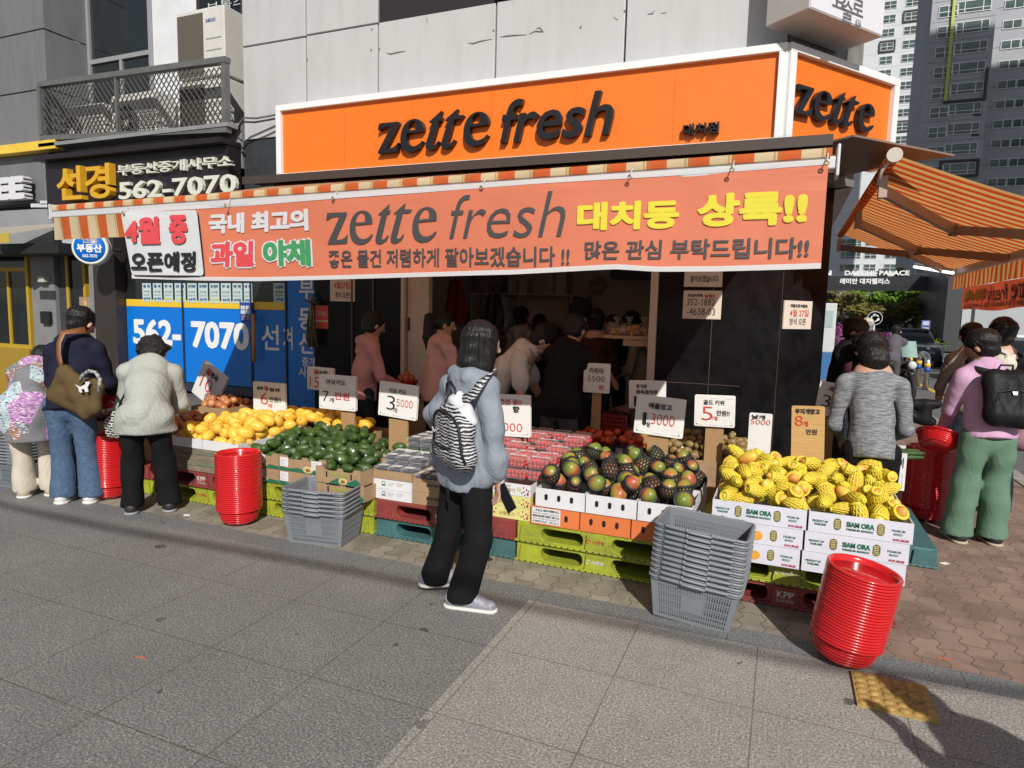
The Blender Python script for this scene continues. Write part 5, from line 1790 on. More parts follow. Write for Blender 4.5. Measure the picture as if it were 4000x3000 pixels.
def art_straw(lt, x0, y0, z0, wv, hv, d):
 T_(lt, "갓동!", x0, y0, z0, wv, hv, (.32, .66, .5, .88), 5, bold=.0)
 T_(lt, "산청딸기", x0, y0, z0, wv, hv, (.2, .25, .6, .58), 5, bold=.02)
 lt.box(x0 + .66 * wv, x0 + .75 * wv, y0 - .0012, y0 - .0004, z0 + .4 * hv, z0 + .72 * hv, 6)
 for cx, cz, s_ in ((.82, .75, .7), (.9, .6, .8), (.83, .4, .75), (.93, .25, 1.2), (.08, .4, .9)):
  oval(lt, cx * wv, cz * hv, .024 * wv * s_, .12 * hv * s_, x0, y0, z0, 1)
 for cx, cz in ((.78, .3), (.86, .15), (.95, .5), (.12, .7)):
  oval(lt, cx * wv, cz * hv, .018 * wv, .07 * hv, x0, y0, z0, 0)
def art_wood(lt, x0, y0, z0, wv, hv, d):
 T_(lt, "거봉 ◎ 한국컨테이너", x0, y0, z0, wv, hv, (.1, .5, .8, .85), 0, bold=.0)
ZT = [.254, .368, .481, .594]
for col_, (xa, xb) in enumerate(((-.318, .185), (.192, .694))):
 for k in range(3):
  dx = (-.02, -.012, 0)[k]
  side = "left" if col_ == 0 else "right"
  lv = ("bottom", "middle", "top")[k]
  carton(xa + dx, xb + dx, 3.845 + .004 * k, 4.23, ZP + k * .113, ZP + (k + 1) * .113, M_mcard, "white mango carton, %s of the %s front stack, green lettering" % (lv, side), art_mango if (k == 2 or col_ == 1) else art_mango2, "white mango cartons")
  if k == 2:
   carton(xa, xb, 4.235, 4.62, ZP + k * .113, ZP + (k + 1) * .113, M_mcard, "white mango carton behind the %s top one, hidden under the fruit" % side, None, "white mango cartons")
  else:
   carton(xa, xb, 4.235, 4.62, ZP + k * .113, ZP + (k + 1) * .113, M_mcard, "white mango carton, %s of the %s rear stack" % (lv, side), None, "white mango cartons")
for k, (xa, xb) in enumerate(((-1.43, -1.095), (-1.09, -.765), (-.76, -.43))):
 pos = ("left", "middle", "right")[k]
 carton(xa - .035, xb - .035, 3.925, 4.33, ZP, ZP + .126, M_ocard, "orange fruit carton, %s one of the three in the lower layer" % pos, art_sticker if k == 0 else art_holes, "orange cartons")
 carton(xa, xb, 3.915, 4.33, ZP + .127, ZP + .25, M_wcard, "white carton with oval holes, %s one holding red-green mangoes" % pos, art_holes, "white cartons with oval holes")
 carton(xa, xb, 4.335, 4.72, ZP, ZP + .25, M_wcard, "plain white carton in the rear row behind the %s holed one" % pos, None, "white cartons in the rear row")
for k, (xa, xb) in enumerate(((-2.045, -1.765), (-1.76, -1.475))):
 for j in range(3):
  m_ = (M_ycard, M_ycard, M_wcard)[j]
  carton(xa, xb, 4.0 - .05 * k, 4.42, ZP + j * .082, ZP + (j + 1) * .082, m_, "%s strawberry carton, %s of the %s stack" % (("yellow", "yellow", "white")[j], ("bottom", "middle", "top")[j], ("left", "right")[k]), art_straw, "strawberry cartons")
 carton(xa, xb, 4.425, 5.0, ZP, ZP + 3 * .082 + .01, M_wcard, "white strawberry carton in the rear behind the %s stack" % ("left", "right")[k], None, "rear strawberry cartons")
for j in range(2):
 carton(-2.725, -2.388, 3.955, 4.35, ZP + j * .075, ZP + (j + 1) * .075, M_wcard, "white blueberry carton with green mark, %s of two" % ("lower", "upper")[j], art_white, "blueberry cartons")
 carton(-2.382, -2.05, 3.955, 4.35, ZP + j * .095, ZP + (j + 1) * .095, M_kraft, "brown blueberry carton with black lettering, %s of two" % ("lower", "upper")[j], art_blue, "blueberry cartons")
carton(-2.728, -2.386, 3.952, 4.352, ZP + .151, ZP + .215, M_kraft, "brown tray with blueberry packs on top of the white cartons", None, "blueberry cartons")
carton(-2.70, -2.32, 4.36, 4.78, ZP, ZP + .29, M_wcard, "white carton carrying the rear blueberry packs", None, "blueberry cartons")
for k, (xa, xb) in enumerate(((-3.98, -3.57), (-3.565, -3.115))):
 for j in range(2):
  carton(xa, xb, 3.925, 4.3, ZP + j * .115, ZP + (j + 1) * .115, M_kraft, "brown avocado carton with white stickers, %s of the %s pair" % (("lower", "upper")[j], ("left", "middle")[k]), art_avo, "avocado cartons", notch=(j == 1))
for j in range(2):
 carton(-3.105, -2.69 - .02 * j, 3.80 - .01 * j, 4.2, ZP + j * .112 - .0, ZP + (j + 1) * .112, M_kraft, "brown avocado carton with lime lettering, %s one at the right" % ("lower", "upper")[j], art_avo2, "avocado cartons", notch=True)
for k, (xa, xb) in enumerate(((-3.98, -3.42), (-3.415, -2.95), (-2.94, -2.42))):
 carton(xa, xb, 4.31, 4.68, ZP, ZP + .235, M_kraft, "brown avocado carton in the rear row, %s" % ("left one by the melons", "middle one below the first sign", "right one below the second sign")[k], None, "avocado cartons", notch=True)
for j in range(2):
 r = thing("wooden_crate", "weathered wooden crate with green stencil, %s of two under the melons" % ("lower", "upper")[j], "crate", (-4.35, 3.93, ZP + .095 * j), 0, "wooden melon crates")
 m = MB()
 z0 = ZP + .096 * j
 for a_ in (0, .048):
  m.box(-4.76, -3.99, 3.925, 3.94, z0 + a_ + .002, z0 + a_ + .046)
  m.box(-4.76, -3.99, 4.35, 4.365, z0 + a_ + .002, z0 + a_ + .046)
  m.box(-4.76, -4.745, 3.941, 4.349, z0 + a_ + .002, z0 + a_ + .046)
  m.box(-4.005, -3.99, 3.941, 4.349, z0 + a_ + .002, z0 + a_ + .046)
 lt = MB()
 art_wood(lt, -4.76, 3.925, z0, .77, .094, .4)
 wp(r, m.build("planks", M_wood), lt.build("stencil", [pm("faded_green_print", (.06, .17, .10), .8)]))
for k, (xa, xb) in enumerate(((-4.76, -4.38), (-4.375, -3.985))):
 carton(xa, xb, 3.93, 4.38, ZP + .193, ZP + .275, M_wcard, "white tray of yellow melons on the wooden crates, %s one" % ("left", "right")[k], None, "melon trays")
carton(-4.76, -3.30, 4.70, 5.06, ZP - .26, ZP + .29, M_kraft, "large brown carton under the rear melons", None, "melon trays")
carton(-4.76, -3.99, 4.39, 4.69, ZP, ZP + .29, M_wcard, "white carton in the middle row under the melons", None, "melon trays")
carton(-5.35, -4.79, 4.0, 4.5, ZP, ZP + .32, M_kraft, "brown carton of apples behind the bending shoppers", None)
carton(-5.95, -5.40, 4.0, 4.5, ZP, ZP + .30, M_kraft, "brown carton of red onions behind the navy jacket shopper", None)
carton(-5.2, -4.78, 4.55, 4.95, ZP, ZP + .42, M_kraft, "brown carton of apples by the tilted price board", None)
carton(-.95, -.16, 5.03, 5.5, PZ + .001, .57, M_kraft, "brown carton heaped with golden kiwis", None)
def art_tom(lt, x0, y0, z0, wv, hv, d):
 lt.box(x0 + .02 * wv, x0 + .26 * wv, y0 - .0015, y0 - .0005, z0 + .3 * hv, z0 + .95 * hv, 3)
 T_(lt, "장수", x0, y0 - .001, z0, wv, hv, (.05, .55, .15, .8), 7, bold=.03)
 T_(lt, "장수", x0, y0 - .001, z0, wv, hv, (.05, .2, .22, .45), 7, bold=.02)
 T_(lt, "아마도 토마토", x0, y0, z0, wv, hv, (.32, .62, .52, .74), 10)
 oval(lt, .75 * wv, .75 * hv, .05 * wv, .07 * hv, x0, y0, z0, 10)
 for cx in (.55, .66, .77):
  oval(lt, cx * wv, .15 * hv, .07 * wv, .16 * hv, x0, y0, z0, 1)
carton(-1.66, -1.235, 5.25, 5.62, PZ + .001, .575, M_ncard, "navy tomato carton, left one of the two in the back row", art_tom, "navy tomato cartons")
carton(-1.23, -.97, 5.25, 5.62, PZ + .001, .575, M_ncard, "navy tomato carton, right one beside the kiwis", art_tom, "navy tomato cartons")
def art_cuc(lt, x0, y0, z0, wv, hv, d):
 T_(lt, "고맛나루", x0, y0, z0, wv, hv, (.1, .56, .75, .78), 2, bold=.03)
 T_(lt, "터", x0, y0, z0, wv, hv, (.78, .56, .92, .78), 1, bold=.03)
 T_(lt, "ㅡ ㅡ ㅡ ㅡ ㅡ ㅡ", x0, y0, z0, wv, hv, (.1, .82, .6, .84), 3)
def art_cuc2(lt, x0, y0, z0, wv, hv, d):
 T_(lt, "오이", x0, y0, z0, wv, hv, (.3, .6, .85, .88), 2, bold=.03)
 for k in range(6):
  lt.box(x0 + .1 * wv, x0 + .85 * wv, y0 - .0012, y0 - .0004, z0 + (.1 + .07 * k) * hv, z0 + (.106 + .07 * k) * hv, 3)
 for u_ in (.1, .35, .6, .845):
  lt.box(x0 + u_ * wv, x0 + (u_ + .008) * wv, y0 - .0018, y0 - .0010, z0 + .1 * hv, z0 + .456 * hv, 3)
 T_(lt, "시 사 항", x0, y0, z0, wv, hv, (.15, .5, .5, .55), 2)
carton(-.02, .36, 5.1, 5.5, PZ + .001, .50, M_wcard, "white cucumber carton, left one behind the mangoes", art_cuc, "cucumber cartons")
carton(.365, .72, 5.1, 5.5, PZ + .001, .50, M_wcard, "white cucumber carton behind the tall cardboard price board", art_cuc, "cucumber cartons")
carton(W(3462, 1840, 5.55).x, W(3540, 1840, 5.55).x, 5.55, 5.9, W(3500, 1915, 5.55).z, W(3500, 1768, 5.55).z, M_wcard, "white cucumber carton with a table print, beside the grey shirt shopper", art_cuc2, "cucumber cartons")
carton(.93, 1.40, 6.55, 6.95, .0, .50, M_wcard, "white carton with bulging yam bags at the street corner", None)
# ================================================================== fruit
def heap(rects, r, n, prof, seed, zb, K=14, exists=None, sq=.92):
 rg = random.Random(seed)
 pts = list(exists or [])
 out = []
 tot = sum((b - a) * (d - c) for a, b, c, d in rects)
 for i in range(n):
  best = None
  for k in range(K):
   u_ = rg.random() * tot
   for a, b, c, d in rects:
    ar = (b - a) * (d - c)
    if u_ <= ar:
     break
    u_ -= ar
   x, y = rg.uniform(a + r * .95, b - r * .95), rg.uniform(c + r * 1.12, d - r * .8)
   z = zb + r
   for q in pts:
    dd = (q[0] - x) ** 2 + (q[1] - y) ** 2
    lim = (2 * r * sq) ** 2
    if dd < lim:
     z = max(z, q[2] + math.sqrt(lim - dd) * .9)
   cost = z - prof(x, y)
   if best is None or cost < best[0]:
    best = (cost, x, y, z)
  if best[0] > .02:
   continue
  pts.append(best[1:])
  out.append(best[1:])
 return out
def uvball(rx, ry, rz, nu=16, nv=10, fn=None):
 m = MB()
 vs, fs = [], []
 for i in range(nv + 1):
  t = math.pi * i / nv
  for j in range(nu):
   a = 2 * math.pi * j / nu
   p = Vector((rx * math.sin(t) * math.cos(a), ry * math.sin(t) * math.sin(a), -rz * math.cos(t)))
   vs.append(fn(p, t, a) if fn else p)
 for i in range(nv):
  for j in range(nu):
   fs.append((i * nu + j, i * nu + (j + 1) % nu, (i + 1) * nu + (j + 1) % nu, (i + 1) * nu + j))
 m.add(vs, fs, 0, True)
 return m
def melon_mat():
 s = NT("melon_skin")
 X = s.xyz()
 a = s.math('ARCTAN2', X[1], X[0])
 w_ = s.math('ABSOLUTE', s.math('SINE', s.math('MULTIPLY', a, 5.0)))
 n = s.noise(25, 3)
 k = s.math('ADD', w_, s.math('MULTIPLY', s.math('SUBTRACT', n, .5), .3))
 c = s.ramp(k, [(.14, (.82, .68, .34)), (.26, (.80, .48, .03))])
 oi = s.n("ObjectInfo")
 c = s.mix(s.math('MULTIPLY', oi.outputs["Random"], .5), c, s.mix(1.0, c, (1, .84, .6), 'MULTIPLY'))
 c = s.mix(s.ramp(s.noise(16, 4), [(.6, (0, 0, 0)), (.75, (.5, .5, .5))]), c, (.5, .27, .03))
 s.base(c)
 s.rough(.5)
 return s.m
def avo_mat():
 s = NT("avocado_skin")
 n = s.noise(70, 3)
 oi = s.n("ObjectInfo")
 c = s.ramp(s.noise(18, 3), [(.3, (.025, .06, .014)), (.7, (.08, .145, .03))])
 c = s.mix(oi.outputs["Random"], c, s.mix(1.0, c, (.55, .6, .7), 'MULTIPLY'))
 s.base(c)
 s.rough(.38)
 s.bump(n, .6, .006)
 return s.m
def applemango_mat():
 s = NT("apple_mango_skin")
 X = s.xyz()
 oi = s.n("ObjectInfo")
 g = s.math('ADD', s.math('MULTIPLY', X[0], 9.0), s.math('ADD', s.math('MULTIPLY', s.noise(9, 2), .9), s.math('MULTIPLY', oi.outputs["Random"], .5)))
 c = s.ramp(g, [(.3, (.13, .19, .03)), (.72, (.25, .26, .045)), (.93, (.42, .19, .045)), (1.0, (.36, .09, .04))])
 d = s.noise(120, 2)
 c = s.mix(s.ramp(d, [(.62, (0, 0, 0)), (.7, (.5, .5, .5))]), c, (.5, .42, .15))
 s.base(c)
 s.rough(.36)
 return s.m
def yelmango_mat():
 s = NT("yellow_mango_skin")
 X = s.xyz()
 oi = s.n("ObjectInfo")
 g = s.math('ADD', s.math('MULTIPLY', X[0], 7.0), s.math('ADD', s.noise(7, 2), s.math('MULTIPLY', oi.outputs["Random"], .55)))
 c = s.ramp(g, [(.3, (.70, .55, .08)), (.65, (.76, .48, .08)), (.95, (.72, .31, .08))])
 s.base(c)
 s.rough(.42)
 return s.m
def kiwi_mat():
 s = NT("kiwi_skin")
 n = s.noise(60, 4)
 c = s.ramp(n, [(.3, (.16, .11, .04)), (.7, (.30, .21, .08))])
 s.base(c)
 s.rough(.5)
 return s.m
M_melon, M_avo, M_amg, M_ymg, M_kiwi = melon_mat(), avo_mat(), applemango_mat(), yelmango_mat(), kiwi_mat()
M_tom = pm("tomato_skin", (.62, .085, .025), .25, ns=8, na=.15)
M_apple = pm("apple_skin", (.38, .06, .04), .35, ns=14, na=.5, col2=(.5, .28, .1))
M_onion = pm("red_onion_skin", (.13, .03, .045), .35, ns=20, na=.3)
M_bnet = pm("black_foam_net", (.018, .018, .019), .6)
M_ynet = pm("yellow_foam_net", (.88, .74, .07), .55, transl=.25)
M_stk = pm("sticker_white", (.7, .7, .72), .5)
def sticker_on(m, rx, ry, rz, t, a, size, mi):
 n = Vector((math.sin(t) * math.cos(a), math.sin(t) * math.sin(a), -math.cos(t)))
 p = Vector((rx * n.x, ry * n.y, rz * n.z)) * 1.012
 nn = Vector((n.x / rx, n.y / ry, n.z / rz)).normalized()
 u_ = nn.orthogonal().normalized()
 v_ = nn.cross(u_)
 pts = [p + u_ * size * math.cos(q) + v_ * size * .7 * math.sin(q) + nn * (.002 - .0022 * 1) for q in [i * math.pi / 5 for i in range(10)]]
 m.add([p + nn * .0012] + pts, [(0, 1 + i, 1 + (i + 1) % 10) for i in range(10)], mi)
def net_mesh(rx, ry, rz, t0, t1, n, twist, rad, mat, fn=None, rim=True, k=1.03):
 m = MB()
 S = 14
 def pt(t, a, kk=k):
  p = Vector((rx * math.sin(t) * math.cos(a), ry * math.sin(t) * math.sin(a), -rz * math.cos(t)))
  return (fn(p, t, a) if fn else p) * kk
 for sg in (1, -1):
  for i in range(n):
   a0 = 2 * math.pi * i / n
   m.tube([pt(t0 + (t1 - t0) * q / S, a0 + sg * twist * q / S, k + .006 * sg) for q in range(S + 1)], rad, 3, 0)
 if rim:
  m.tube([pt(t1 + (.05 if j % 2 else -.03), 2 * math.pi * j / (2 * n), k + .03) for j in range(2 * n)], rad * 1.9, 4, 0, closed=True)
 return m.mesh("foam_net", mat)
def mesh_set(maker, n):
 return [maker(k) for k in range(n)]
def lobed(p, t, a):
 return p * (1 - .035 * abs(math.cos(5 * a)) ** 4 * math.sin(t))
def mk_melon(k):
 m = uvball(.05, .05, .068 + .005 * k, 30, 12, lobed)
 m.lathe([(.008, .068 + .005 * k - .002), (.006, .070 + .005 * k), (0, .071 + .005 * k)], 8, None, 1)
 if k == 0:
  sticker_on(m, .05, .05, .07, 1.4, .3, .012, 2)
 return m.mesh("melon", [M_melon, M_brp, pm("melon_sticker_red", (.6, .1, .05), .5)])
def mk_avo(k):
 def f(p, t, a):
  q = max(0.0, (p.z / .06 + 1) / 2)
  s_ = 1.0 - .28 * q ** 1.6
  return Vector((p.x * s_, p.y * s_, p.z * (1.0 if p.z < 0 else 1.18)))
 m = uvball(.042, .042, .053 + .003 * k, 16, 12, f)
 m.lathe([(.005, .061 + .003 * k), (0, .067 + .003 * k)], 6, None, 1)
 if k >= 2:
  sticker_on(m, .042, .042, .054, 1.75, 4.7, .012, 2)
 return m.mesh("avocado", [M_avo, M_brp, M_stk])
def mango_fn(p, t, a):
 return Vector((p.x + .006 * math.sin(t * 1.5), p.y, p.z)) * (1 + .03 * math.cos(a) * math.sin(t))
def mk_am(k):
 m = uvball(.050, .046, .058 + .002 * k, 18, 12, mango_fn)
 if k:
  sticker_on(m, .050, .046, .058, 2.3, -1.3 + k * .6, .012, 1)
 return m.mesh("apple_mango", [M_amg, pm("mango_sticker", (.55, .06, .06), .5), M_stk])
def mk_ym(k):
 m = uvball(.040, .034, .064 + .003 * k, 16, 12, mango_fn)
 sticker_on(m, .040, .034, .064, 2.05, 0.0, .011, 1)
 sticker_on(m, .041, .035, .065, 2.05, 0.0, .006, 2)
 return m.mesh("yellow_mango", [M_ymg, pm("mango_sticker_pale", (.55, .4, .3), .4), pm("mango_sticker_dark", (.2, .05, .04), .4)])
def spread(protos, pts, label, cat, name, group, rotf, nets=None, netname="foam_net", scale=.07, seed=1):
 rg = random.Random(seed)
 for i, p in enumerate(pts):
  me = protos[rg.randrange(len(protos))]
  o = bpy.data.objects.new(name, me)
  COL.objects.link(o)
  o.location = p
  o.rotation_mode = 'QUATERNION'
  o.rotation_quaternion = rotf(rg, p)
  s_ = (1.12 if name == 'apple_mango' else 1.0 if name == 'yellow_mango' else 1) * (1 + rg.uniform(-scale, scale))
  o.scale = (s_, s_, s_)
  tag(o, label, cat, group)
  if nets and rg.random() < nets[1]:
   c = bpy.data.objects.new(netname, nets[0][rg.randrange(len(nets[0]))])
   COL.objects.link(c)
   c.parent = o
def rot_any(rg, p):
 return Vector((rg.gauss(0, 1), rg.gauss(0, 1), rg.gauss(0, 1))).to_track_quat('Z', 'Y') @ __import__('mathutils').Quaternion((0, 0, 1), rg.uniform(0, 6.28))
def rot_flat(rg, p):
 d = Vector((rg.gauss(0, 1), rg.gauss(0, 1), rg.gauss(0, .35)))
 return d.to_track_quat('Z', 'Y') @ __import__('mathutils').Quaternion((0, 0, 1), rg.uniform(0, 6.28))
def rot_up(rg, p):
 d = Vector((rg.gauss(-.1, .6), rg.gauss(-.35, .6), 1.0))
 return d.to_track_quat('Z', 'Y') @ __import__('mathutils').Quaternion((0, 0, 1), rg.uniform(0, 6.28))
lin = lambda y0, z0, y1, z1: (lambda x, y: z0 + (z1 - z0) * min(1, max(0, (y - y0) / (y1 - y0))))
P = heap([(-4.76, -3.97, 3.93, 4.68)], .051, 120, lambda x, y: .575 + .085 * min(1, (y - 3.93) / .4) * min(1, (x + 4.80) / .25), 3, ZP + .20)
P2 = heap([(-4.7, -3.27, 4.62, 5.05)], .051, 70, lambda x, y: .655 - .08 * max(0, (x + 3.75) / .5), 4, .56, exists=P)
spread(mesh_set(mk_melon, 3), P + P2, "ripe yellow oriental melon with pale stripes in the heap left of the avocados", "melon", "melon", "yellow melons in the heap", rot_flat, seed=2)
P = heap([(-3.97, -3.12, 3.93, 4.66)], .044, 170, lambda x, y: .535 + .07 * min(1, (y - 3.93) / .5) - .10 * max(0, (-3.75 - x) / .2), 5, ZP + .15)
P += heap([(-3.10, -2.72, 3.80, 4.19)], .044, 44, lambda x, y: .52 + .07 * (y - 3.8) / .4 - .06 * max(0, (x + 2.9) / .2), 6, ZP + .14)
P += heap([(-3.10, -2.94, 4.2, 4.66), (-2.93, -2.44, 4.32, 4.66)], .044, 34, lambda x, y: .545, 7, ZP + .16)
spread(mesh_set(mk_avo, 4), P, "dark green bumpy avocado heaped in the brown cartons", "avocado", "avocado", "avocados in the cartons", rot_flat, seed=3, scale=.1)
NB = [net_mesh(.050, .046, .059, .12, t1, 17, 1.25, .0047, M_bnet, mango_fn) for t1 in (2.0, 2.25, 1.75, 2.5)]
P = heap([(-1.425, -.435, 3.92, 4.70)], .060, 96, lambda x, y: .575 + .075 * min(1, (y - 3.92) / .55), 8, ZP + .20)
spread(mesh_set(mk_am, 3), P, "red and green mango in a black foam net, heaped in the white holed cartons", "mango", "apple_mango", "mangoes in black foam nets", rot_up, (NB, .93), seed=4)
NY_ = [net_mesh(.040, .034, .066, .12, t1, 14, 1.5, .0047, M_ynet, mango_fn) for t1 in (2.0, 2.3, 2.5, 2.9)]
P = heap([(-.31, .69, 3.85, 4.61)], .0465, 200, lambda x, y: .645 + .09 * min(1, (y - 3.85) / .5) - .06 * max(0, (x - .52) / .17), 9, ZP + .30)
def rot_ym(rg, p):
 d = Vector((rg.gauss(0, .8), rg.gauss(-.55, .5), rg.gauss(.35, .45)))
 return d.to_track_quat('Z', 'Y') @ __import__('mathutils').Quaternion((0, 0, 1), rg.uniform(0, 6.28))
spread(mesh_set(mk_ym, 3), P, "yellow mango in a yellow foam net, heaped in the lilac-white cartons", "mango", "yellow_mango", "mangoes in yellow foam nets", rot_ym, (NY_, .97), seed=5)
P = heap([(-.94, -.17, 5.04, 5.48)], .0335, 170, lambda x, y: .63 + .09 * min(1, (y - 5.04) / .3), 10, .52)
def mk_kiwi(k):
 m = uvball(.030, .029, .038 + .002 * k, 14, 10)
 if k == 1:
  sticker_on(m, .030, .029, .039, 1.8, 4.6, .009, 1)
 return m.mesh("kiwi", [M_kiwi, M_stk])
spread(mesh_set(mk_kiwi, 2), P, "smooth brown golden kiwi heaped in the carton behind the mangoes", "kiwi", "kiwi", "kiwis in the carton", rot_flat, seed=6)
P = heap([(-1.65, -1.245, 5.26, 5.61), (-1.22, -.98, 5.26, 5.61)], .041, 60, lambda x, y: .615, 11, .50)
def mk_tom(k):
 m = uvball(.040, .040, .033, 16, 10)
 for q in range(5):
  a = q * 1.257 + k
  m.tube([(0, 0, .031), (.012 * math.cos(a), .012 * math.sin(a), .035), (.022 * math.cos(a), .022 * math.sin(a), .032)], [.003, .002, .001], 4, 1)
 return m.mesh("tomato", [M_tom, pm("tomato_calyx", (.05, .12, .03), .6)])
spread(mesh_set(mk_tom, 2), P, "orange-red tomato in the navy cartons of the back row", "tomato", "tomato", "tomatoes in the navy cartons", rot_up, seed=7)
def mk_apple(k):
 return uvball(.041, .041, .038, 16, 10, lambda p, t, a: Vector((p.x, p.y, p.z * (1 - .25 * math.exp(-((p.x ** 2 + p.y ** 2) / .0002)))))).mesh("apple", [M_apple])
P = heap([(-5.34, -4.80, 4.01, 4.49)], .041, 60, lambda x, y: .64, 12, .5) + heap([(-5.19, -4.79, 4.56, 4.94)], .041, 40, lambda x, y: .73, 13, .6)
spread(mesh_set(mk_apple, 1), P, "mottled red apple in the brown cartons beside the melons", "apple", "apple", "apples in the brown cartons", rot_up, seed=8)
def mk_onion(k):
 m = uvball(.036, .036, .034, 14, 10)
 m.lathe([(.008, .03), (.005, .045), (0, .05)], 6)
 return m.mesh("red_onion", [M_onion])
P = heap([(-5.94, -5.41, 4.01, 4.49)], .036, 70, lambda x, y: .63, 14, .48)
spread(mesh_set(mk_onion, 1), P, "dark red onion in the carton behind the navy jacket shopper", "onion", "red_onion", "red onions in the carton", rot_up, seed=9)
M_cuc = pm("cucumber_skin", (.035, .075, .015), .5, ns=20, na=.4, stretch=(3, .6, 3), bs=90, bst=.3)
M_zuc = pm("courgette_skin", (.13, .24, .05), .4, ns=18, na=.35)
def mk_cuc(k):
 m = MB()
 n = 12
 m.tube([((i / n - .5) * .34, .012 * math.sin(i / n * 3.14 + k), .006 * math.cos(i * .6)) for i in range(n + 1)], [.006 + .012 * math.sin(math.pi * min(1, max(.02, i / n))) ** .35 for i in range(n + 1)], 10)
 return m.mesh("cucumber", [M_cuc if k < 2 else M_zuc])
protos = mesh_set(mk_cuc, 3)
rg = random.Random(5)
for (xa, xb, yc, zb, n_, z_) in ((-.0, .34, 5.3, .47, 14, 0), (.38, .70, 5.3, .47, 16, 1), (W(3466, 1840, 5.55).x, W(3536, 1840, 5.55).x, 5.7, W(3500, 1768, 5.55).z - .06, 10, 2)):
 for i in range(n_):
  o = bpy.data.objects.new("cucumber", protos[2] if (z_ == 0 and i % 3 == 0) else protos[rg.randrange(2)])
  COL.objects.link(o)
  o.location = ((xa + xb) / 2 + rg.uniform(-.02, .02), (5.06 if z_ < 2 else 5.59) + (i % 7) * .05 * (1 if z_ < 2 else .8), zb + .02 + .034 * (i // 7) + rg.uniform(0, .008))
  o.rotation_euler = (rg.uniform(0, 6), 0, rg.uniform(-.12, .12))
  light = z_ == 0 and i % 3 == 0
  tag(o, "pale green courgette in the left white carton of the back row" if light else "dark green ridged cucumber lying in the white cartons of the back row", "courgette" if light else "cucumber", "courgettes in the left carton" if light else "cucumbers in the white cartons")
  if light:
   o.name = "courgette"
def wm_mat():
 s = NT("watermelon_rind")
 X = s.xyz()
 a = s.math('ARCTAN2', X[1], X[0])
 k = s.math('ADD', s.math('SINE', s.math('MULTIPLY', a, 10.0)), s.math('MULTIPLY', s.math('SUBTRACT', s.noise(14, 3), .5), 2.2))
 s.base(s.ramp(k, [(.0, (.012, .028, .012)), (.5, (.05, .085, .03))]))
 s.rough(.4)
 return s.m
M_wm = wm_mat()
wm = uvball(.13, .13, .145, 24, 14)
wm.lathe([(.008, .143), (.005, .16), (0, .162)], 6, None, 0)
me = wm.mesh("watermelon", M_wm)
for (x, y, z), lab in (((-4.26, 5.6, .52), "large dark striped watermelon, left one behind the melon heap"), ((-3.96, 5.55, .42), "striped watermelon lying lower, right one behind the melon heap"), ((-4.55, 5.65, .42), "dark watermelon half hidden by the melon price board")):
 o = link("watermelon", me, None, (x, y, z))
 o.rotation_euler = (.9, .3, x * 3)
 tag(o, lab, "watermelon", "watermelons behind the melons")
carton(-4.75, -3.82, 5.4, 5.85, 0, .36, M_ncard, "dark crate under the watermelons", None, None, "crate", "crate")
# ================================================================== clear packs of berries
def clear_plastic():
 s = NT("clear_plastic")
 s.p.inputs["Base Color"].default_value = (.9, .92, .93, 1)
 s.rough(.08)
 tr = s.n("BsdfTransparent")
 mx = s.n("MixShader")
 mx.inputs[0].default_value = .11
 s.l(tr.outputs[0], mx.inputs[1])
 s.l(s.p.outputs[0], mx.inputs[2])
 s.l(mx.outputs[0], s.out.inputs[0])
 return s.m
M_clear = clear_plastic()
M_straw = pm("strawberry_skin", (.50, .018, .02), .3, ns=90, na=.4)
M_leaf = pm("berry_leaf", (.07, .15, .03), .6)
M_blueb = pm("blueberry_skin", (.018, .022, .05), .5, ns=40, na=.5)
def pack_mesh(w_, d_, h_, lid):
 m = MB()
 b = .82
 for z, s0 in ((0, b),):
  pass
 lo_ = [(-w_ / 2 * b, -d_ / 2 * b, 0), (w_ / 2 * b, -d_ / 2 * b, 0), (w_ / 2 * b, d_ / 2 * b, 0), (-w_ / 2 * b, d_ / 2 * b, 0)]
 hi_ = [(-w_ / 2, -d_ / 2, h_), (w_ / 2, -d_ / 2, h_), (w_ / 2, d_ / 2, h_), (-w_ / 2, d_ / 2, h_)]
 fl = [(x * 1.08, y * 1.1, z) for x, y, z in hi_]
 tp = [(x * .86, y * .86, h_ + lid) for x, y, z in hi_]
 m.add(lo_ + hi_ + fl + tp, [(3, 2, 1, 0)] + [(i, (i + 1) % 4, (i + 1) % 4 + 4, i + 4) for i in range(4)] + [(i + 4, (i + 1) % 4 + 4, (i + 1) % 4 + 8, i + 8) for i in range(4)] + [(i + 4, (i + 1) % 4 + 4, (i + 1) % 4 + 12, i + 12) for i in range(4)] + [(12, 13, 14, 15)])
 return m
ps_tray = pack_mesh(.155, .105, .06, .012).mesh("tray", M_clear)
def straw_fill():
 m = MB()
 rg = random.Random(3)
 for i in range(5):
  for j in range(3):
   for l in range(2):
    x, y, z = -.055 + .0275 * i + rg.uniform(-.004, .004), -.03 + .03 * j, .018 + .026 * l
    m.ball((x, y, z), (.0155, .0165, .017), 8, 0)
    if rg.random() < .4:
     m.ball((x + .008, y - .006, z + .012), (.009, .009, .004), 6, 1)
 return m.mesh("berries", [M_straw, M_leaf])
me_sf = straw_fill()
lb = MB().box(-.062, .062, .012, .034, .073, .0745, 0)
lb.box(-.03, .03, .018, .024, .0746, .0752, 1)
me_lb = lb.mesh("paper_label", [M_stk, M_rpr])
def straw_pack(loc, rz, label):
 r = thing("strawberry_pack", label, "fruit pack", loc, rz, "clear packs of strawberries")
 link("tray", ps_tray, r)
 link("berries", me_sf, r)
 link("paper_label", me_lb, r)
rg = random.Random(9)
zs_ = ZP + .25
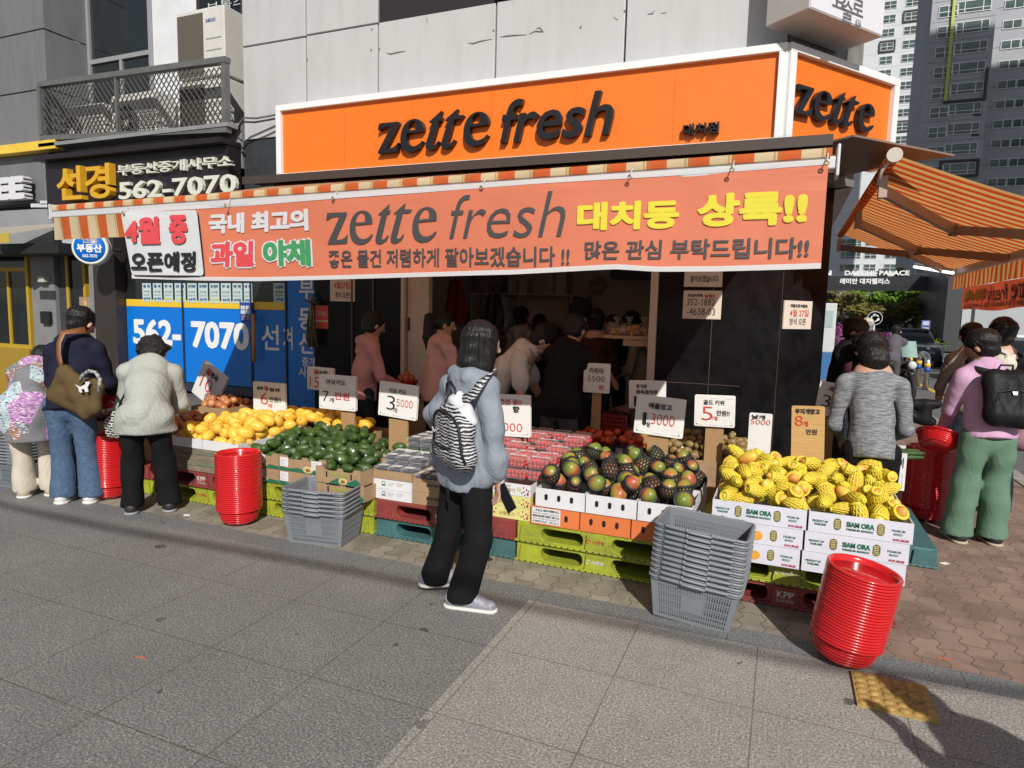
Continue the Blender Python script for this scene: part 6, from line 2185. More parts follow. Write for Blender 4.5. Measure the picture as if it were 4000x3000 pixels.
for j in range(6):
 for i in range(4):
  x, y = -1.95 + .158 * i + .03 * j * .5, 4.10 + .155 * j
  hgt = (2 if j < 2 else 1 + (j + i) % 2) if j < 5 else 2
  base = zs_ + (.012 if j > 1 else 0) + .01 * max(0, j - 1)
  for k in range(hgt):
   straw_pack((x + rg.uniform(-.008, .008), y + rg.uniform(-.01, .01), base + .082 * k), rg.uniform(-.08, .08), "clear pack of red strawberries with a white paper label on the strawberry cartons")
pb_tray = pack_mesh(.115, .105, .035, .008).mesh("tray", M_clear)
def blue_fill():
 m = MB()
 rg = random.Random(4)
 for i in range(7):
  for j in range(6):
   m.ball((-.043 + .0145 * i, -.036 + .0145 * j, .014 + rg.uniform(0, .01)), .0078, 6, 0)
 return m.mesh("berries", [M_blueb])
me_bf = blue_fill()
lb = MB().box(-.034, .034, -.026, .026, .0445, .0455, 0)
for q in range(3):
 lb.box(-.024, .02 - .008 * q, -.016 + .013 * q, -.012 + .013 * q, .0456, .046, 1)
me_lb2 = lb.mesh("paper_label", [M_stk, M_gyp])
def blue_pack(loc, rz, label):
 r = thing("blueberry_pack", label, "fruit pack", loc, rz, "clear packs of blueberries")
 link("tray", pb_tray, r)
 link("berries", me_bf, r)
 link("paper_label", me_lb2, r)
BL = "flat clear pack of blueberries with a square white label on the blueberry cartons"
for j in range(3):
 for i in range(3):
  for k in range(2 if j else 1):
   blue_pack((-2.665 + .112 * i, 4.02 + .115 * j, ZP + .196 + .046 * k + .012 * j), rg.uniform(-.06, .06), BL)
  if i < 3:
   blue_pack((-2.325 + .108 * i, 4.02 + .115 * j, ZP + .175), rg.uniform(-.1, .1), BL)
for j in range(3):
 for i in range(3):
  blue_pack((-2.64 + .118 * i, 4.43 + .115 * j, ZP + .292), rg.uniform(-.06, .06), BL)
  blue_pack((-2.64 + .118 * i, 4.43 + .115 * j, ZP + .339), rg.uniform(-.06, .06), BL)
# ================================================================== price boards
M_post = pm("cardboard_post", (.36, .22, .10), .85, ns=20, na=.1, stretch=(1, 1, 6))
def price(Y, q, label, lines, post=None, mats=None, bz=.3, th=.022, cat="price board", tilt=None):
 """q: photo corners TL, TR, BR, BL; lines: (text, u0,v0,u1,v1, ink, bold) in board coordinates"""
 P4 = [W(x, y, Y) for x, y in q]
 r = thing("price_board", label, cat, ((P4[3].x + P4[2].x) / 2, Y, min(P4[2].z, P4[3].z) if not post else bz))
 mats = mats or [M_foam]
 m = MB()
 ux = (P4[2] - P4[3])
 L = ux.length
 ux = ux.normalized()
 uy = Vector((0, -1, 0)).cross(ux)
 uy = -uy if uy.z < 0 and abs(uy.z) > .1 else uy
 H = (P4[0] - P4[3]).dot(uy)
 o = P4[3]
 m.prism(rrect(0, L, 0, H, .008, 2), o, ux, uy, (0, 1, 0), th, 0)
 bdo = bevel(m.build("board", mats), .002)
 rid = MB()
 if mats[0] is M_foam:
  for u_, v_, w_, h_ in ((.05, .06, .16, .025), (.05, .06, .025, .16), (.4, .05, .2, .025), (.79, .06, .16, .025), (.925, .06, .025, .16), (.05, .915, .16, .025), (.4, .92, .2, .025), (.79, .915, .16, .025)):
   rid.prism([(u_ * L, v_ * H), ((u_ + w_) * L, v_ * H), ((u_ + w_) * L, (v_ + h_) * H), (u_ * L, (v_ + h_) * H)], o + Vector((0, -.003, 0)), ux, uy, (0, 1, 0), .0028, 0)
 lt = MB()
 for body, u0, v0, u1, v1, mi, bd in lines:
  txt(lt, body, o + Vector((0, -.0045, 0)), ux, uy, (u0 * L, v0 * H, u1 * L, v1 * H), mi, bold=bd if bd > 0 else -.012)
 ps = [bdo, lt.build("lettering", [M_ink, M_red])]
 if rid.v:
  ps.append(rid.build("ridge", mats[0]))
 if post:
  x0, x1 = W(post[0], post[2], Y).x, W(post[1], post[2], Y).x
  zt_ = W(post[0], post[2], Y).z + .05
  ps.append(MB().box(x0, x1, Y + th + .001, Y + th + .02, bz, zt_).build("post", M_post))
 wp(r, *ps)
D_ = lambda *pts: [(x * 1.8083, y * 1.8083) for x, y in pts]
price(4.98, D_((454, 788), (497, 829), (463, 886), (414, 846)), "tilted white price board above the apples, half in shade", [("꿀", .22, .72, .42, .9, 1, .04), ("부사", .42, .70, .72, .9, 0, .04), ("10", .18, .3, .62, .66, 1, .0), ("개", .5, .18, .62, .32, 1, .02), ("만원!!", .5, .06, .88, .24, 0, .02)], (800, 870, 1600), bz=.5)
price(4.70, D_((545, 824), (617, 831), (616, 896), (548, 889)), "white price board with a red six standing in the yellow melons", [("성주", .12, .74, .34, .86, 0, .03), ("꿀", .36, .74, .5, .88, 1, .03), ("참외", .52, .72, .84, .84, 0, .03), ("6", .24, .28, .48, .66, 1, .0), ("개", .47, .18, .6, .32, 1, .02), ("만원!!", .52, .38, .88, .55, 0, .02)], (1040, 1090, 1600), bz=.6)
price(5.15, D_((668, 792), (725, 797), (720, 846), (664, 840)), "pale shaded price board behind the melons, red number fifteen", [("꿀", .26, .7, .44, .9, 1, .03), ("수박", .44, .68, .78, .88, 0, .03), ("15", .1, .12, .46, .58, 1, .0), ("000", .5, .12, .9, .4, 1, .0)], (1240, 1270, 1500), bz=.5)
price(4.60, D_((687, 808), (766, 815), (768, 889), (690, 881)), "white price board reading seven, on an orange-brown post in the avocados", [("아보카도", .2, .72, .74, .88, 0, .02), ("7", .1, .22, .27, .52, 0, .0), ("개", .29, .2, .42, .34, 0, .02), ("만원", .44, .3, .84, .52, 1, .02)], (1326, 1378, 1625), bz=.45)
price(4.50, D_((821, 823), (903, 834), (898, 909), (817, 895)), "white price board reading three and red 5000, on a pale cardboard post", [("아보 카도", .26, .7, .72, .85, 0, .02), ("3", .22, .2, .44, .62, 0, .0), ("개", .4, .14, .5, .28, 0, .02), ("5000", .48, .34, .9, .56, 1, .0)], (1513, 1586, 1660), bz=.45)
price(4.55, D_((1075, 852), (1147, 857), (1145, 945), (1072, 940)), "white price board half hidden behind the woman with the zebra backpack", [("천연 왕!!", .1, .76, .76, .9, 1, .02), ("향", .5, .58, .7, .74, 0, .03), ("5000", .02, .12, .78, .32, 1, .0)], (1960, 2030, 1715), bz=.5)
price(5.45, D_((1262, 784), (1317, 787), (1315, 850), (1260, 846)), "pale price board beside the dark jacket shopper at the entrance", [("키위아", .2, .64, .78, .86, 0, .02), ("5500", .16, .38, .82, .58, 0, .0), ("원", .6, .1, .8, .28, 1, .02)], (2310, 2345, 1540), bz=.3)
price(5.40, D_((1359, 822), (1437, 825), (1437, 884), (1359, 881)), "shaded pale tomato price board, mostly behind a tilted one", [("잘 익은", .2, .74, .5, .88, 0, .03), ("완숙토마토", .2, .52, .8, .68, 0, .03), ("1", .14, .06, .24, .44, 0, .02)], (2490, 2560, 1600), bz=.43)
price(4.62, D_((1376, 852), (1483, 867), (1473, 948), (1369, 933)), "tilted grey-white price board reading red 3000 in the black-netted mangoes", [("애플망고", .26, .68, .74, .84, 0, .03), ("1", .16, .24, .24, .56, 0, .02), ("개", .18, .18, .32, .32, 0, .02), ("3000", .34, .28, .82, .56, 1, .0)], (2525, 2608, 1730), bz=.5)
price(5.02, D_((1500, 853), (1587, 857), (1586, 924), (1500, 919)), "white price board with a red five behind the kiwis", [("골드 키위", .22, .7, .74, .86, 0, .02), ("5", .18, .2, .46, .64, 1, .0), ("개", .44, .2, .58, .34, 1, .02), ("만원!!", .56, .36, .88, .54, 0, .02)], (2754, 2825, 1690), bz=.5)
M_corr = pm("white_corrugated_board", (.66, .66, .66), .8, ns=50, na=.05, stretch=(.1, .1, 3))
price(4.66, D_((1615, 892), (1666, 897), (1661, 1005), (1613, 1000)), "tall narrow white price board reading 5000 between both mango heaps", [("낱개", .1, .9, .7, .98, 0, .03), ("5000", .06, .79, .94, .89, 1, .0)], None, [M_corr])
M_kbd = pm("tan_corrugated_board", (.50, .31, .12), .85, ns=40, na=.12, stretch=(.1, .1, 4))
price(4.58, D_((1717, 878), (1784, 881), (1779, 1010), (1709, 1006)), "tall tan cardboard price board with a red eight in the yellow mangoes", [("무지개망고", .1, .88, .86, .97, 0, .03), ("8", .1, .68, .34, .85, 1, .0), ("개", .34, .67, .5, .76, 1, .02), ("만원", .45, .54, .78, .63, 0, .02)], None, [M_kbd], th=.03)
price(5.15, D_((1765, 822), (1828, 832), (1826, 905), (1759, 893)), "pale price board with a big three beside the grey shirt shopper", [("국내산", .3, .74, .8, .9, 0, .03), ("3", .16, .26, .44, .62, 0, .0), ("개", .4, .18, .56, .32, 0, .02), ("만원", .55, .42, .95, .64, 1, .02)], (3200, 3260, 1640), bz=.45)
# ================================================================== red bowls and grey baskets
M_rbowl = pm("red_plastic", (.56, .012, .016), .22, ns=3, na=.05, coat=.3)
def bowl_mesh():
 m = MB()
 R0 = .158
 prof = [(0, 0), (.07, .0), (.10, .012), (.128, .04), (.143, .085), (.149, .115), (R0 + .006, .117), (R0 + .008, .124), (R0 + .004, .130), (R0 - .006, .129), (.145, .118), (.139, .085), (.124, .044), (.098, .016), (.068, .005), (0, .005)]
 m.lathe(prof, 40)
 for k in range(5):
  a0 = .03 + k * .016
  m.lathe([(.1235 + .0215 * (k / 4) ** .7 + .002, a0), (.1255 + .0215 * (k / 4) ** .7 + .002, a0 + .004), (.1245 + .0215 * (k / 4) ** .7 + .002, a0 + .008)], 40)
 return m.mesh("bowl", M_rbowl)
me_bowl = bowl_mesh()
def bowl_stack(base, n, pitch, lean, label, group, sc_=1.0):
 q = Vector((lean[0], lean[1], 1)).normalized()
 rot = q.to_track_quat('Z', 'Y')
 for i in range(n):
  o = link("plastic_bowl", me_bowl)
  j = .0015
  o.location = Vector(base) + q * (pitch * i) + Vector((rnd.uniform(-j, j), rnd.uniform(-j, j), 0))
  o.rotation_mode = 'QUATERNION'
  o.rotation_quaternion = rot
  o.scale = (sc_,) * 3
  tag(o, label, "bowl", group)
g = G(425, 1945)
bowl_stack((g.x - .02, g.y + .02, .0), 30, .0145, (.0, .02), "red plastic bowl in the stack between the navy and the grey jacket shoppers", "red bowls stacked by the navy jacket shopper")
g = G(930, 2045)
bowl_stack((g.x, g.y + .02, .0), 30, .0145, (-.01, .0), "red plastic bowl in the upright stack before the melon crates", "red bowls stacked before the melons")
g = G(3285, 2590)
bowl_stack((g.x - .0, g.y + .035, .004), 25, .0145, (.15, .0), "red plastic bowl in the leaning stack before the yellow mangoes", "red bowls in the leaning stack")
g = G(3620, 2040)
bowl_stack((g.x, g.y + .1, .0), 34, .0145, (.0, .0), "dark red shaded bowl in the tall stack beside the green trousers", "red bowls stacked at the corner", 1.08)
for (x, y, z), lab in (((-4.02, 5.15, .30), "red bowl of dark grapes on the back pallet behind the melons"), ((-3.55, 5.1, .30), "red bowl on the back pallet by the pink hooded shopper"), ((-3.05, 5.05, .30), "red bowl on the back pallet under the avocado boards"), ((-2.6, 5.2, .30), "red bowl on the back pallet behind the blueberries")):
 r = thing("plastic_bowl", lab, "bowl", (x, y, z), 0, "red bowls on the back pallets")
 link("bowl", me_bowl, r)
 m = MB()
 for k in range(26):
  a, rr = k * 2.4, .022 * math.sqrt(k)
  m.ball((rr * math.cos(a), rr * math.sin(a), .10 + .02 * math.cos(k)), .019, 8, 0)
 m.build("grapes", pm("dark_grape", (.02, .008, .02), .35), r)
carton(-4.2, -2.4, 4.97, 5.35, PZ + .001, .30, M_ncard, "dark crate carrying the red bowls of grapes", None, None, "crate", "crate")
M_gbask = pm("grey_basket_plastic", (.185, .20, .22), .42, ns=3, na=.05)
def basket_mesh():
 m = MB()
 B0, B1, T0, T1, Hh = .20, .135, .232, .165, .235
 lo_ = [(-B0, -B1), (B0, -B1), (B0, B1), (-B0, B1)]
 hi_ = [(-T0, -T1), (T0, -T1), (T0, T1), (-T0, T1)]
 for s_ in range(4):
  a0, a1 = Vector(lo_[s_]), Vector(lo_[(s_ + 1) % 4])
  b0, b1 = Vector(hi_[s_]), Vector(hi_[(s_ + 1) % 4])
  def pt(u_, v_, off=0.0):
   p = (a0 + (a1 - a0) * u_) * (1 - v_) + (b0 + (b1 - b0) * u_) * v_
   n_ = Vector(((a1 - a0).y, -(a1 - a0).x)).normalized() * off
   return (p.x + n_.x, p.y + n_.y, Hh * v_)
  def strip(u0, u1, v0, v1, th=.004):
   q = [pt(u0, v0), pt(u1, v0), pt(u1, v1), pt(u0, v1)]
   qi = [pt(u0, v0, -th), pt(u1, v0, -th), pt(u1, v1, -th), pt(u0, v1, -th)]
   m.add(q + qi, [(0, 1, 2, 3), (7, 6, 5, 4), (0, 4, 5, 1), (1, 5, 6, 2), (2, 6, 7, 3), (3, 7, 4, 0)])
  strip(0, 1, 0, .08)
  strip(0, 1, .84, 1)
  strip(0, .07, .08, .84)
  strip(.93, 1, .08, .84)
  n_ = 30 if s_ % 2 == 0 else 20
  for i in range(n_):
   u0 = .07 + .86 * (i + .0) / n_
   strip(u0, u0 + .86 / n_ * .55, .08, .84, .003)
  for v_ in (.27, .46, .65):
   strip(.07, .93, v_, v_ + .03, .0035)
  if s_ % 2 == 0:
   strip(.36, .64, .28, .66, -.0015)
 m.box(-B0 + .004, B0 - .004, -B1 + .004, B1 - .004, .002, .006)
 rim = [(-T0 - .008, -T1 - .008), (T0 + .008, -T1 - .008), (T0 + .008, T1 + .008), (-T0 - .008, T1 + .008)]
 pts = []
 for i in range(4):
  p, a_, b_ = Vector(rim[i]), Vector(rim[i - 1]), Vector(rim[(i + 1) % 4])
  d1, d2 = (a_ - p).normalized(), (b_ - p).normalized()
  for t_ in (0, .5, 1):
   pts.append(p + d1 * .03 * (1 - t_) ** 2 + d2 * .03 * t_ ** 2)
 m.tube([(p.x, p.y, Hh) for p in pts], .0085, 6, closed=True)
 m.tube([(p.x * .985, p.y * .985, Hh - .014) for p in pts], .005, 5, closed=True)
 return m.mesh("body", M_gbask)
def handle_mesh(sg):
 m = MB()
 y = sg * .182
 m.tube([(-.19, sg * .172, .238), (-.17, y, .236), (-.07, y, .232), (-.06, y, .236), (-.06, y + sg * .006, .228), (.06, y + sg * .006, .228), (.06, y, .236), (.07, y, .232), (.17, y, .236), (.19, sg * .172, .238)], .0075, 6)
 for x in (-.065, .065):
  m.ball((x, y, .236), .012, 8)
 return m.mesh("handle", M_gbask)
me_bk, me_h1, me_h2 = basket_mesh(), handle_mesh(-1), handle_mesh(1)
def basket_stack(base, yaw, n, pitch, lean, label, group):
 q = Vector((lean[0], lean[1], 1)).normalized()
 for i in range(n):
  r = thing("shopping_basket", label, "basket", Vector(base) + q * pitch * i + Vector((rnd.uniform(-.002, .002), 0, 0)), 0, group)
  rot = Matrix.Rotation(yaw + rnd.uniform(-.006, .006), 4, 'Z')
  ln = Vector((0, 0, 1)).rotation_difference(q).to_matrix().to_4x4()
  r.rotation_euler = (ln @ rot).to_euler()
  link("body", me_bk, r)
  link("handle", me_h1, r)
  link("handle", me_h2, r)
g = G(1220, 2126)
basket_stack((g.x - .0, g.y + .135, .0), R_(9), 6, .031, (0, 0), "grey shopping basket in the low stack before the avocado cartons", "grey baskets in the low stack")
g0, g1 = G(2554, 2412), G(2855, 2470)
basket_stack(((g0.x + g1.x) / 2, (g0.y + g1.y) / 2 + .135, .0), R_(-3), 11, .029, (.06, .0), "grey shopping basket in the tall stack by the kerb before the mangoes", "grey baskets in the tall stack")
g = G(40, 1900)
basket_stack((g.x - .1, g.y + .1, .0), R_(4), 16, .028, (0, 0), "grey shopping basket in the stack at the far left behind the floral coat", "grey baskets at the far left")
# ================================================================== people
M_skin = pm("skin", (.48, .29, .21), .5, ns=8, na=.08)
M_skin2 = pm("skin_tan", (.36, .2, .14), .5, ns=8, na=.08)
def hair_mat(name, col, spec=.28):
 s = NT(name)
 n = s.noise(60, 3, s.map((1.6, 1.6, .09)))
 c = s.mix(s.ramp(n, [(.35, (0, 0, 0)), (.65, (1, 1, 1))]), [x * .5 for x in col], [x * 1.8 for x in col])
 s.base(c)
 s.rough(.36)
 s.p.inputs["Specular IOR Level"].default_value = spec
 s.bump(n, .7, .012)
 return s.m
M_hair = hair_mat("black_hair", (.010, .0095, .009))
M_hairb = hair_mat("dark_brown_hair", (.022, .014, .010))
def curly_mat():
 s = NT("curly_hair")
 n = s.noise(38, 3, dist=1.2)
 s.base(s.ramp(n, [(.35, (.004, .004, .004)), (.7, (.028, .025, .022))]))
 s.rough(.4)
 s.bump(n, 1.0, .03)
 return s.m
M_curl = curly_mat()
def cloth(name, col, ns=120, na=.05, rough=.85, wr=5.0, wst=.35, stretch=None, transl=0):
 """woven cloth: fine thread variation and soft broad wrinkles"""
 if name in MATS:
  return MATS[name]
 s = NT(name)
 n = s.noise(ns, 3, s.map(stretch) if stretch else None)
 c = s.mix(s.ramp(n, [(.35, (0, 0, 0)), (.65, (1, 1, 1))]), [x * (1 - na) for x in col], [min(1, x * (1 + na)) for x in col])
 s.base(c)
 s.rough(rough)
 s.p.inputs["Specular IOR Level"].default_value = .12
 w_ = s.noise(wr, 4, s.map((1, 1, .55)), .55, 1.2)
 s.bump(s.math('ADD', w_, s.math('MULTIPLY', n, .05)), wst, .05)
 return s.m
M_navy = cloth("navy_nylon", (.014, .015, .032))
M_denim = cloth("blue_denim", (.075, .12, .20), 45, .16)
M_sage = cloth("sage_silver_jacket", (.37, .39, .355), rough=.5, wr=7, wst=.5)
M_blkt = cloth("black_trousers", (.010, .010, .011))
M_bluej = cloth("grey_blue_shell_jacket", (.235, .265, .31), rough=.6, wr=6, wst=.55)
M_pinkh = cloth("rose_hoodie", (.50, .27, .27))
M_pinkj = cloth("pale_rose_jacket", (.58, .36, .34))
M_wtee = cloth("white_tee", (.62, .60, .58))
M_blkc = cloth("black_wool", (.012, .012, .013))
M_gtrs = cloth("grey_trousers", (.09, .085, .08))
M_brn = cloth("brown_sweater", (.05, .025, .018))
M_heather = cloth("grey_heather_jersey", (.19, .20, .215), 60, .45, stretch=(.35, .35, 2.2))
M_pinks = cloth("lilac_pink_fleece", (.55, .34, .50), 140, .05)
M_green = cloth("sage_green_cotton", (.12, .21, .145), 90, .06)
M_cream = cloth("cream_corduroy", (.58, .52, .43))
M_maroon = cloth("maroon_knit", (.07, .02, .025))
M_shirtb = cloth("slate_blue_shirt", (.10, .13, .19))
M_gjk = cloth("grey_work_jacket", (.10, .095, .11))
M_djn = cloth("dark_jeans", (.022, .026, .038))
M_beige = cloth("beige_knit", (.30, .26, .22))
M_ivory = cloth("ivory_coat", (.45, .44, .38))
M_ghood = cloth("pale_grey_hoodie", (.36, .37, .38))
M_wsho = pm("white_trainer", (.66, .66, .65), .5)
M_bsho = pm("black_trainer", (.015, .015, .016), .6)
M_wsol = pm("white_sole", (.62, .62, .58), .6)
M_gsol = pm("grey_sole", (.25, .27, .3), .6)
M_bgsh = pm("beige_shoe", (.42, .36, .27), .7)
M_lsho = pm("lilac_grey_trainer", (.25, .245, .29), .5, ns=60, na=.3)
M_eye = pm("dark_eye", (.01, .008, .008), .2)
M_capb = cloth("black_cap", (.012, .012, .012))
def floral_mat():
 s = NT("patchwork_coat")
 big = s.n("TexVoronoi")
 big.inputs["Scale"].default_value = 6.0
 s.l(s.map((1, 1, .75), loc=(.3, .1, .2)), big.inputs["Vector"])
 r = s.xyz(big.outputs["Color"])
 pick = s.ramp(r[0], [(0, (.17, .17, .18)), (.3, (.45, .20, .46)), (.5, (.30, .13, .07)), (.66, (.38, .52, .55)), (.82, (.16, .18, .19))], 'CONSTANT')
 n = s.noise(42, 3, s.map((.8, .8, 2.4), rot=(.3, .5, 0)))
 n2 = s.noise(55, 2, s.map((.8, .8, 2.6), rot=(.3, .5, 0), loc=(3, 3, 3)))
 c = s.mix(s.ramp(n, [(.54, (0, 0, 0)), (.57, (1, 1, 1))]), pick, (.62, .56, .60))
 c = s.mix(s.ramp(n2, [(.56, (0, 0, 0)), (.59, (1, 1, 1))]), c, (.06, .06, .09))
 plain = s.math('LESS_THAN', r[0], .3)
 c = s.mix(plain, c, s.mix(n, (.13, .13, .14), (.22, .22, .23)))
 s.base(c)
 s.rough(.9)
 return s.m
M_floral = floral_mat()
V3 = lambda a: np.array(a, float)
def unit(a):
 a = V3(a)
 return a / (np.linalg.norm(a) + 1e-9)
def std_pose(x, y, H, head=0, lean=0, arms=('hold', 'hold'), step=(0, 0), crouch=0.0, hyaw=0, hpitch=None, spread_=.07, z0=0.0):
 h, le = R_(head), R_(lean)
 F, Rt, Z = V3((math.sin(h), math.cos(h), 0)), V3((math.cos(h), -math.sin(h), 0)), V3((0, 0, 1))
 base = V3((x, y, z0))
 t = F * math.sin(le) + Z * math.cos(le)
 hip = base + Z * (.51 * H - crouch) - F * .13 * H * math.sin(le)
 t0 = unit(F * math.sin(le * .7) + Z * math.cos(le * .7))
 mid = hip + t0 * .15 * H
 sh = mid + t * .145 * H
 J = dict(H=H, F=F, Rt=Rt, t=t, hip=hip, mid=mid, sh=sh, base=base)
 hp = R_(lean * .75 if hpitch is None else hpitch)
 hy = R_(head + hyaw)
 Fh = V3((math.sin(hy), math.cos(hy), 0))
 hu = Fh * math.sin(hp) + Z * math.cos(hp)
 hf = Fh * math.cos(hp) - Z * math.sin(hp)
 J['neck'] = sh + t * .035 * H
 J['head'] = J['neck'] + unit(hu + t * .5) * .085 * H
 J['hu'], J['hf'] = hu, hf
 P = dict(down=((.16, .02, -1), (.04, .15, -1)), hold=((.22, .22, -1), (-.35, .9, -.35)), reach=((.15, .6, -.75), (-.1, .8, -.6)), reachd=((.12, .3, -.95), (-.05, .5, -.86)), face=((.2, .5, -.8), (-.35, .45, .8)), back=((.3, -.25, -.9), (.1, .1, -1)))
 for k, sd in ((0, -1), (1, 1)):
  n_ = 'L' if sd < 0 else 'R'
  s_ = sh + Rt * sd * .098 * H - t * .03 * H
  a = arms[k]
  if isinstance(a, str):
   u_, f_ = P[a]
  else:
   u_, f_ = a
  du = unit(Rt * sd * u_[0] + F * u_[1] + Z * u_[2])
  df = unit(Rt * sd * f_[0] + F * f_[1] + Z * f_[2])
  J['s' + n_], J['e' + n_] = s_, s_ + du * .172 * H
  J['w' + n_] = J['e' + n_] + df * .148 * H
  hj = hip + Rt * sd * .052 * H - Z * .01 * H
  ft = base + Rt * sd * spread_ * H + F * step[k]
  an = ft + Z * .052 * H
  J['h' + n_], J['a' + n_] = hj, an
  J['k' + n_] = (hj + an) / 2 + F * (.012 * H + crouch * .9)
  J['f' + n_] = F
 return J
def hand_prims(w, e, Rt, F, H, sd, curl=.6):
 d = unit(w - e)
 side = unit(np.cross(d, Rt))          # palm normal-ish
 across = unit(np.cross(side, d))
 L = .052 * H
 p = [cone(w, w + d * L * .95, .0155 * H, .0165 * H, (side, .62))]
 for i in range(4):
  b = w + d * L + across * (.0105 * H) * (i - 1.5)
  l1 = (.024, .028, .026, .02)[i] * H
  d1 = unit(d + side * curl * .5)
  m = b + d1 * l1
  d2 = unit(d + side * curl * 1.6)
  p += [cone(b, m, .0058 * H, .0052 * H), cone(m, m + d2 * l1 * .9, .0052 * H, .0045 * H)]
 tb_ = w + d * L * .35 - across * .015 * H * sd
 tm = tb_ + unit(d * .7 - across * .6 * sd + side * .3) * .026 * H
 p += [cone(tb_, tm, .0075 * H, .006 * H), cone(tm, tm + unit(d + side * .4) * .018 * H, .006 * H, .005 * H)]
 return p
def strands(vs, fs, c, hu, hf, hr, H, st, n):
 """thin locks lying on the hair, each a tapering ribbon from the crown down"""
 rg = np.random.RandomState(4)
 V_, F_ = [vs], [fs]
 b = len(vs)
 drop = dict(bob=.10, long=.17, ponytail=0.0, short=.0, cap=0.0).get(st, 0)
 tm = dict(bob=1.55, long=1.6, ponytail=1.5, short=1.95, cap=2.0).get(st, 1.6)
 for i in range(n):
  ph = rg.uniform(-math.pi, math.pi)
  front = math.cos(ph)
  if front > .45 and st != 'bob':
   continue
  if front > .78:
   continue
  t0, t1 = rg.uniform(.05, .9), tm * rg.uniform(.85, 1.08)
  R = .0645 * H + rg.uniform(-.001, .004)
  K = 7
  pts = []
  dph = rg.normal() * .12
  for k in range(K):
   t = t0 + (t1 - t0) * k / (K - 1)
   a = ph + dph * k / K
   pts.append(c + (hf * math.cos(a) + hr * math.sin(a) * .9) * R * math.sin(t) + hu * R * math.cos(t))
  if drop:
   L = drop * H * rg.uniform(.75, 1.12)
   o = pts[-1] - c
   for k in range(1, 4):
    pts.append(pts[K - 1] - V3((0, 0, 1)) * L * k / 3 + (o - hu * np.dot(o, hu)) * (.02 * k) + rg.normal(size=3) * .003)
  pts = np.array(pts)
  w_ = rg.uniform(.0025, .006)
  m_ = len(pts)
  d = np.gradient(pts, axis=0)
  out = pts - c - hu * ((pts - c) @ hu)[:, None]
  sd = np.cross(d, out + hu * .3 * H)
  sd /= np.linalg.norm(sd, axis=1)[:, None] + 1e-9
  wd = w_ * np.linspace(1, .25, m_)[:, None]
  V_.append(np.concatenate([pts - sd * wd, pts + sd * wd]))
  F_.append(np.array([(b + k, b + k + 1, b + m_ + k + 1, b + m_ + k) for k in range(m_ - 1)]))
  b += 2 * m_
 return np.concatenate(V_), np.concatenate(F_)
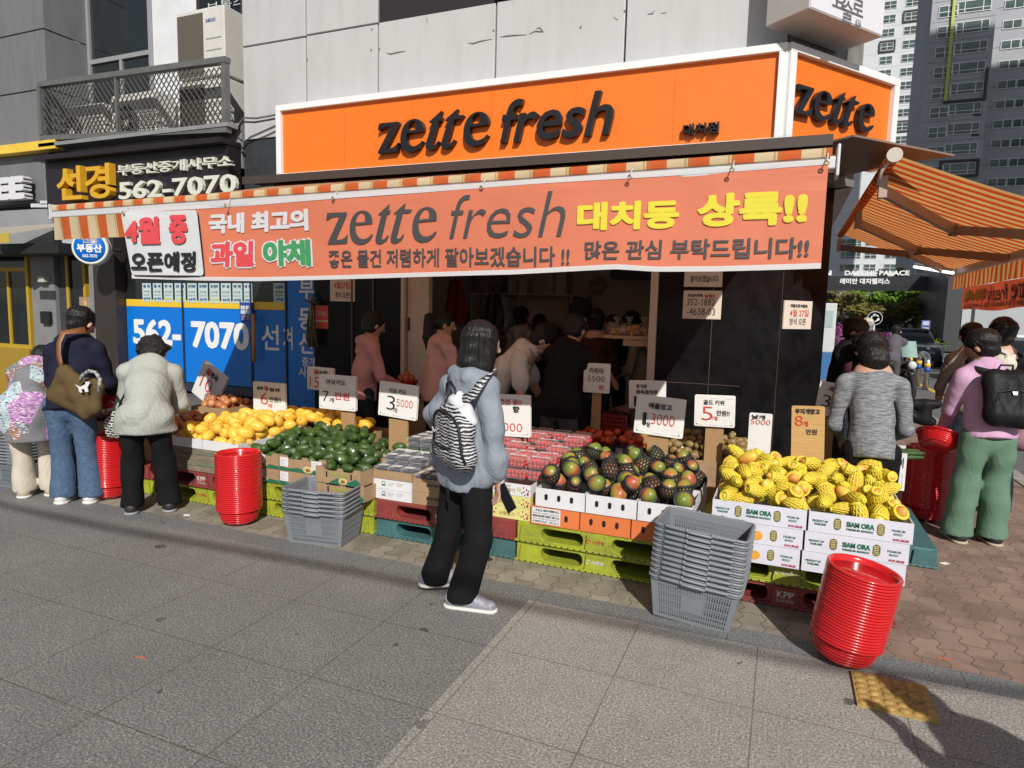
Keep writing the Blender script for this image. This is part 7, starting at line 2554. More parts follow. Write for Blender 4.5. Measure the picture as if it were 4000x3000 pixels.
def figure(label, J, top, bottom, shoes=(None, None), hair=('short', None), skin=None, h=.013, sleeve='long', hem=.03, puff=1.0, widths=(.054, .042, .044), feet=True, name="person", coat=None, fold=.010, group=None, cat="person", eyes=False, hood=None, extra=(), shoelen=1.0):
 H = J['H']
 F, Rt, t, hip, mid, sh = (J[k] for k in ('F', 'Rt', 't', 'hip', 'mid', 'sh'))
 Z = V3((0, 0, 1))
 skin = skin or M_skin
 hd, hu, hf = J['head'], J['hu'], J['hf']
 hr = unit(np.cross(hf, hu))
 root = thing(name, label, cat, tuple(J['base']), 0, group)
 ob = []
 b = [cone(hd + hu * .012 * H - hf * .006 * H, hd + hu * .004 * H + hf * .006 * H, .056 * H, .055 * H, (hr, .84)),
  cone(hd - hu * .028 * H + hf * .016 * H, hd - hu * .042 * H + hf * .026 * H, .038 * H, .026 * H, (hr, .9)),
  cone(hd + hf * .058 * H + hu * .004 * H, hd + hf * .066 * H - hu * .012 * H, .006 * H, .0095 * H),
  cone(hd + hr * .051 * H - hu * .004 * H, hd + hr * .053 * H - hu * .018 * H - hf * .004 * H, .011 * H, .008 * H),
  cone(hd - hr * .051 * H - hu * .004 * H, hd - hr * .053 * H - hu * .018 * H - hf * .004 * H, .011 * H, .008 * H),
  cone(J['neck'] - t * .03 * H, hd - hu * .03 * H - hf * .008 * H, .033 * H, .032 * H),
  cone(hip, mid, .07 * H, .065 * H, (F, .7)), cone(mid, sh, .065 * H, .075 * H, (F, .7)), cone(J['sL'], J['sR'], .028 * H, .028 * H)]
 for n_, sd in (('L', -1), ('R', 1)):
  b += [cone(J['s' + n_], J['e' + n_], .027 * H, .023 * H), cone(J['e' + n_], J['w' + n_], .024 * H, .015 * H),
   cone(J['h' + n_], J['k' + n_], .045 * H, .032 * H), cone(J['k' + n_], J['a' + n_], .032 * H, .02 * H)]
  b += hand_prims(J['w' + n_], J['e' + n_], Rt, F, H, sd)
 ob.append(soft("body", b, skin, h=min(h, .0085), k=.012))
 g = 1.0 * puff
 hm = hip - Z * (hem * H) if coat is None else hip - Z * (coat * H)
 q = [cone(hm, mid, .088 * H * g, .078 * H * g, (F, .76)), cone(mid, sh - t * .03 * H, .078 * H * g, .085 * H * g, (F, .70)), cone(hip - F * .01 * H, mid - F * .006 * H, .082 * H * min(g, 1.12), .078 * H * min(g, 1.12), (F, .8)), cone(hm, hip - F * .008 * H, (.088 if not coat else .098) * H, (.086 if not coat else .094) * H, (F, .92)),
  cone(J['neck'] - t * .022 * H, J['sL'], .038 * H, .036 * H * g), cone(J['neck'] - t * .022 * H, J['sR'], .038 * H, .036 * H * g), cone(sh, J['neck'], .05 * H, .037 * H)]
 for n_ in 'LR':
  s_, e_, w_ = J['s' + n_], J['e' + n_], J['w' + n_]
  if sleeve == 'long':
   q += [cone(s_, e_, .035 * H * g, .031 * H * g), cone(e_, w_ - unit(w_ - e_) * .01 * H, .031 * H * g, .023 * H * g)]
  else:
   q += [cone(s_, s_ + (e_ - s_) * .75, .038 * H * g, .042 * H * g)]
 if hood:
  c = J['neck'] - F * .045 * H - t * .02 * H
  q += [cone(c - Rt * .05 * H, c + Rt * .05 * H, .035 * H, .035 * H), cone(c - t * .03 * H, c - t * .06 * H - F * .015 * H, .045 * H, .03 * H), cone(c - Rt * .055 * H, J['neck'] - Rt * .04 * H + F * .02 * H, .026 * H, .02 * H), cone(c + Rt * .055 * H, J['neck'] + Rt * .04 * H + F * .02 * H, .026 * H, .02 * H)]
 if coat:
  for n_ in 'LR':
   q.append(cone(J['h' + n_], J['h' + n_] + (J['k' + n_] - J['h' + n_]) * .45, .071 * H * min(g, 1.12), .074 * H * min(g, 1.12)))
 q += list(extra)
 zc = (hm - unit(t if coat is None else Z) * .02 * H)
 ob.append(soft("coat" if coat else "top", q, top, h=h, k=.028, fold=fold * .8, fs=19, seed=len(label), cuts=[(zc, tuple(-(t if coat is None else Z)))]))
 a_, b_, c_ = widths
 q = [cone(hip + t * .015 * H, hip - Z * .02 * H, .066 * H, .078 * H, (F, .82))]
 for n_ in 'LR':
  ank = J['a' + n_] - V3((0, 0, .012 * H))
  q += [cone(J['h' + n_], J['k' + n_], a_ * H * 1.04, b_ * H * .97), cone(J['k' + n_], ank, b_ * H * .97, c_ * H * .97)]
 cuts = []
 ob.append(soft("trousers", q, bottom, h=h, k=.022, fold=fold * .45, fs=18, seed=len(label) + 3, cuts=[((0, 0, min(J['aL'][2], J['aR'][2]) - .02 * H), (0, 0, -1))]))
 if feet:
  up, so = shoes
  for n_ in 'LR':
   f = unit(J['f' + n_])
   an = J['a' + n_]
   z0 = an[2] - .052 * H
   gnd = V3((an[0], an[1], z0))
   heel, toe = gnd - f * .03 * H * shoelen, gnd + f * .105 * H * shoelen
   pit = J.get('pitch' + n_, 0.0)
   if pit:
    heel = heel + Z * pit
   s_ = soft("shoe", [cone(heel + Z * .030 * H, an, .028 * H, .03 * H), cone(heel + Z * .028 * H, toe + Z * .020 * H, .029 * H, .021 * H), cone(an, toe * .6 + gnd * .4 + Z * .03 * H, .03 * H, .024 * H)], up, h=.009, k=.015, cuts=[((0, 0, z0 + .003), (0, 0, -1))])
   if so:
    n = unit(np.cross(np.cross(f, Z) * -1, (toe - heel)))
    n = n if n[2] > 0 else -n
    s2 = soft("sole", [cone(heel + n * .012, toe + n * .010, .034 * H, .027 * H)], so, h=.008, k=0, cuts=[(heel + n * .020, tuple(n)), (heel - n * .001, tuple(-n))])
    wp2 = s2
    s2.parent = s_
   ob.append(s_)
 st, hm_ = hair
 hm_ = hm_ or M_hair
 if st:
  face = [cone(hd + hf * .085 * H - hu * .012 * H, hd + hf * .075 * H - hu * .05 * H, .056 * H, .05 * H)]
  c = hd + hu * .018 * H - hf * .012 * H
  q = [cone(c, c - hf * .004 * H, .0635 * H, .0635 * H, (hr, .88))]
  k_ = .015
  if st == 'bob':
   q += [cone(c, c - hu * .085 * H - hf * .004 * H, .064 * H, .063 * H, (hr, 1.0)), cone(c - hr * .02 * H, c - hr * .03 * H - hu * .10 * H + hf * .01 * H, .05 * H, .04 * H), cone(c + hr * .02 * H, c + hr * .03 * H - hu * .10 * H + hf * .015 * H, .05 * H, .04 * H)]
  elif st == 'short':
   q += [cone(c - hf * .02 * H, c - hf * .012 * H - hu * .04 * H, .06 * H, .05 * H)]
   face.append(cone(hd - hf * .02 * H - hu * .10 * H, hd - hu * .11 * H, .045 * H, .05 * H))
  elif st == 'perm':
   rg = random.Random(3)
   for i in range(46):
    d = unit(V3((rg.gauss(0, 1), rg.gauss(0, 1), rg.gauss(.3, 1))))
    p = c + d * .066 * H
    if np.dot(d, hf) < .55 or np.dot(d, hu) > .6:
     q.append(cone(p, p + d * .004 * H, .0165 * H, .013 * H))
   q += [cone(c - hf * .02 * H, c - hf * .02 * H - hu * .05 * H, .062 * H, .052 * H)]
  elif st == 'ponytail':
   p0_ = c - hf * .062 * H + hu * .02 * H
   q += [cone(p0_, p0_ - hf * .03 * H - Z * .02 * H, .018 * H, .024 * H), cone(p0_ - hf * .03 * H - Z * .02 * H, p0_ - hf * .035 * H - Z * .14 * H, .026 * H, .03 * H), cone(p0_ - hf * .035 * H - Z * .14 * H, p0_ - hf * .02 * H - Z * .25 * H, .03 * H, .012 * H)]
  elif st == 'long':
   q += [cone(c, c - hu * .09 * H - hf * .015 * H, .058 * H, .054 * H), cone(c - hu * .08 * H - hf * .025 * H, c - Z * .17 * H - hf * .02 * H, .05 * H, .034 * H)]
  elif st == 'cap':
   q += [cone(c - hf * .02 * H, c - hf * .014 * H - hu * .035 * H, .058 * H, .05 * H)]
  vs, fs = sdf_mesh(q, h=min(h, .010), k=k_, holes=face, fold=.003, fs=60, seed=5)
  if st != 'perm':
   vs, fs = strands(vs, fs, c, hu, hf, hr, H, st, 420 if h <= .011 else 110)
  ob.append(link("hair", np_mesh("hair", vs, fs, hm_)))
 if eyes:
  for s_ in (-1, 1):
   p = hd + hf * .056 * H + hr * s_ * .021 * H + hu * .003 * H
   ob.append(MB().ball(p, (.011, .006, .006), 8).build("eye", M_eye))
  p = hd + hf * .055 * H - hu * .033 * H
  ob.append(MB().tube([p - hr * .014 * H, p + hf * .003 * H, p + hr * .014 * H], .0035, 6).build("mouth", pm("lip", (.3, .1, .09), .5)))
 bake(ob, root)
 J['root'] = root
 return J
def add_to(J, *o):
 bake(o, J['root'])
def cap(J, mat, brim=True, badge=None):
 H, hd, hu, hf = J['H'], V3(J['head']), J['hu'], J['hf']
 hr = unit(np.cross(hf, hu))
 c = hd + hu * .03 * H - hf * .008 * H
 q = [cone(c, c + hf * .004 * H, .071 * H, .071 * H, (hr, .9))]
 o = soft("cap", q, mat, h=.009, k=.01, cuts=[(c - hu * .004 * H, tuple(-hu))])
 m = MB()
 pts = []
 for i in range(13):
  a = -1.15 + 2.3 * i / 12
  pts.append(c + hf * math.cos(a) * .125 * H + hr * math.sin(a) * .06 * H - hu * .010 * H)
 pts2 = [c + hf * math.cos(-1.2 + 2.4 * i / 12) * .066 * H + hr * math.sin(-1.2 + 2.4 * i / 12) * .06 * H + hu * .002 * H for i in range(13)]
 m.add(pts + pts2 + [p - hu * .006 for p in pts] + [p - hu * .006 for p in pts2],
  [(i, i + 1, i + 14, i + 13) for i in range(12)] + [(i + 26, i + 39, i + 40, i + 27) for i in range(12)] + [(i + 26, i + 27, i + 1, i) for i in range(12)])
 o2 = m.build("brim", mat)
 o2.parent = o
 add_to(J, o)
def strap(m, pts, w_, th=.004, mi=None, nrm=(0, -1, 0)):
 """flat strap along points, w_ wide"""
 pts = [Vector(p) for p in pts]
 vs, fs = [], []
 nrm = Vector(nrm)
 for i, p in enumerate(pts):
  tt = (pts[min(i + 1, len(pts) - 1)] - pts[max(i - 1, 0)]).normalized()
  s_ = tt.cross(nrm)
  s_.normalize()
  n_ = s_.cross(tt)
  for a, b in ((-1, -1), (1, -1), (1, 1), (-1, 1)):
   vs.append(p + s_ * a * w_ / 2 + n_ * b * th / 2)
 k = len(pts)
 for i in range(k - 1):
  for j in range(4):
   fs.append((i * 4 + j, i * 4 + (j + 1) % 4, (i + 1) * 4 + (j + 1) % 4, (i + 1) * 4 + j))
 fs += [(3, 2, 1, 0), tuple((k - 1) * 4 + j for j in range(4))]
 m.add(vs, fs, mi, True)
y0 = 3.15
pj = lambda px, py, dy=0: V3(W(px, py, y0 + dy))
hdg = R_(38)
F = V3((math.sin(hdg), math.cos(hdg), 0))
Rt = V3((math.cos(hdg), -math.sin(hdg), 0))
gR, gL = V3(G(1800, 2372)), V3(G(1672, 2300))
J = dict(H=1.56, F=F, Rt=Rt, t=unit(F * .05 + V3((0, 0, 1))), base=V3((-1.62, 3.16, 0)))
J['hip'] = pj(1822, 1830, .02)
J['mid'] = pj(1828, 1650, .02)
J['sh'] = pj(1842, 1490, .02)
J['neck'] = pj(1862, 1440, .03)
J['head'] = pj(1884, 1345, .05)
J['hu'] = unit(V3((.1, .12, 1)))
hy = R_(40)
J['hf'] = unit(V3((math.sin(hy), math.cos(hy), -.18)))
J['sL'], J['eL'], J['wL'] = pj(1768, 1510, .10), pj(1694, 1618, .14), pj(1720, 1700, .32)
J['sR'], J['eR'], J['wR'] = pj(1898, 1520, -.06), pj(1930, 1690, -.08), pj(1944, 1862, -.04)
J['hL'], J['kL'], J['aL'] = pj(1785, 1860, .06), pj(1752, 2085, .10), V3((gL[0] + .05, gL[1] + .0, .115))
J['hR'], J['kR'], J['aR'] = pj(1862, 1860, -.03), pj(1872, 2100, -.02), V3((gR[0], gR[1] + .0, .081))
J['fR'], J['fL'] = unit((1, .12, 0)), unit((.85, .5, 0))
J['pitchL'] = 0.0
figure("woman in a grey-blue hooded jacket and black trousers, standing before the strawberries", J, M_bluej, M_blkt, (M_lsho, M_wsol), ('bob', M_hair), h=.010, hem=.045, puff=1.16, widths=(.056, .049, .056), hood=True, fold=.0075, shoelen=1.05, extra=[cone(pj(1770, 1845, .02), pj(1780, 1600, .04), .106, .09, (F, .9)), cone(pj(1872, 1850, -.03), pj(1860, 1600, .0), .106, .088, (F, .9)), cone(pj(1730, 1800, .1), pj(1735, 1620, .1), .07, .07), cone(V3(J['wR']) + V3((0, 0, .10)), V3(J['wR']) + V3((0, 0, .045)), .062, .05)])
H = 1.56
c = V3(J['sh'])
fl = soft("shoulder_cape", [cone(J['sL'] - Rt * .05 - V3((0, 0, .045)), J['sR'] + Rt * .01 - V3((0, 0, .05)), .055, .05, (F, .8)), cone(J['sh'] - F * .05 - V3((0, 0, .02)), J['sh'] - F * .055 - V3((0, 0, .10)), .09, .07, (F, .6)), cone(J['sL'], J['sR'], .062, .06)], M_bluej, h=.010, k=.03, fold=.006, fs=14, seed=8)
cuff = soft("cuff", [cone(J['wR'] - V3((0, 0, -.03)), J['wR'] + V3((0, 0, .0)), .044, .036)], M_bluej, h=.008, k=0, fold=.004, fs=70, seed=2)
add_to(J, fl, cuff)
for n_ in 'LR':
 m = MB()
 f = unit(J['f' + n_])
 sdv = unit(np.cross(f, (0, 0, 1)))
 g0 = V3((J['a' + n_][0], J['a' + n_][1], J['a' + n_][2] - .081))
 for q in range(4):
  p = g0 + f * (.045 + .025 * q) + V3((0, 0, .088 - .012 * q))
  m.tube([p - sdv * .028, p + V3((0, 0, .006)), p + sdv * .028], .005, 5)
 add_to(J, m.build("laces", pm("pale_lace", (.55, .55, .62), .6)))
WJ = J
hp = V3(J['wR']) + unit(V3(J['wR']) - V3(J['eR'])) * .075
pa = pj(1968, 1925, -.05)
r = thing("mobile_phone", "black mobile phone held in the right hand of the woman in the blue jacket", "phone", tuple(pa))
Mx = Matrix.Translation(Vector(pa)) @ Matrix.Rotation(R_(-20), 4, 'Z') @ Matrix.Rotation(R_(-38), 4, 'Y')
m = MB().cbox((.0, 0, -.03), (.072, .009, .15), 0, Mx)
m2 = MB().cbox((.0, -.0055, -.03), (.066, .001, .142), 0, Mx)
wp(r, bevel(m.build("case", pm("phone_case", (.012, .012, .012), .4)), .003), m2.build("screen", pm("phone_glass", (.006, .006, .008), .08)))
def zebra_mat():
 s = NT("zebra_cloth")
 wv = s.n("TexWave", wave_type='BANDS', bands_direction='Z')
 wv.inputs["Scale"].default_value = 19.0
 wv.inputs["Distortion"].default_value = 6.0
 wv.inputs["Detail"].default_value = 2.0
 wv.inputs["Detail Scale"].default_value = 1.1
 s.l(s.map((1, 1, 1)), wv.inputs["Vector"])
 s.base(s.ramp(wv.outputs["Fac"], [(.55, (.012, .012, .016)), (.64, (.56, .56, .58))]))
 s.rough(.6)
 w_ = s.noise(7, 3)
 s.bump(w_, .3, .03)
 return s.m
M_zeb = zebra_mat()
M_bkp = pm("black_webbing", (.012, .012, .013), .6)
M_whp = cloth("white_nylon", (.62, .63, .65), rough=.5)
bp = thing("backpack", "black and white zebra striped backpack on the woman's back", "backpack", tuple(pj(1775, 1830, -.18)))
Bc = pj(1775, 1672, -.175)
lx, ly = Rt, -F            # across the back, out from the back
lz = unit(V3((-.05, 0, 1)))
at = lambda a, o_, b: Bc + lx * a + ly * o_ + lz * b
bag = soft("bag", [cone(at(-.10, 0, -.125), at(.11, 0, -.125), .085, .085, (ly, .8)), cone(at(-.10, .0, .01), at(.10, .0, .01), .085, .085, (ly, .75)), cone(at(-.10, .0, -.125), at(-.075, .0, .04), .085, .08, (ly, .8)), cone(at(.11, .0, -.125), at(.075, .0, .04), .085, .08, (ly, .8)), cone(at(0, .0, -.1), at(0, .0, .05), .09, .09, (ly, .75))], M_zeb, h=.008, k=.02, fold=.004, fs=20, seed=4)
topb = soft("drawstring_top", [cone(at(-.06, -.025, .06), at(.09, -.02, .06), .075, .075, (ly, .72)), cone(at(-.03, -.02, .11), at(.05, -.02, .11), .055, .055, (ly, .75)), cone(at(.0, -.02, .155), at(.02, -.02, .155), .03, .03)], M_whp, h=.008, k=.03, fold=.006, fs=40, seed=6)
m = MB()
arch = [at(-.165 * math.cos(a_), .070 - .022 * abs(math.cos(a_)), .0 + .095 * math.sin(a_)) for a_ in [i * math.pi / 12 for i in range(13)]]
arch = [at(-.178, .04, -.10)] + arch + [at(.178, .045, -.10), at(.185, .03, -.15)]
m.tube(arch, .0075, 6)
m.tube([at(-.178, .045, -.085), at(-.08, .072, -.095), at(.0, .075, -.095), at(.09, .07, -.085), at(.183, .04, -.07)], .006, 6)
m.tube([at(-.04, .0, .13), at(-.085, -.0, .17), at(-.075, .0, .225), at(-.03, -.0, .238), at(.02, .0, .205), at(.04, .0, .16)], .008, 6)
pip = m.build("piping", M_bkp)
m = MB()
strap(m, [at(.03, .0, .13), pj(1850, 1540, -.2), pj(1882, 1490, -.17), pj(1910, 1462, -.10), pj(1928, 1458, -.02), pj(1936, 1475, .06)], .055, .01, 0, (-.4, -1, .4))
st_ = m.build("shoulder_strap", M_zeb)
m = MB()
strap(m, [at(.10, -.03, -.04), at(.145, -.03, -.16)], .03, .006, 0, tuple(ly))
strap(m, [at(-.115, -.0, -.2), at(-.115, .0, -.42)], .036, .004, 0, tuple(ly))
m.tube([at(-.16 + .022 * math.cos(a_), .05, -.135 + .026 * math.sin(a_)) for a_ in [i * math.pi / 6 for i in range(12)]], .0035, 5, closed=True)
st2 = m.build("webbing", M_bkp)
m = MB()
sw = [(-.05, .012), (-.046, -.008), (-.03, -.014), (.0, -.004), (.055, .02), (.0, .006), (-.028, -.002), (-.038, .004)]
m.prism([(a_, b_ - .0) for a_, b_ in sw], tuple(at(-.03, .089, -.01)), tuple(lx), tuple(lz), tuple(-ly), -.003)
lg = m.build("check_logo", M_stk)
wp(bp, bag, topb, pip, st_, st2, lg)
g = G(145, 1935)
J = std_pose(g.x, g.y + .02, 1.60, head=-46, lean=74, arms=('reachd', 'reachd'), spread_=.06)
figure("bending person in a multicoloured patchwork coat and cream trousers at the far left", J, M_floral, M_cream, (M_bgsh, M_wsol), ('short', M_hair), puff=1.22, coat=.17, widths=(.05, .045, .055))
g = (G(268, 1985) + G(358, 1955)) / 2
J = std_pose(g.x - .09, g.y + .05, 1.64, head=-30, lean=23, arms=('hold', 'hold'), spread_=.066, hpitch=28, hyaw=25)
figure("person in a navy hooded jacket and wide blue jeans with a brown shoulder bag", J, M_navy, M_denim, (M_wsho, M_wsol), ('short', M_hair), puff=1.22, hem=.03, widths=(.058, .052, .062), hood=True)
NJ = J
bgp = thing("shoulder_bag", "brown slouchy shoulder bag hanging on the navy jacket", "bag", (g.x, g.y - .1, .8))
yb = g.y - .12
q4 = [W(*Z0b(x, y), yb) for x, y in ((520, 1515), (690, 1640), (905, 1640), (865, 1895), (770, 1955), (400, 1760))]
cx = sum((p.x for p in q4)) / 6
cz = sum((p.z for p in q4)) / 6
ps = []
qp = [V3(p) for p in q4]
cen = V3((cx, yb, cz))
inn = [cen + (p - cen) * .72 for p in qp]
prims = []
for i in range(6):
 prims.append(cone(inn[i], inn[(i + 1) % 6], .06, .06, ((0, 1, 0), .75)))
 prims.append(cone(inn[i], cen, .05, .08, ((0, 1, 0), .75)))
bag_ = soft("bag", prims, cloth("brown_canvas", (.105, .070, .032), wr=4), h=.011, k=.03, fold=.006, fs=10, seed=3)
m = MB()
a_, b_, c_ = W(*Z0b(525, 1500), yb - .02), W(*Z0b(505, 1400), yb - .0), W(*Z0b(545, 1215), yb + .06)
strap(m, [a_, (a_ + b_) / 2, b_, (b_ + c_) / 2 + Vector((0, -.015, 0)), c_, c_ + Vector((.06, .14, .02))], .055, .006)
sp = m.build("strap", pm("tan_leather", (.22, .085, .03), .5))
m = MB()
hp_ = [W(*Z0b(x, y), yb - .08) for x, y in ((690, 1640), (715, 1580), (770, 1545), (830, 1560), (865, 1620), (850, 1730))]
m.tube(hp_, .013, 8)
rp = m.build("rope_handle", pm("striped_rope", (.3, .3, .32), .7, ns=55, na=.95))
yk = yb - .075
m = MB()
hx = [W(*Z0b(x, y), yk) for x, y in ((650, 1665), (690, 1685), (740, 1660), (735, 1640), (778, 1640), (765, 1668), (752, 1690), (758, 1728), (735, 1728), (725, 1700), (700, 1705), (705, 1735), (685, 1728), (676, 1692))]
m.add([tuple(p) for p in hx] + [tuple(p + Vector((0, .006, 0))) for p in hx], [tuple(range(14))] + [(i, (i + 1) % 14, (i + 1) % 14 + 14, i + 14) for i in range(14)])
ch = m.build("animal_charm", M_stk)
wp(bgp, bag_, sp, rp, ch)
g = (G(500, 2010) + G(600, 1985)) / 2
J = std_pose(g.x + .06, g.y + .05, 1.58, head=-42, lean=56, arms=('hold', 'hold'), spread_=.085, hpitch=46)
figure("person with black curly hair in a silvery sage jacket bending over the apples", J, M_sage, M_blkt, (M_bsho, M_gsol), ('perm', M_curl), puff=1.24, coat=.07, widths=(.058, .050, .055))
yb = g.y - .02
tb_ = thing("tote_bag", "black and white patterned tote bag on the arm of the sage jacket shopper", "bag", (g.x - .2, yb, .75))
def maze_mat():
 s = NT("maze_pattern_cloth")
 b = s.n("TexBrick")
 b.inputs["Scale"].default_value = 1
 b.inputs["Brick Width"].default_value = .045
 b.inputs["Row Height"].default_value = .022
 b.inputs["Mortar Size"].default_value = .0045
 b.inputs["Color1"].default_value = (.015, .015, .018, 1)
 b.inputs["Color2"].default_value = (.02, .02, .02, 1)
 b.inputs["Mortar"].default_value = (.55, .54, .48, 1)
 s.l(s.map((1, 1, 1), rot=(R_(90), R_(35), 0)), b.inputs["Vector"])
 s.base(b.outputs["Color"])
 s.rough(.8)
 return s.m
q4 = [V3(W(x, y, yb)) for x, y in ((462, 1598), (500, 1600), (492, 1690), (470, 1712), (425, 1708), (418, 1660))]
cen = sum(q4) / 6
inn = [cen + (p - cen) * .6 for p in q4]
prims = [cone(inn[i], inn[(i + 1) % 6], .04, .04) for i in range(6)] + [cone(inn[i], cen, .04, .05) for i in range(6)]
o1 = soft("bag", prims, maze_mat(), h=.010, k=.02, fold=.004, fs=16, seed=3)
m = MB()
m.tube([W(462, 1600, yb), W(474, 1565, yb - .02), W(492, 1530, yb - .03), W(515, 1500, yb - .02)], .008, 6)
m.tube([W(485, 1600, yb - .02), W(492, 1570, yb - .03), W(505, 1535, yb - .04), W(520, 1500, yb - .02)], .008, 6)
wp(tb_, o1, m.build("handle", M_bkp))
rb = thing("plastic_bowl", "red bowl held by the navy jacket shopper over the apples", "bowl", tuple(W(425, 1560, 3.95)))
o = link("bowl", me_bowl, rb)
o.rotation_euler = (.7, .5, 0)
def at_px(px, y):
 return W(px, 1300, y).x
J = std_pose(at_px(1432, 5.45), 5.45, 1.62, head=40, lean=9, arms=('hold', 'hold'), hpitch=24)
figure("person in a rose hooded sweatshirt and dark jeans carrying a red bowl of fruit", J, M_pinkh, M_djn, (M_bsho, None), ('short', M_hair), hood=True, puff=1.12, h=.014)
rb = thing("plastic_bowl", "shallow red bowl of peaches carried by the rose hooded shopper", "bowl", tuple((V3(J['wL']) + V3(J['wR'])) / 2 + V3(J['F']) * .12 - V3((0, 0, .04))))
o = link("bowl", me_bowl, rb)
o.scale = (.8, .8, .5)
m = MB()
for k in range(6):
 m.ball((.06 * math.cos(k * 1.05), .06 * math.sin(k * 1.05), .085), .036, 10)
m.ball((0, 0, .12), .036, 10)
m.build("peach", pm("peach_skin", (.5, .14, .06), .5), rb)
J = std_pose(at_px(1715, 5.6), 5.6, 1.64, head=32, lean=7, arms=('hold', 'hold'), hyaw=25, hpitch=12)
figure("woman with a long black ponytail in a pale rose hooded jacket", J, M_pinkj, M_blkt, (M_bsho, None), ('ponytail', M_hair), hood=True, puff=1.15, h=.014)
add_to(J, MB().ball(V3(J['head']) - V3(J['hf']) * .105 + V3(J['hu']) * .04, .022, 10).build("hair_tie", pm("rose_hair_tie", (.5, .3, .3), .5)))
J = std_pose(at_px(1985, 5.55), 5.55, 1.76, head=78, lean=52, arms=('reachd', ((.05, .1, -1), (0, .05, -1))), hpitch=50)
figure("man in a white tee and black cap bending over the crates at the entrance", J, M_wtee, M_blkt, (M_bsho, None), ('cap', M_hair), sleeve='short', puff=1.1, h=.014)
cap(J, M_capb)
J = std_pose(at_px(2210, 5.5), 5.48, 1.68, head=12, lean=22, arms=('hold', 'hold'), hpitch=40)
figure("person in a black jacket and grey trousers bending between strawberries and doorway", J, M_blkc, M_gtrs, (M_bsho, None), ('short', M_hair), puff=1.2, coat=.04, h=.014)
J = std_pose(at_px(2238, 7.0), 7.0, 1.80, head=125, lean=14, arms=('reach', 'reachd'), hpitch=22)
figure("shop worker in a black tee and black cap leaning over inside the shop", J, M_blkc, M_blkt, (M_bsho, None), ('cap', M_hair), sleeve='short', h=.015)
cap(J, M_capb)
J = std_pose(at_px(2322, 6.9), 6.95, 1.70, head=-8, lean=4, arms=('hold', 'hold'), hpitch=10)
figure("person in a dark brown sweater standing with their back turned inside the shop", J, M_brn, M_djn, (M_bsho, None), ('short', M_hair), h=.016)
J = std_pose(at_px(2395, 7.8), 7.8, 1.64, head=178, lean=6, arms=('hold', 'hold'), hpitch=8)
figure("young person with a dark fringe facing out beside the snack tray", J, M_blkc, M_djn, (M_bsho, None), ('short', M_hair), h=.016, eyes=True)
J = std_pose(at_px(2500, 7.6), 7.6, 1.70, head=-100, lean=12, arms=('hold', 'hold'), hpitch=25)
figure("woman with bobbed dark hair in an ivory coat behind the snack tray", J, M_ivory, M_ivory, (M_bsho, None), ('bob', M_curl), h=.016, coat=.06)
J = std_pose(at_px(2035, 8.2), 8.2, 1.72, head=12, lean=4, arms=('hold', 'hold'))
figure("person in a pale grey hooded top far back in the shop", J, M_ghood, M_djn, (M_bsho, None), ('short', M_hair), h=.017, hood=True)
J = std_pose(at_px(2103, 8.6), 8.6, 1.62, head=30, lean=6, arms=('hold', 'hold'))
figure("dark clothed person half hidden beside the grey hooded top", J, M_blkc, M_djn, (M_bsho, None), ('bob', M_hair), h=.017)
r = thing("snack_tray", "tray of bagged puffed snacks on a pale shelf at the doorway", "tray", (at_px(2465, 6.6), 6.6, 1.28))
a, b = W(2362, 1308, 6.55), W(2552, 1312, 6.55)
m = MB().box(a.x, b.x, 6.5, 6.85, a.z - .03, a.z, 0)
m.box(a.x + .2, b.x, 6.52, 6.83, a.z - .10, a.z - .031, 0)
m2 = MB()
rg = random.Random(2)
for i in range(150):
 x = rg.uniform(a.x + .06, b.x - .02)
 m2.ball((x, rg.uniform(6.54, 6.8), a.z + rg.uniform(.008, .10) * (1 - abs((x - a.x) / (b.x - a.x) - .6))), rg.uniform(.013, .022), 6)
m3 = MB()
for cx_ in (.2, .45, .75):
 x = a.x + (b.x - a.x) * cx_
 m3.lathe([(.11, .0), (.12, .06), (.06, .11), (.015, .13), (.05, .19)], 9, Matrix.Translation((x, 6.66, a.z + .002)))
wp(r, m.build("shelf", pm("pale_wood", (.5, .36, .26), .6)), m2.build("snacks", pm("puffed_snack", (.55, .31, .12), .7, ns=30, na=.3)), m3.build("plastic_bag", M_clear))
M_rbk = pm("red_crate_plastic", (.35, .03, .03), .4)
r = thing("plastic_crate", "red slatted plastic crate of dark roots by the right door jamb", "crate", (at_px(2420, 5.95), 5.95, .55))
m = MB()
x0, x1 = at_px(2365, 5.9), at_px(2460, 5.9)
for z in (.58, .62, .66, .70):
 m.box(x0, x1, 5.9, 5.91, z, z + .025)
 m.box(x0, x0 + .01, 5.911, 6.2, z, z + .025)
for k in range(9):
 x = x0 + (x1 - x0) * k / 8
 m.box(x - .006, x + .006, 5.912, 5.92, .56, .725)
m.box(x0, x1, 5.925, 6.2, .555, .57)
m2 = MB()
for k in range(12):
 m2.ball((rg.uniform(x0 + .04, x1 - .04), rg.uniform(5.97, 6.15), .72 + rg.uniform(0, .05)), (.06, .035, .035), 8)
wp(r, m.build("slats", M_rbk), m2.build("roots", pm("dark_root", (.10, .045, .04), .7, ns=20, na=.4)))
carton(x0 - .05, x1 + .08, 5.88, 6.22, .0, .55, M_ncard, "dark stand under the red slatted crate", None, None, "crate", "crate")
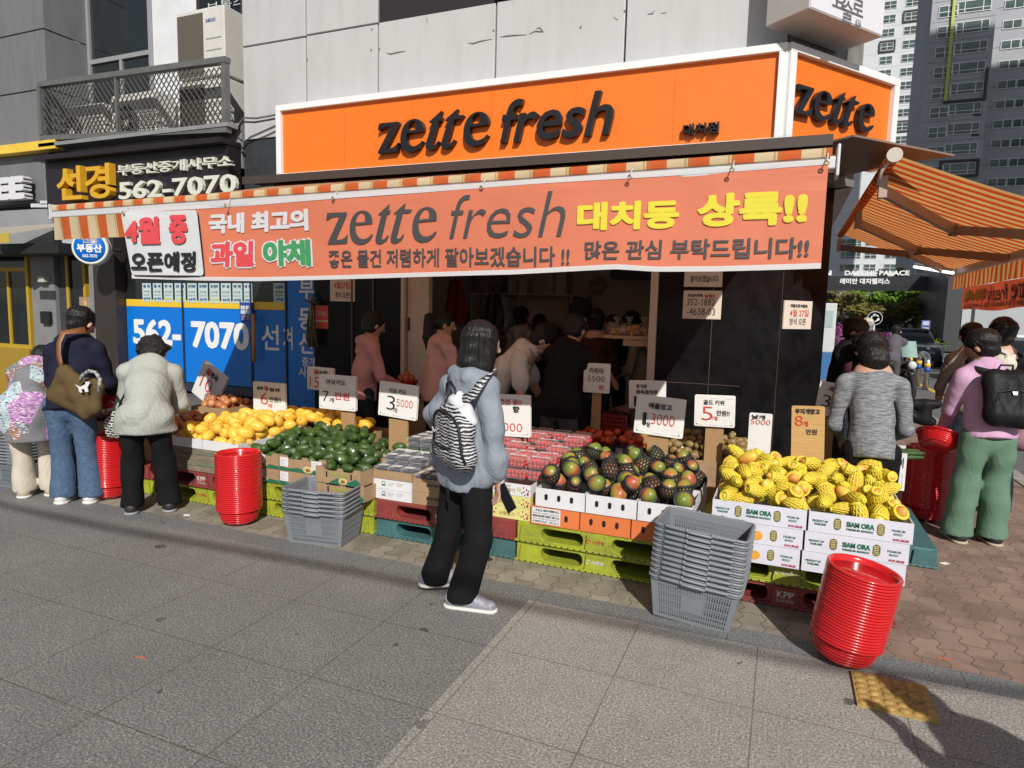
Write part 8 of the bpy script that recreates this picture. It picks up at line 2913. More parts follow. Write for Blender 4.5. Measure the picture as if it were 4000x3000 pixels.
for (px_, y_, z_, m_, lab) in ((2055, 5.95, .78, M_ncard, "dark carton of greens behind the man in the white tee"), (1640, 5.75, .75, M_kraft, "brown carton beside the ponytail woman, at the folded door"), (2330, 5.75, .42, M_kraft, "open brown carton right of the black jacket shopper")):
 x = at_px(px_, y_)
 carton(x - .2, x + .2, y_, y_ + .35, 0, z_, m_, lab, None)
gr = MB()
rg = random.Random(8)
x = at_px(2055, 6.0)
for i in range(160):
 p = Vector((x + rg.uniform(-.17, .17), 5.97 + rg.uniform(0, .3), .78 + rg.uniform(0, .1)))
 d = Vector((rg.uniform(-1, 1), rg.uniform(-1, 1), rg.uniform(.1, 1))).normalized() * .06
 s_ = d.cross(Vector((rg.uniform(-1, 1), 1, .3))).normalized() * .02
 gr.add([p, p + d * .5 + s_, p + d, p + d * .5 - s_], [(0, 1, 2, 3)])
tag(gr.build("leafy_greens", pm("leafy_green", (.04, .09, .02), .6, transl=.3)), "dark leafy greens in the carton behind the white tee man", "greens")
g_ = at_px(3385, 4.75)
J = std_pose(W(3385, 1860, 4.72).x, 4.74, 1.62, head=-4, lean=20, arms=(((.14, .02, -1), (-.3, .8, -.5)), ((.2, .0, -1), (-.3, .8, -.5))), hpitch=48)
figure("woman in a grey heather long-sleeved top and black trousers seen from behind at the cucumbers", J, M_heather, M_blkt, (M_bsho, None), ('long', M_hair), puff=.94, hem=.02, h=.011, fold=.005, widths=(.054, .044, .045))
g = (G(3700, 2110) + G(3840, 2135)) / 2
J = std_pose(g.x + .07, g.y + .08, 1.62, head=-14, lean=17, arms=('reachd', 'hold'), hyaw=-48, hpitch=28, spread_=.075)
figure("person in a lilac-pink sweatshirt and sage green trousers with a black backpack", J, M_pinks, M_green, (M_bsho, M_bgsh), ('short', M_hair), puff=1.16, hem=.0, widths=(.062, .056, .066), h=.011, eyes=False, skin=M_skin2)
TJ = J
F, Rt = J['F'], J['Rt']
bk = thing("backpack", "black nylon backpack with a metal badge on the lilac-pink sweatshirt", "backpack", tuple(V3(J['mid']) - F * .2))
Bc = (V3(J['mid']) * .62 + V3(J['sh']) * .38) - F * .20 + Rt * .03
lz = J['t']
at = lambda a_, o_, b_: Bc + Rt * a_ - F * o_ + lz * b_
M_nyl = cloth("black_nylon", (.011, .011, .012), rough=.5)
b1 = soft("bag", [cone(at(-.09, 0, -.15), at(.09, 0, -.15), .085, .085, (F, .8)), cone(at(-.075, -.01, .1), at(.075, -.01, .1), .08, .08, (F, .75)), cone(at(-.09, 0, -.15), at(-.075, -.01, .1), .08, .08, (F, .8)), cone(at(.09, 0, -.15), at(.075, -.01, .1), .08, .08, (F, .8)), cone(at(0, 0, -.1), at(0, 0, .05), .1, .1, (F, .7))], M_nyl, h=.010, k=.02, fold=.004, fs=14, seed=3)
m = MB()
m.tube([at(-.11, .078, -.04), at(-.09, .084, .03), at(0, .086, .045), at(.09, .084, .03), at(.11, .078, -.04)], .004, 5)
m.tube([at(-.05, -.02, .17), at(-.04, .01, .215), at(.04, .01, .215), at(.05, -.02, .17)], .008, 6)
zp = m.build("zip", M_bkp)
m = MB()
m.prism([(-.018, .012), (.018, .012), (.012, -.012), (-.012, -.012)], tuple(at(0, .087, .02)), tuple(Rt), tuple(lz), tuple(F), .006)
bd = m.build("badge", pm("silver_badge", (.6, .6, .6), .3, metal=.8))
m = MB()
strap(m, [at(-.06, -.03, .15), V3(J['sL']) * .7 + V3(J['sh']) * .3 - F * .07 + lz * .06, V3(J['sL']) * .75 + V3(J['sh']) * .25 + lz * .07 + F * .03], .045, .008, 0, tuple(-F))
strap(m, [at(.06, -.03, .15), V3(J['sR']) * .6 + V3(J['sh']) * .4 - F * .07 + lz * .065, V3(J['sR']) * .65 + V3(J['sh']) * .35 + lz * .075 + F * .03], .045, .008, 0, tuple(-F))
st_ = m.build("strap", M_bkp)
wp(bk, b1, zp, bd, st_)
tbg = thing("tote_bag", "dusty mauve tote bag hanging at the right side of the lilac-pink sweatshirt", "bag", tuple(V3(J['hip']) + Rt * .3))
c_ = V3(J['hip']) + Rt * .23 + V3((0, .02, .1))
M_mauve = cloth("mauve_canvas", (.30, .16, .19))
o1 = soft("bag", [cone(c_ + Rt * -.03 + V3((0, 0, .1)), c_ + Rt * .09 - V3((0, 0, .12)), .06, .09), cone(c_ - V3((0, 0, .12)), c_ + Rt * .12 - V3((0, 0, .1)), .09, .07)], M_mauve, h=.012, k=.03, fold=.008, fs=12, seed=4)
m = MB()
strap(m, [c_ + V3((0, 0, .15)), c_ * .5 + V3(J['sR']) * .5 + Rt * .05 - F * .05, V3(J['sR']) + lz * .06], .05, .006, 0, tuple(-F))
wp(tbg, o1, m.build("strap", M_mauve))
add_to(J, MB().lathe([(.036, -.02), (.038, 0), (.036, .02)], 14, Matrix.Translation(Vector(V3(J['wL']) - unit(V3(J['wL']) - V3(J['eL'])) * .01)) @ Vector(unit(V3(J['wL']) - V3(J['eL']))).to_track_quat('Z', 'Y').to_matrix().to_4x4()).build("watch_strap", M_bkp))
scf = soft("scarf", [cone(V3(J['neck']) - Rt * .05, V3(J['neck']) + Rt * .05, .045, .045), cone(V3(J['neck']) + F * .05, V3(J['neck']) - F * .04, .05, .05)], pm("speckled_scarf", (.3, .22, .17), .8, ns=50, na=.7), h=.010, k=.02, fold=.006, fs=50)
add_to(J, scf)
pb = thing("pouch", "small black pouch held by the lilac-pink sweatshirt shopper", "bag", tuple(W(3615, 1600, 5.4)))
c_ = V3(W(3612, 1608, 5.42))
wp(pb, soft("bag", [cone(c_ + V3((-.07, 0, .05)), c_ + V3((.07, 0, .06)), .035, .035), cone(c_ + V3((-.08, 0, -.04)), c_ + V3((.05, 0, -.07)), .04, .035), cone(c_ + V3((0, 0, -.05)), c_ + V3((0, 0, .05)), .05, .04)], M_nyl, h=.010, k=.02, fold=.004))
sb_ = thing("plastic_strainer", "dark red strainer held over the tall stack of bowls at the corner", "bowl", tuple(W(3660, 1755, 5.85)))
o = link("bowl", me_bowl, sb_)
o.scale = (1.05, 1.05, .9)
o.rotation_euler = (-.5, .3, 0)
J = std_pose(at_px(3808, 7.6), 7.6, 1.66, head=-10, lean=14, arms=('hold', 'hold'))
figure("person in a beige-grey top behind the lilac-pink sweatshirt", J, M_beige, M_djn, (M_bsho, None), ('short', M_hairb), h=.016)
J = std_pose(at_px(3915, 6.7), 6.7, 1.70, head=14, lean=5, arms=('hold', 'hold'), hpitch=6, hyaw=-10)
figure("person in black carrying a white drawstring backpack at the right edge", J, M_blkc, M_djn, (M_bsho, None), ('short', M_hair), h=.013)
F, Rt, lz = J['F'], J['Rt'], J['t']
Bc = (V3(J['mid']) * .5 + V3(J['sh']) * .5) - F * .16
at = lambda a_, o_, b_: Bc + Rt * a_ - F * o_ + lz * b_
bk = thing("backpack", "off-white canvas drawstring backpack of the person in black", "backpack", tuple(Bc))
M_cnv = cloth("offwhite_canvas", (.56, .53, .46))
b1 = soft("bag", [cone(at(-.06, 0, -.19), at(.06, 0, -.19), .085, .085, (F, .8)), cone(at(-.04, 0, .06), at(.04, 0, .06), .085, .085, (F, .75)), cone(at(0, 0, .12), at(0, -.02, .15), .05, .03)], M_cnv, h=.012, k=.05, fold=.006, fs=16, seed=9)
m = MB()
for s_, n_ in ((-1, 'sL'), (1, 'sR')):
 strap(m, [at(.02 * s_, -.02, .12), V3(J[n_]) * .7 + V3(J['sh']) * .3 - F * .06 + lz * .05, V3(J[n_]) * .7 + V3(J['sh']) * .3 + lz * .075 + F * .04], .045, .01, 0, tuple(-F))
m.tube([at(-.03, .03, .12), at(-.05, .05, .17), at(0, .06, .19), at(.05, .05, .16), at(.02, .05, .10)], .02, 6)
wp(bk, b1, m.build("strap", M_cnv), MB().ball(at(.02, .09, -.03), (.03, .02, .05), 10).build("charm", M_bkp))
J = std_pose(at_px(3308, 7.3), 7.35, 1.68, head=115, lean=10, arms=('face', 'face'), hpitch=30)
figure("dark haired person in black looking down at a phone at the building corner", J, M_blkc, M_djn, (M_bsho, None), ('short', M_hairb), h=.014, eyes=True, skin=M_skin2, puff=1.25)
hm_ = (V3(J['wL']) + V3(J['wR'])) / 2 + V3(J['F']) * .05 + V3((0, 0, .04))
tag(MB().cbox((0, 0, 0), (.075, .01, .15), 0, Matrix.Translation(Vector(hm_)) @ Matrix.Rotation(R_(-25), 4, 'Z') @ Matrix.Rotation(.5, 4, 'X')).build("mobile_phone", MATS["phone_case"]), "mobile phone held up by the person at the building corner", "phone")
J = std_pose(at_px(3405, 6.9), 6.9, 1.56, head=-20, lean=22, arms=('hold', 'hold'))
figure("person in a maroon top bending behind the grey heather shopper", J, M_maroon, M_djn, (M_bsho, None), ('bob', M_hair), h=.015)
J = std_pose(at_px(3385, 12.5), 12.5, 1.66, head=8, lean=3, arms=('down', 'down'))
figure("elderly man in a cream cap and slate blue shirt walking away up the side street", J, M_shirtb, M_djn, (M_bsho, None), ('cap', pm("grey_hair", (.2, .2, .2), .6)), h=.017, puff=1.1)
cap(J, pm("cream_cap", (.5, .45, .36), .8))
g = G(3490, 1505, -.0)
J = std_pose(W(3486, 1400, 16.2).x, 16.2, 1.62, head=18, lean=30, arms=('reach', 'reach'), z0=-.0)
figure("person in a grey work jacket and grey trousers bending at the parked motorbike", J, M_gjk, M_gtrs, (M_wsho, None), ('short', M_hair), h=.018, puff=1.2)
J = std_pose(1.80, 1.30, 1.66, head=-60, lean=8, arms=('face', 'hold'))
figure("passer-by in dark clothes just outside the frame, casting the shadow by the yellow tile", J, M_djn, M_blkt, (M_bsho, None), ('short', M_hair), h=.02, puff=1.2)
# ================================================================== side street and far background
C = zt(3000, 750)
Zr = zt(3000, 0)
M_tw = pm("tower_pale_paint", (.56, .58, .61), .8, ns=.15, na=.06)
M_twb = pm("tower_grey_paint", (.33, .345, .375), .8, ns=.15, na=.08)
M_twd = pm("tower_dark_trim", (.05, .05, .055), .7)
M_wfr = pm("window_white_frame", (.62, .63, .63), .6)
M_wgl = pm("tower_window_glass", (.03, .05, .055), .1, ns=.35, na=.9, col2=(.10, .15, .14))
M_lim = pm("lime_trim", (.42, .48, .10), .6)
def tower_window(w_, h_, kind):
 m = MB()
 f = .09
 m.box(-w_ / 2, w_ / 2, -.12, -.02, -h_ / 2, -h_ / 2 + f, 0)
 m.box(-w_ / 2, w_ / 2, -.12, -.02, h_ / 2 - f, h_ / 2, 0)
 m.box(-w_ / 2, -w_ / 2 + f, -.12, -.02, -h_ / 2 + f, h_ / 2 - f, 0)
 m.box(w_ / 2 - f, w_ / 2, -.12, -.02, -h_ / 2 + f, h_ / 2 - f, 0)
 if kind == 'cross':
  m.box(-.05, .05, -.11, -.03, -h_ / 2 + f, h_ / 2 - f, 0)
  m.box(-w_ / 2 + f, w_ / 2 - f, -.10, -.035, -.1, 0, 0)
 elif kind == 'wide':
  for x in (-w_ * .27, w_ * .27):
   m.box(x - .05, x + .05, -.11, -.03, -h_ / 2 + f, h_ / 2 - f, 0)
  m.box(-w_ / 2 + f, w_ / 2 - f, -.10, -.035, -h_ * .2, -h_ * .2 + .09, 0)
 else:
  m.box(-.05, .05, -.11, -.03, -h_ / 2 + f, h_ / 2 - f, 0)
 m.box(-w_ / 2 + f, w_ / 2 - f, -.06, -.04, -h_ / 2 + f, h_ / 2 - f, 1)
 return m.mesh("window", [M_wfr, M_wgl])
def tower(label, boxes, wins, extras=(), mat=M_tw):
 x0, x1, y0, y1, z0, z1 = boxes[0]
 r = thing("apartment_tower", label, "apartment building", ((x0 + x1) / 2, y0, 0))
 ps = []
 for b in boxes:
  ps.append(MB().box(*b).build("wall", mat))
 gm = MB()
 for b in boxes:
  for k in range(int((b[5] - 3) / 2.85)):
   gm.box(b[0] + .1, b[1] - .1, b[2] - .012, b[2] - .002, 3 + 2.85 * k, 3.05 + 2.85 * k)
 ps.append(gm.build("floor_line", M_twb if mat is M_tw else M_twd))
 for (x, z, y, me) in wins:
  o = link("window", me, None, (x, y, z))
  ps.append(o)
 for (b, m_) in extras:
  ps.append(MB().box(*b).build("trim", m_))
 for p in ps:
  l = p.location.copy()
  p.parent = r
  p.location = l - r.location
 return r
wx = tower_window(2.5, 1.65, 'cross')
ww = tower_window(4.2, 1.65, 'wide')
wn = tower_window(2.6, 1.25, 'two')
YT = 170
cols_ = [W(3474, 72, YT).x, W(3560, 63, YT).x, W(3628, 54, YT).x, W(3700, 54, YT).x]
zb_ = W(3560, 63, YT).z
xl_, xr_ = W(3290, 980, YT).x - 2, 44
wins, ex = [], []
for c_ in cols_:
 for k in range(-2, 12):
  wins.append((c_, zb_ - 2.87 * k, YT, wx))
for c_ in (W(3322, 1000, YT).x, W(3400, 1000, YT).x, W(3480, 1000, YT).x, W(3545, 1000, YT).x):
 for k in range(5):
  wins.append((c_, W(3400, 1046, YT).z - 2.87 * (k - 2), YT, ww if c_ == W(3322, 1000, YT).x else wx))
for ci, k in ((1, 0), (0, 2), (1, 8), (2, 6)):
 x, z = cols_[ci], zb_ - 2.87 * k
 for b in ((x - 1.55, x + 1.55, YT - .3, YT - .01, z + .95, z + 1.2), (x - 1.55, x + 1.55, YT - .3, YT - .01, z - 1.2, z - .95), (x - 1.6, x - 1.35, YT - .31, YT - .012, z - .94, z + .94), (x + 1.35, x + 1.6, YT - .31, YT - .012, z - .94, z + .94)):
  ex.append((b, M_twd))
ex.append(((cols_[1] + 2.6, cols_[1] + 3.1, YT - .3, YT - .01, zb_ - 18, zb_ + 12), M_twd))
tower("pale high-rise apartment tower behind the orange corner sign", [(xl_, xr_, YT, YT + 14, 0, 84)], wins, ex)
YT2 = 118
ca, cb_ = W(3705, 45, YT2).x, W(3805, 27, YT2).x
za = W(3705, 45, YT2).z
xa_, xb_ = W(3630, 150, YT2).x, W(3882, 150, YT2).x
wins, ex = [], []
for k in range(-2, 14):
 wins.append((ca, za - 2.87 * k, YT2, wx))
 wins.append((cb_, za + .3 - 2.87 * k, YT2, ww))
cc = [W(3957, 95, YT2 + 5).x, W(4034, 70, YT2 + 5).x]
for c_ in cc:
 for k in range(-1, 13):
  wins.append((c_, W(3957, 95, YT2 + 5).z - 2.87 * k, YT2 + 5, wn))
zl_ = za - 2.87 * 4.45
ex.append(((cb_ - 2.75, cb_ - 2.35, YT2 - .4, YT2 - .01, zl_, za + 12), M_lim))
ex.append(((cb_ - 2.75, cb_ + 2.5, YT2 - .41, YT2 - .012, zl_ - .3, zl_), M_twd))
ex.append(((cb_ + 2.2, cb_ + 2.5, YT2 - .4, YT2 - .01, zl_, za - 2.87 * 3), M_twd))
z = za + .3 - 2.87 * 8
ex += [((cb_ - 2.5, cb_ + 2.5, YT2 - .4, YT2 - .01, z + 1.0, z + 1.25), M_twd), ((cb_ - 2.5, cb_ + 2.5, YT2 - .4, YT2 - .01, z - 1.25, z - 1.0), M_twd), ((cb_ - 2.5, cb_ - 2.25, YT2 - .401, YT2 - .011, z - .99, z + .99), M_twd), ((cb_ + 2.25, cb_ + 2.5, YT2 - .401, YT2 - .011, z - .99, z + .99), M_twd)]
for k in (5, 6, 8):
 zz_ = za - 2.87 * k
 ex.append(((xb_ - 1.6, xb_ - .6, YT2 - .02, YT2 - .005, zz_ - .9, zz_ + .9), M_twd))
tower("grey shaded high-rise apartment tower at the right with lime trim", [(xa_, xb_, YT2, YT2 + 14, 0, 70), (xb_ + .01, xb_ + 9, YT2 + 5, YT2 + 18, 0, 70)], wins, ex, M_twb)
tower("tall apartment tower outside the frame that shades the grey one", [(52, 80, 24, 44, 0, 105)], [], [], M_twb)
YGt = 50
r = thing("entrance_gate", "black overhead entrance gate beam with white lettering across the side street", "gate", (8, YGt, 0))
a, b = W(3225, 1085, YGt), W(3760, 1078, YGt)
zt_, zb2 = W(3480, 1079, YGt).z, W(3480, 1121, YGt).z
gm = MB().box(a.x - 6, b.x + 2.2, YGt, YGt + 1.2, zb2, zt_)
gm.box(a.x - 6, b.x + 2.2, YGt - .1, YGt, zb2 - .25, zb2 - .02)
pl = MB().box(b.x + 1.0, b.x + 2.2, YGt, YGt + 1.2, -.1, zb2 - .26)
pl.box(a.x - 6, a.x - 5, YGt, YGt + 1.2, -.1, zb2 - .26)
lt = MB()
pa, pb = W(*C(660, 725), YGt), W(*C(1222, 690), YGt)
hh = W(*C(900, 680), YGt).z - W(*C(900, 722), YGt).z
txt(lt, "RAEMIAN", (pa.x - 4.6, YGt - .02, zt_ + .05), (1, 0, 0), (0, 0, 1), (0, 0, 3.8, hh), 0, bold=.03, extr=.08)
txt(lt, "DAECHI  PALACE", (pa.x, YGt - .02, zt_ + .05), (1, 0, 0), (0, 0, 1), (0, 0, pb.x - pa.x, hh), 0, bold=.03, extr=.08)
pa, pb = W(*C(620, 793), YGt), W(*C(1055, 750), YGt)
txt(lt, "래미안 대치팰리스", (pa.x, YGt - .02, zb2 + .18), (1, 0, 0), (0, 0, 1), (0, 0, pb.x - pa.x, (zt_ - zb2) * .55), 0, bold=.03)
wp(r, gm.build("beam", pm("gate_black_panel", (.022, .024, .028), .35)), pl.build("post", MATS["gate_black_panel"]), lt.build("lettering", pm("gate_white_letters", (.75, .75, .75), .5)))
r = thing("low_building", "dark low building under the trees beyond the gate", "building", (14, 80, 0))
m = MB().box(-6, 45, 84, 96, 0, 5.2)
m2 = MB().box(2, 14, 70, 81, 3.6, 4.3)
m2.box(3, 4, 71, 72, 0, 3.6)
m2.box(12, 13, 71, 72, 0, 3.6)
wp(r, m.build("wall", pm("dark_slate_wall", (.05, .055, .06), .7)), m2.build("canopy_roof", pm("grey_canopy", (.22, .23, .24), .6)))
r = thing("street_wall", "blank pale blue-grey wall standing right of the side street", "wall", (12, 27, 0))
x0 = W(3806, 1250, 27).x
m = MB().box(x0, x0 + 14, 27, 27.5, -.09, 5.2)
wp(r, m.build("wall", pm("blue_grey_render", (.36, .39, .40), .8, ns=.8, na=.06)), MB().box(x0 - .05, x0 + 14, 26.9, 27, 0, .35).build("plinth", pm("dark_plinth", (.06, .06, .06), .8)))
r = thing("glass_lobby", "low dark building with white framed windows beside the pale blue-grey wall", "building", (10, 44, 0))
x0 = W(3690, 1250, 44).x
ps = [MB().box(x0, x0 + 9, 44, 52, 0, 5.2).build("wall", pm("dark_lobby", (.045, .045, .05), .5))]
for k in range(3):
 ps.append(MB().box(x0 + .8 + 1.25 * k, x0 + 1.9 + 1.25 * k, 43.95, 43.99, .9, 2.9).build("window", pm("pale_blind", (.42, .45, .45), .6)))
wp(r, *ps)
def leaf_mat(name, c0, c1):
 s = NT(name)
 n = s.noise(1.3, 3)
 oi = s.noise(9, 2)
 c = s.ramp(s.math('ADD', s.math('MULTIPLY', n, .6), s.math('MULTIPLY', oi, .4)), [(.38, c0), (.62, c1)])
 s.base(c)
 s.rough(.6)
 tr = s.n("BsdfTranslucent")
 s.l(c, tr.inputs[0])
 mx = s.n("MixShader")
 mx.inputs[0].default_value = .35
 s.l(s.p.outputs[0], mx.inputs[1])
 s.l(tr.outputs[0], mx.inputs[2])
 s.l(mx.outputs[0], s.out.inputs[0])
 return s.m
M_l1 = leaf_mat("fresh_green_leaves", (.09, .18, .02), (.22, .36, .04))
M_l2 = leaf_mat("bronze_leaves", (.13, .12, .03), (.26, .22, .06))
M_l3 = leaf_mat("dark_needles", (.012, .028, .010), (.03, .055, .018))
M_az = leaf_mat("azalea_blossom", (.30, .06, .22), (.50, .14, .36))
M_bark = pm("bark", (.09, .07, .055), .9, ns=6, na=.4, stretch=(4, 4, .8))
def leaves(m, c, rad, n, size, rg, shell=.35):
 for i in range(n):
  d = Vector((rg.gauss(0, 1), rg.gauss(0, 1), rg.gauss(0, 1))).normalized()
  q = shell + (1 - shell) * rg.random() ** .6
  p = Vector(c) + Vector((d.x * rad[0], d.y * rad[1], d.z * rad[2])) * q
  u_ = Vector((rg.gauss(0, 1), rg.gauss(0, 1), rg.gauss(0, .7))).normalized()
  v_ = u_.orthogonal().normalized()
  s_ = size * rg.uniform(.6, 1.3)
  m.add([p - u_ * s_, p + v_ * s_ * .45, p + u_ * s_, p - v_ * s_ * .45], [(0, 1, 2, 3)])
def tree(x, y, H, mat, label, seed, name="street_tree", lean=0, spread_=1.0, conifer=False, leaf=.19, n=130):
 rg = random.Random(seed)
 r = thing(name, label, "tree", (x, y, -.05), 0)
 t = MB()
 cr = MB()
 if conifer:
  t.tube([(0, 0, 0), (0, 0, H * .95)], [.16, .03], 7)
  for k in range(int(H * 2.4)):
   f = k / (H * 2.4)
   rr = spread_ * (1 - f) * H * .24 + .2
   for q in range(6):
    a_ = q * 1.047 + k * .6 + rg.uniform(-.3, .3)
    c = Vector((math.cos(a_) * rr * .6, math.sin(a_) * rr * .6, H * (.12 + .86 * f) - rr * .15))
    leaves(cr, c, (rr * .55, rr * .55, .3), 16, leaf, rg, .1)
 else:
  th = H * .36
  t.tube([(0, 0, 0), (.05 * lean, 0, th * .5), (.12 * lean, .03, th)], [.13, .10, .085], 8)
  for k in range(8):
   a_ = k * .785 + rg.uniform(-.3, .3)
   L = H * rg.uniform(.26, .42) * spread_
   e = Vector((.12 * lean + math.cos(a_) * L, math.sin(a_) * L, th + H * rg.uniform(.18, .5)))
   s0 = Vector((.12 * lean, .03, th * rg.uniform(.75, 1.0)))
   mid_ = (s0 + e) / 2 + Vector((rg.uniform(-.2, .2), rg.uniform(-.2, .2), rg.uniform(-.25, .1)))
   t.tube([s0, mid_, e], [.06, .04, .012], 6)
   for q in range(3):
    c = e + Vector((rg.gauss(0, .3), rg.gauss(0, .3), rg.gauss(.05, .22))) * H * .24
    leaves(cr, c, (H * .13, H * .13, H * .085), n // 3 + 10, leaf, rg)
  leaves(cr, (.1 * lean, 0, H * .82), (H * .2, H * .2, H * .14), n, leaf, rg)
 t.build("trunk", M_bark, r)
 cr.build("crown", mat, r)
 return r
def tx(px, y):
 return W(px, 1250, y).x
tree(tx(3468, 58), 58, 4.9, M_l1, "bright green tree in the middle beyond the gate", 1, n=200, leaf=.22)
tree(tx(3512, 60), 61, 4.6, M_l1, "second bright green tree, just right of the tallest bright one", 2, n=160, leaf=.22)
tree(tx(3318, 52), 53, 3.9, M_l2, "spreading bronze-leaved tree at the left beyond the gate", 3, spread_=1.35, lean=2, n=150)
tree(tx(3262, 60), 60, 4.3, M_l2, "bronze-leaved tree close to the building corner", 4, spread_=1.2, n=130)
tree(tx(3545, 52), 52, 3.1, M_l2, "low bronze-green tree above the azaleas", 5, spread_=1.3, n=130)
tree(tx(3615, 52), 53, 3.7, M_l2, "bronze-green tree at the right, next to the lamp post", 6, spread_=1.1, n=130)
tree(tx(3668, 55), 56, 4.9, M_l1, "tall green tree at the right in front of the dark building", 7, n=160, leaf=.22)
for k, (px, y, H_, w_) in enumerate(((3360, 72, 5.5, "left of the bright green trees"), (3430, 76, 7.2, "behind the left bright tree"), (3560, 74, 6.5, "behind the low bronze tree"), (3620, 72, 7.6, "behind the lamp post"), (3690, 70, 7.4, "beside the low dark building"), (3500, 79, 7.5, "tallest, at the middle"))):
 tree(tx(px, y), y, H_, M_l3, "dark evergreen conifer " + w_, 20 + k, "conifer", conifer=True, leaf=.28, spread_=1.2)
def bush(x, y, rad, mat, label, seed, name, cat, n=420, leaf=.085):
 rg = random.Random(seed)
 r = thing(name, label, cat, (x, y, -.06))
 m = MB()
 for k in range(5):
  c = Vector((rg.uniform(-.6, .6) * rad[0], rg.uniform(-.4, .4) * rad[1], rad[2] * rg.uniform(.4, .65)))
  leaves(m, c, (rad[0] * .6, rad[1] * .6, rad[2] * .5), n // 5, leaf, rg, .5)
 t = MB()
 for k in range(4):
  t.tube([(0, 0, 0), (rg.uniform(-.4, .4) * rad[0], rg.uniform(-.3, .3) * rad[1], rad[2] * .6)], .02, 5)
 m.build("blossom" if mat is M_az else "foliage", mat, r)
 t.build("stem", M_bark, r)
for k, (px, y, rx, rz, w_) in enumerate(((3268, 46, 1.0, 1.5, "at the building corner"), (3380, 47, 1.2, 1.3, "behind the cream cap"), (3497, 47, 1.4, .95, "left one behind the dark sedan"), (3550, 47, 1.5, .95, "right one behind the dark sedan"))):
 bush(tx(px, y), y, (rx, .8, rz), M_az, "pink-purple flowering azalea bush " + w_, 40 + k, "azalea_bush", "bush")
for k, (px, y, rx, rz, w_) in enumerate(((3640, 46, 1.2, 1.7, "by the lamp post"), (3655, 44, .9, .9, "low, at the kerb"), (3790, 26.5, .8, 1.1, "against the pale blue-grey wall"))):
 bush(tx(px, y), y, (rx, .8, rz), M_l1, "clipped green shrub " + w_, 50 + k, "green_shrub", "shrub")
def pole_sign(px, py, y, label, kind):
 p = W(px, py, y)
 r = thing("road_sign", label, "sign", (p.x, y, 0))
 ps = [MB().tube([(p.x, y, -.06), (p.x, y, p.z + .2)], .045, 8).build("pole", M_walu)]
 if kind == 'disc':
  Mx = Matrix.Translation((p.x, y - .06, p.z)) @ Matrix.Rotation(R_(90), 4, 'X')
  ps.append(MB().lathe([(.40, -.02), (.40, .01), (.36, .012), (0, .012)], 24, Mx).build("plate", pm("sign_blue", (.01, .12, .45), .4)))
  m = MB()
  m.lathe([(.40, .0125), (.40, .016), (.37, .016), (.37, .0125)], 24, Mx)
  for k in range(3):
   a_ = k * 2.094 + .4
   pts = [(p.x + .19 * math.cos(a_ + t_), y - .085, p.z + .19 * math.sin(a_ + t_)) for t_ in (0, .4, .8, 1.2)]
   m.tube(pts, .038, 6)
   e = Vector(pts[-1])
   d = Vector((-math.sin(a_ + 1.3), 0, math.cos(a_ + 1.3)))
   n_ = Vector((d.z, 0, -d.x))
   m.add([e + n_ * .1, e - n_ * .1, e + d * .13], [(0, 1, 2)])
  ps.append(m.build("arrows", pm("sign_white", (.7, .7, .7), .5)))
 else:
  ps.append(MB().box(p.x - .22, p.x + .22, y - .08, y - .05, p.z - .7, p.z + .5).build("plate", pm("sign_violet", (.09, .09, .30), .5)))
  m = MB()
  for k in range(3):
   m.box(p.x - .15, p.x + .15, y - .085, y - .081, p.z - .5 + .36 * k, p.z - .28 + .36 * k)
  ps.append(m.build("panel", pm("sign_pale", (.5, .52, .6), .5)))
 wp(r, *ps)
pole_sign(3417, 1243, 44, "round blue roundabout sign with white arrows on a thin pole", 'disc')
pole_sign(3614, 1285, 44, "narrow violet sign on a pole behind the dark sedan", 'tall')
p = W(3680, 1200, 48)
r = thing("lamp_post", "slim dark lamp post at the edge of the trees", "street lamp", (p.x, 48, 0))
wp(r, MB().tube([(p.x, 48, -.06), (p.x, 48, 3.6)], [.07, .045], 8).build("post", pm("dark_green_iron", (.02, .025, .025), .5)), MB().lathe([(.05, 3.6), (.2, 3.75), (.17, 4.05), (.05, 4.2), (0, 4.3)], 10, Matrix.Translation((p.x, 48, 0))).build("lantern", pm("lantern_glass", (.3, .3, .28), .3)))
M_steel = pm("polished_steel", (.5, .5, .5), .22, metal=.95)
M_bndy = pm("bollard_yellow", (.65, .42, .04), .5)
M_bndb = pm("bollard_blue", (.02, .08, .35), .5)
for (ya, yb_, lab) in ((22.95, 22.05, "farther steel hoop bollard with yellow and blue bands by the road"), (20.65, 19.5, "nearer steel hoop bollard with yellow and blue bands by the road")):
 r = thing("hoop_bollard", lab, "bollard", (3.46, (ya + yb_) / 2, -.085), 0, "hoop bollards at the roadside")
 x = 3.46
 pts = [(x, ya, -.085), (x, ya, .62)] + [(x, (ya + yb_) / 2 + (ya - yb_) / 2 * math.cos(t_), .62 + .2 * math.sin(t_)) for t_ in [i * math.pi / 8 for i in range(1, 8)]] + [(x, yb_, .62), (x, yb_, -.085)]
 ps = [MB().tube(pts, .07, 12).build("hoop", M_steel)]
 for yy in (ya, yb_):
  ps.append(MB().tube([(x, yy, .50), (x, yy, .60)], .0725, 12).build("yellow_band", M_bndy))
  ps.append(MB().tube([(x, yy, .38), (x, yy, .49)], .0725, 12).build("blue_band", M_bndb))
 wp(r, *ps)
r = thing("booth", "small white and blue roadside cabinet at the black corner", "cabinet", (W(3238, 1290, 20).x, 20, 0))
p = W(3238, 1290, 20)
m = MB().box(p.x - .3, p.x + .16, 20, 20.5, .75, 2.1)
m2 = MB().box(p.x - .3, p.x + .16, 20, 20.5, -.06, .749)
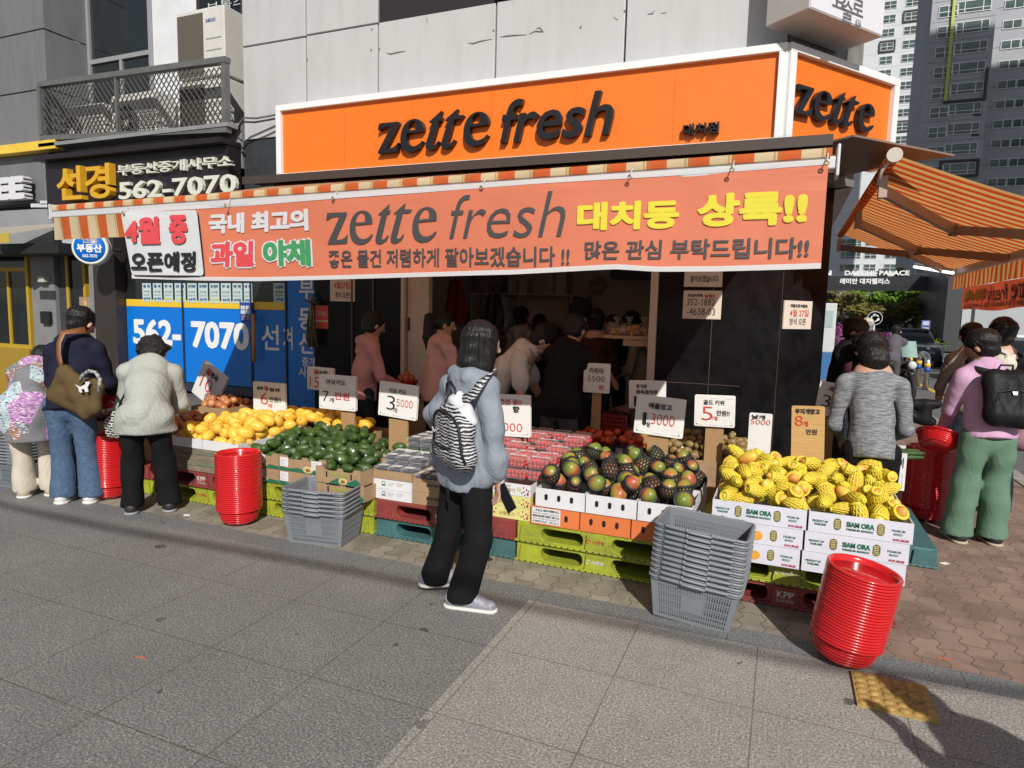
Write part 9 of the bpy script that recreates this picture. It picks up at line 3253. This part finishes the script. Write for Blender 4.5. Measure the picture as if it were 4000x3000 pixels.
wp(r, bevel(m.build("upper_cabinet", pm("cabinet_white", (.55, .57, .58), .5)), .02), bevel(m2.build("lower_cabinet", pm("cabinet_blue", (.04, .14, .34), .5)), .02), MB().box(p.x - .2, p.x + .08, 19.985, 19.998, 1.45, 1.9).build("panel", pm("cabinet_sign", (.35, .45, .45), .5)))
M_tyre = pm("tyre_rubber", (.015, .015, .015), .8)
M_rimm = pm("alloy_rim", (.4, .4, .41), .3, metal=.8)
M_cgl = pm("car_glass", (.012, .016, .018), .05, coat=.3)
M_lampc = pm("headlight_glass", (.55, .58, .6), .1)
M_tail = pm("tail_lamp_red", (.4, .02, .015), .2)
M_chr = pm("chrome", (.55, .55, .56), .15, metal=1)
M_blp = pm("car_black_trim", (.01, .01, .011), .4)
def car(x, y, rz, paint, label, plate):
 r = thing("parked_car" if plate is None else "sedan_car", label, "car", (x, y, -.088), rz)
 def loft(secs, mat, name, n=20, close=True):
  m = MB()
  vs, fs = [], []
  for (yy, hw, z0, z1, e) in secs:
   for j in range(n):
    a_ = 2 * math.pi * j / n
    ca_, sa_ = math.cos(a_), math.sin(a_)
    vs.append((hw * math.copysign(abs(ca_) ** e, ca_), yy, (z0 + z1) / 2 + (z1 - z0) / 2 * math.copysign(abs(sa_) ** e, sa_)))
  k = len(secs)
  for i in range(k - 1):
   for j in range(n):
    fs.append((i * n + j, i * n + (j + 1) % n, (i + 1) * n + (j + 1) % n, (i + 1) * n + j))
  fs.append(tuple(range(n - 1, -1, -1)))
  fs.append(tuple((k - 1) * n + j for j in range(n)))
  m.add(vs, fs, 0, True)
  return m.build(name, mat, r)
 loft([(-2.40, .62, .28, .60, .5), (-2.36, .80, .22, .70, .45), (-2.1, .89, .20, .80, .4), (-1.2, .93, .19, .93, .38), (-.6, .935, .19, .97, .38), (.9, .935, .19, .99, .38), (1.8, .92, .20, 1.0, .4), (2.25, .86, .26, .98, .42), (2.42, .70, .34, .88, .5)], paint, "body", 28)
 loft([(-1.05, .70, .85, .93, .6), (-.45, .72, .85, 1.20, .55), (.0, .68, .86, 1.42, .5), (.7, .67, .86, 1.45, .5), (1.3, .68, .86, 1.36, .5), (1.95, .70, .86, 1.02, .6)], M_cgl, "glasshouse", 24)
 loft([(-.12, .60, 1.34, 1.425, .5), (.1, .63, 1.36, 1.45, .5), (.7, .63, 1.38, 1.475, .5), (1.25, .60, 1.32, 1.395, .5)], paint, "roof", 20)
 for sx in (-1, 1):
  for yy in (-1.42, 1.42):
   wh = MB().lathe([(.0, -.11), (.30, -.11), (.335, -.08), (.335, .08), (.30, .11), (0, .11)], 22, Matrix.Translation((sx * .84, yy, .335)) @ Matrix.Rotation(R_(90), 4, 'Y')).build("wheel", M_tyre, r)
   MB().lathe([(.0, .115), (.2, .118), (.21, .1)], 16, Matrix.Translation((sx * .84, yy, .335)) @ Matrix.Rotation(R_(90) * sx, 4, 'Y')).build("rim", M_rimm, wh)
  m = MB()
  m.add([(sx * .44, -2.395, .60), (sx * .80, -2.27, .60), (sx * .82, -2.22, .70), (sx * .46, -2.33, .70), (sx * .44, -2.35, .60), (sx * .78, -2.2, .60), (sx * .80, -2.17, .7), (sx * .46, -2.28, .7)], [(0, 1, 2, 3), (7, 6, 5, 4), (0, 4, 5, 1), (1, 5, 6, 2), (2, 6, 7, 3), (3, 7, 4, 0)])
  m.build("headlight", M_lampc, r)
  MB().box(min(sx * .45, sx * .82), max(sx * .45, sx * .82), 2.30, 2.425, .70, .84).build("tail_lamp", M_tail, r)
  MB().ball((sx * 1.0, -.55, .98), (.10, .07, .065), 10).build("mirror", paint, r)
 m = MB()
 for sx in (-1, 1):
  m.box(min(sx * .03, sx * .36), max(sx * .03, sx * .36), -2.43, -2.3, .46, .66)
 g_ = m.build("grille", M_blp, r)
 m = MB()
 for sx in (-1, 1):
  for k in range(9):
   xx = sx * (.05 + .036 * k)
   m.box(xx - .006, xx + .006, -2.437, -2.431, .47, .65)
 m.build("grille_bars", M_chr, g_)
 MB().box(-.72, .72, -2.40, -2.25, .23, .34).build("lower_intake", M_blp, r)
 pm_ = MB().box(-.26, .26, -2.452, -2.438, .38, .455, 0)
 pr_ = MB().box(-.26, .26, 2.425, 2.44, .62, .73, 0)
 p1_ = pm_.build("number_plate", pm("plate_white", (.6, .6, .58), .5), r)
 pr_.build("number_plate", MATS["plate_white"], r)
 if plate:
  lt = MB()
  txt(lt, plate, (0, -2.4535, .39), (1, 0, 0), (0, 0, 1), (-.22, .0, .22, .055), 0, bold=.02)
  lt.build("lettering", M_kpr, p1_)
 return r
M_car1 = pm("slate_blue_paint", (.035, .042, .055), .22, coat=1, metal=.3)
M_car2 = pm("black_paint", (.008, .008, .009), .2, coat=1)
M_car3 = pm("white_paint", (.6, .61, .62), .3, coat=1)
car(W(3563, 1400, 31).x, 31.5, R_(-4), M_car1, "dark slate sedan facing the camera on the side street", "213사 9513")
car(W(3428, 1300, 58).x, 58, R_(0), M_car2, "black sedan with red tail lamps driving away beyond the bollards", None)
car(W(4022, 1350, 21).x, 22.5, R_(0), M_car3, "white car cut off by the right edge of the picture", None)
g = Vector((W(3526, 1400, 16.6).x, 16.6, 0))
r = thing("motorbike", "dark motorbike with a clear windscreen beside the man in the grey jacket", "motorbike", (g.x, 16.6, -.088), R_(8))
for yy, nm in ((-.62, "wheel"), (.62, "wheel")):
 w_ = MB().lathe([(.24, -.05), (.30, -.045), (.315, 0), (.30, .045), (.24, .05)], 24, Matrix.Translation((0, yy, .315)) @ Matrix.Rotation(R_(90), 4, 'Y')).build(nm, M_tyre, r)
 m = MB()
 for k in range(6):
  a_ = k * 1.047
  m.tube([(0, yy, .315), (0, yy + .25 * math.cos(a_), .315 + .25 * math.sin(a_))], .012, 5)
 m.build("spoke", M_rimm, w_)
soft("body", [cone((0, -.35, .75), (0, .05, .72), .14, .13), cone((0, .05, .72), (0, .6, .76), .12, .10), cone((0, -.1, .45), (0, .2, .42), .15, .15), cone((0, -.45, .8), (0, -.62, .62), .09, .08)], M_car2, r, h=.02, k=.06)
m = MB()
m.tube([(0, -.62, .315), (0, -.42, .95)], .03, 8)
m.tube([(-.34, -.30, 1.02), (-.1, -.42, 1.0), (.1, -.42, 1.0), (.34, -.30, 1.02)], .018, 8)
m.build("handlebar", M_rimm, r)
m = MB()
vs = []
for i in range(7):
 for j in range(5):
  vs.append(((i - 3) * .05, -.55 + .03 * (i - 3) ** 2 * .3 + .05 * j, .98 + .085 * j))
m.add(vs, [(i * 5 + j, (i + 1) * 5 + j, (i + 1) * 5 + j + 1, i * 5 + j + 1) for i in range(6) for j in range(4)], 0, True)
m.build("windscreen", pm("green_tinted_screen", (.25, .36, .33), .15), r)
for sx in (-1, 1):
 MB().ball((sx * .36, -.36, 1.16), (.07, .02, .045), 8).build("mirror", M_blp, r)
MB().ball((0, -.66, .82), (.09, .06, .09), 10).build("headlight", M_lampc, r)
MB().box(-.18, .18, .45, .8, .82, 1.12).build("rear_box", M_blp, r)
J = std_pose(tx(3560, 50), 50, 1.55, head=180, lean=10, arms=('hold', 'hold'))
figure("distant person in beige sitting among the azaleas beyond the street", J, M_beige, M_beige, (None, None), ('cap', M_hairb), h=.03, feet=False)
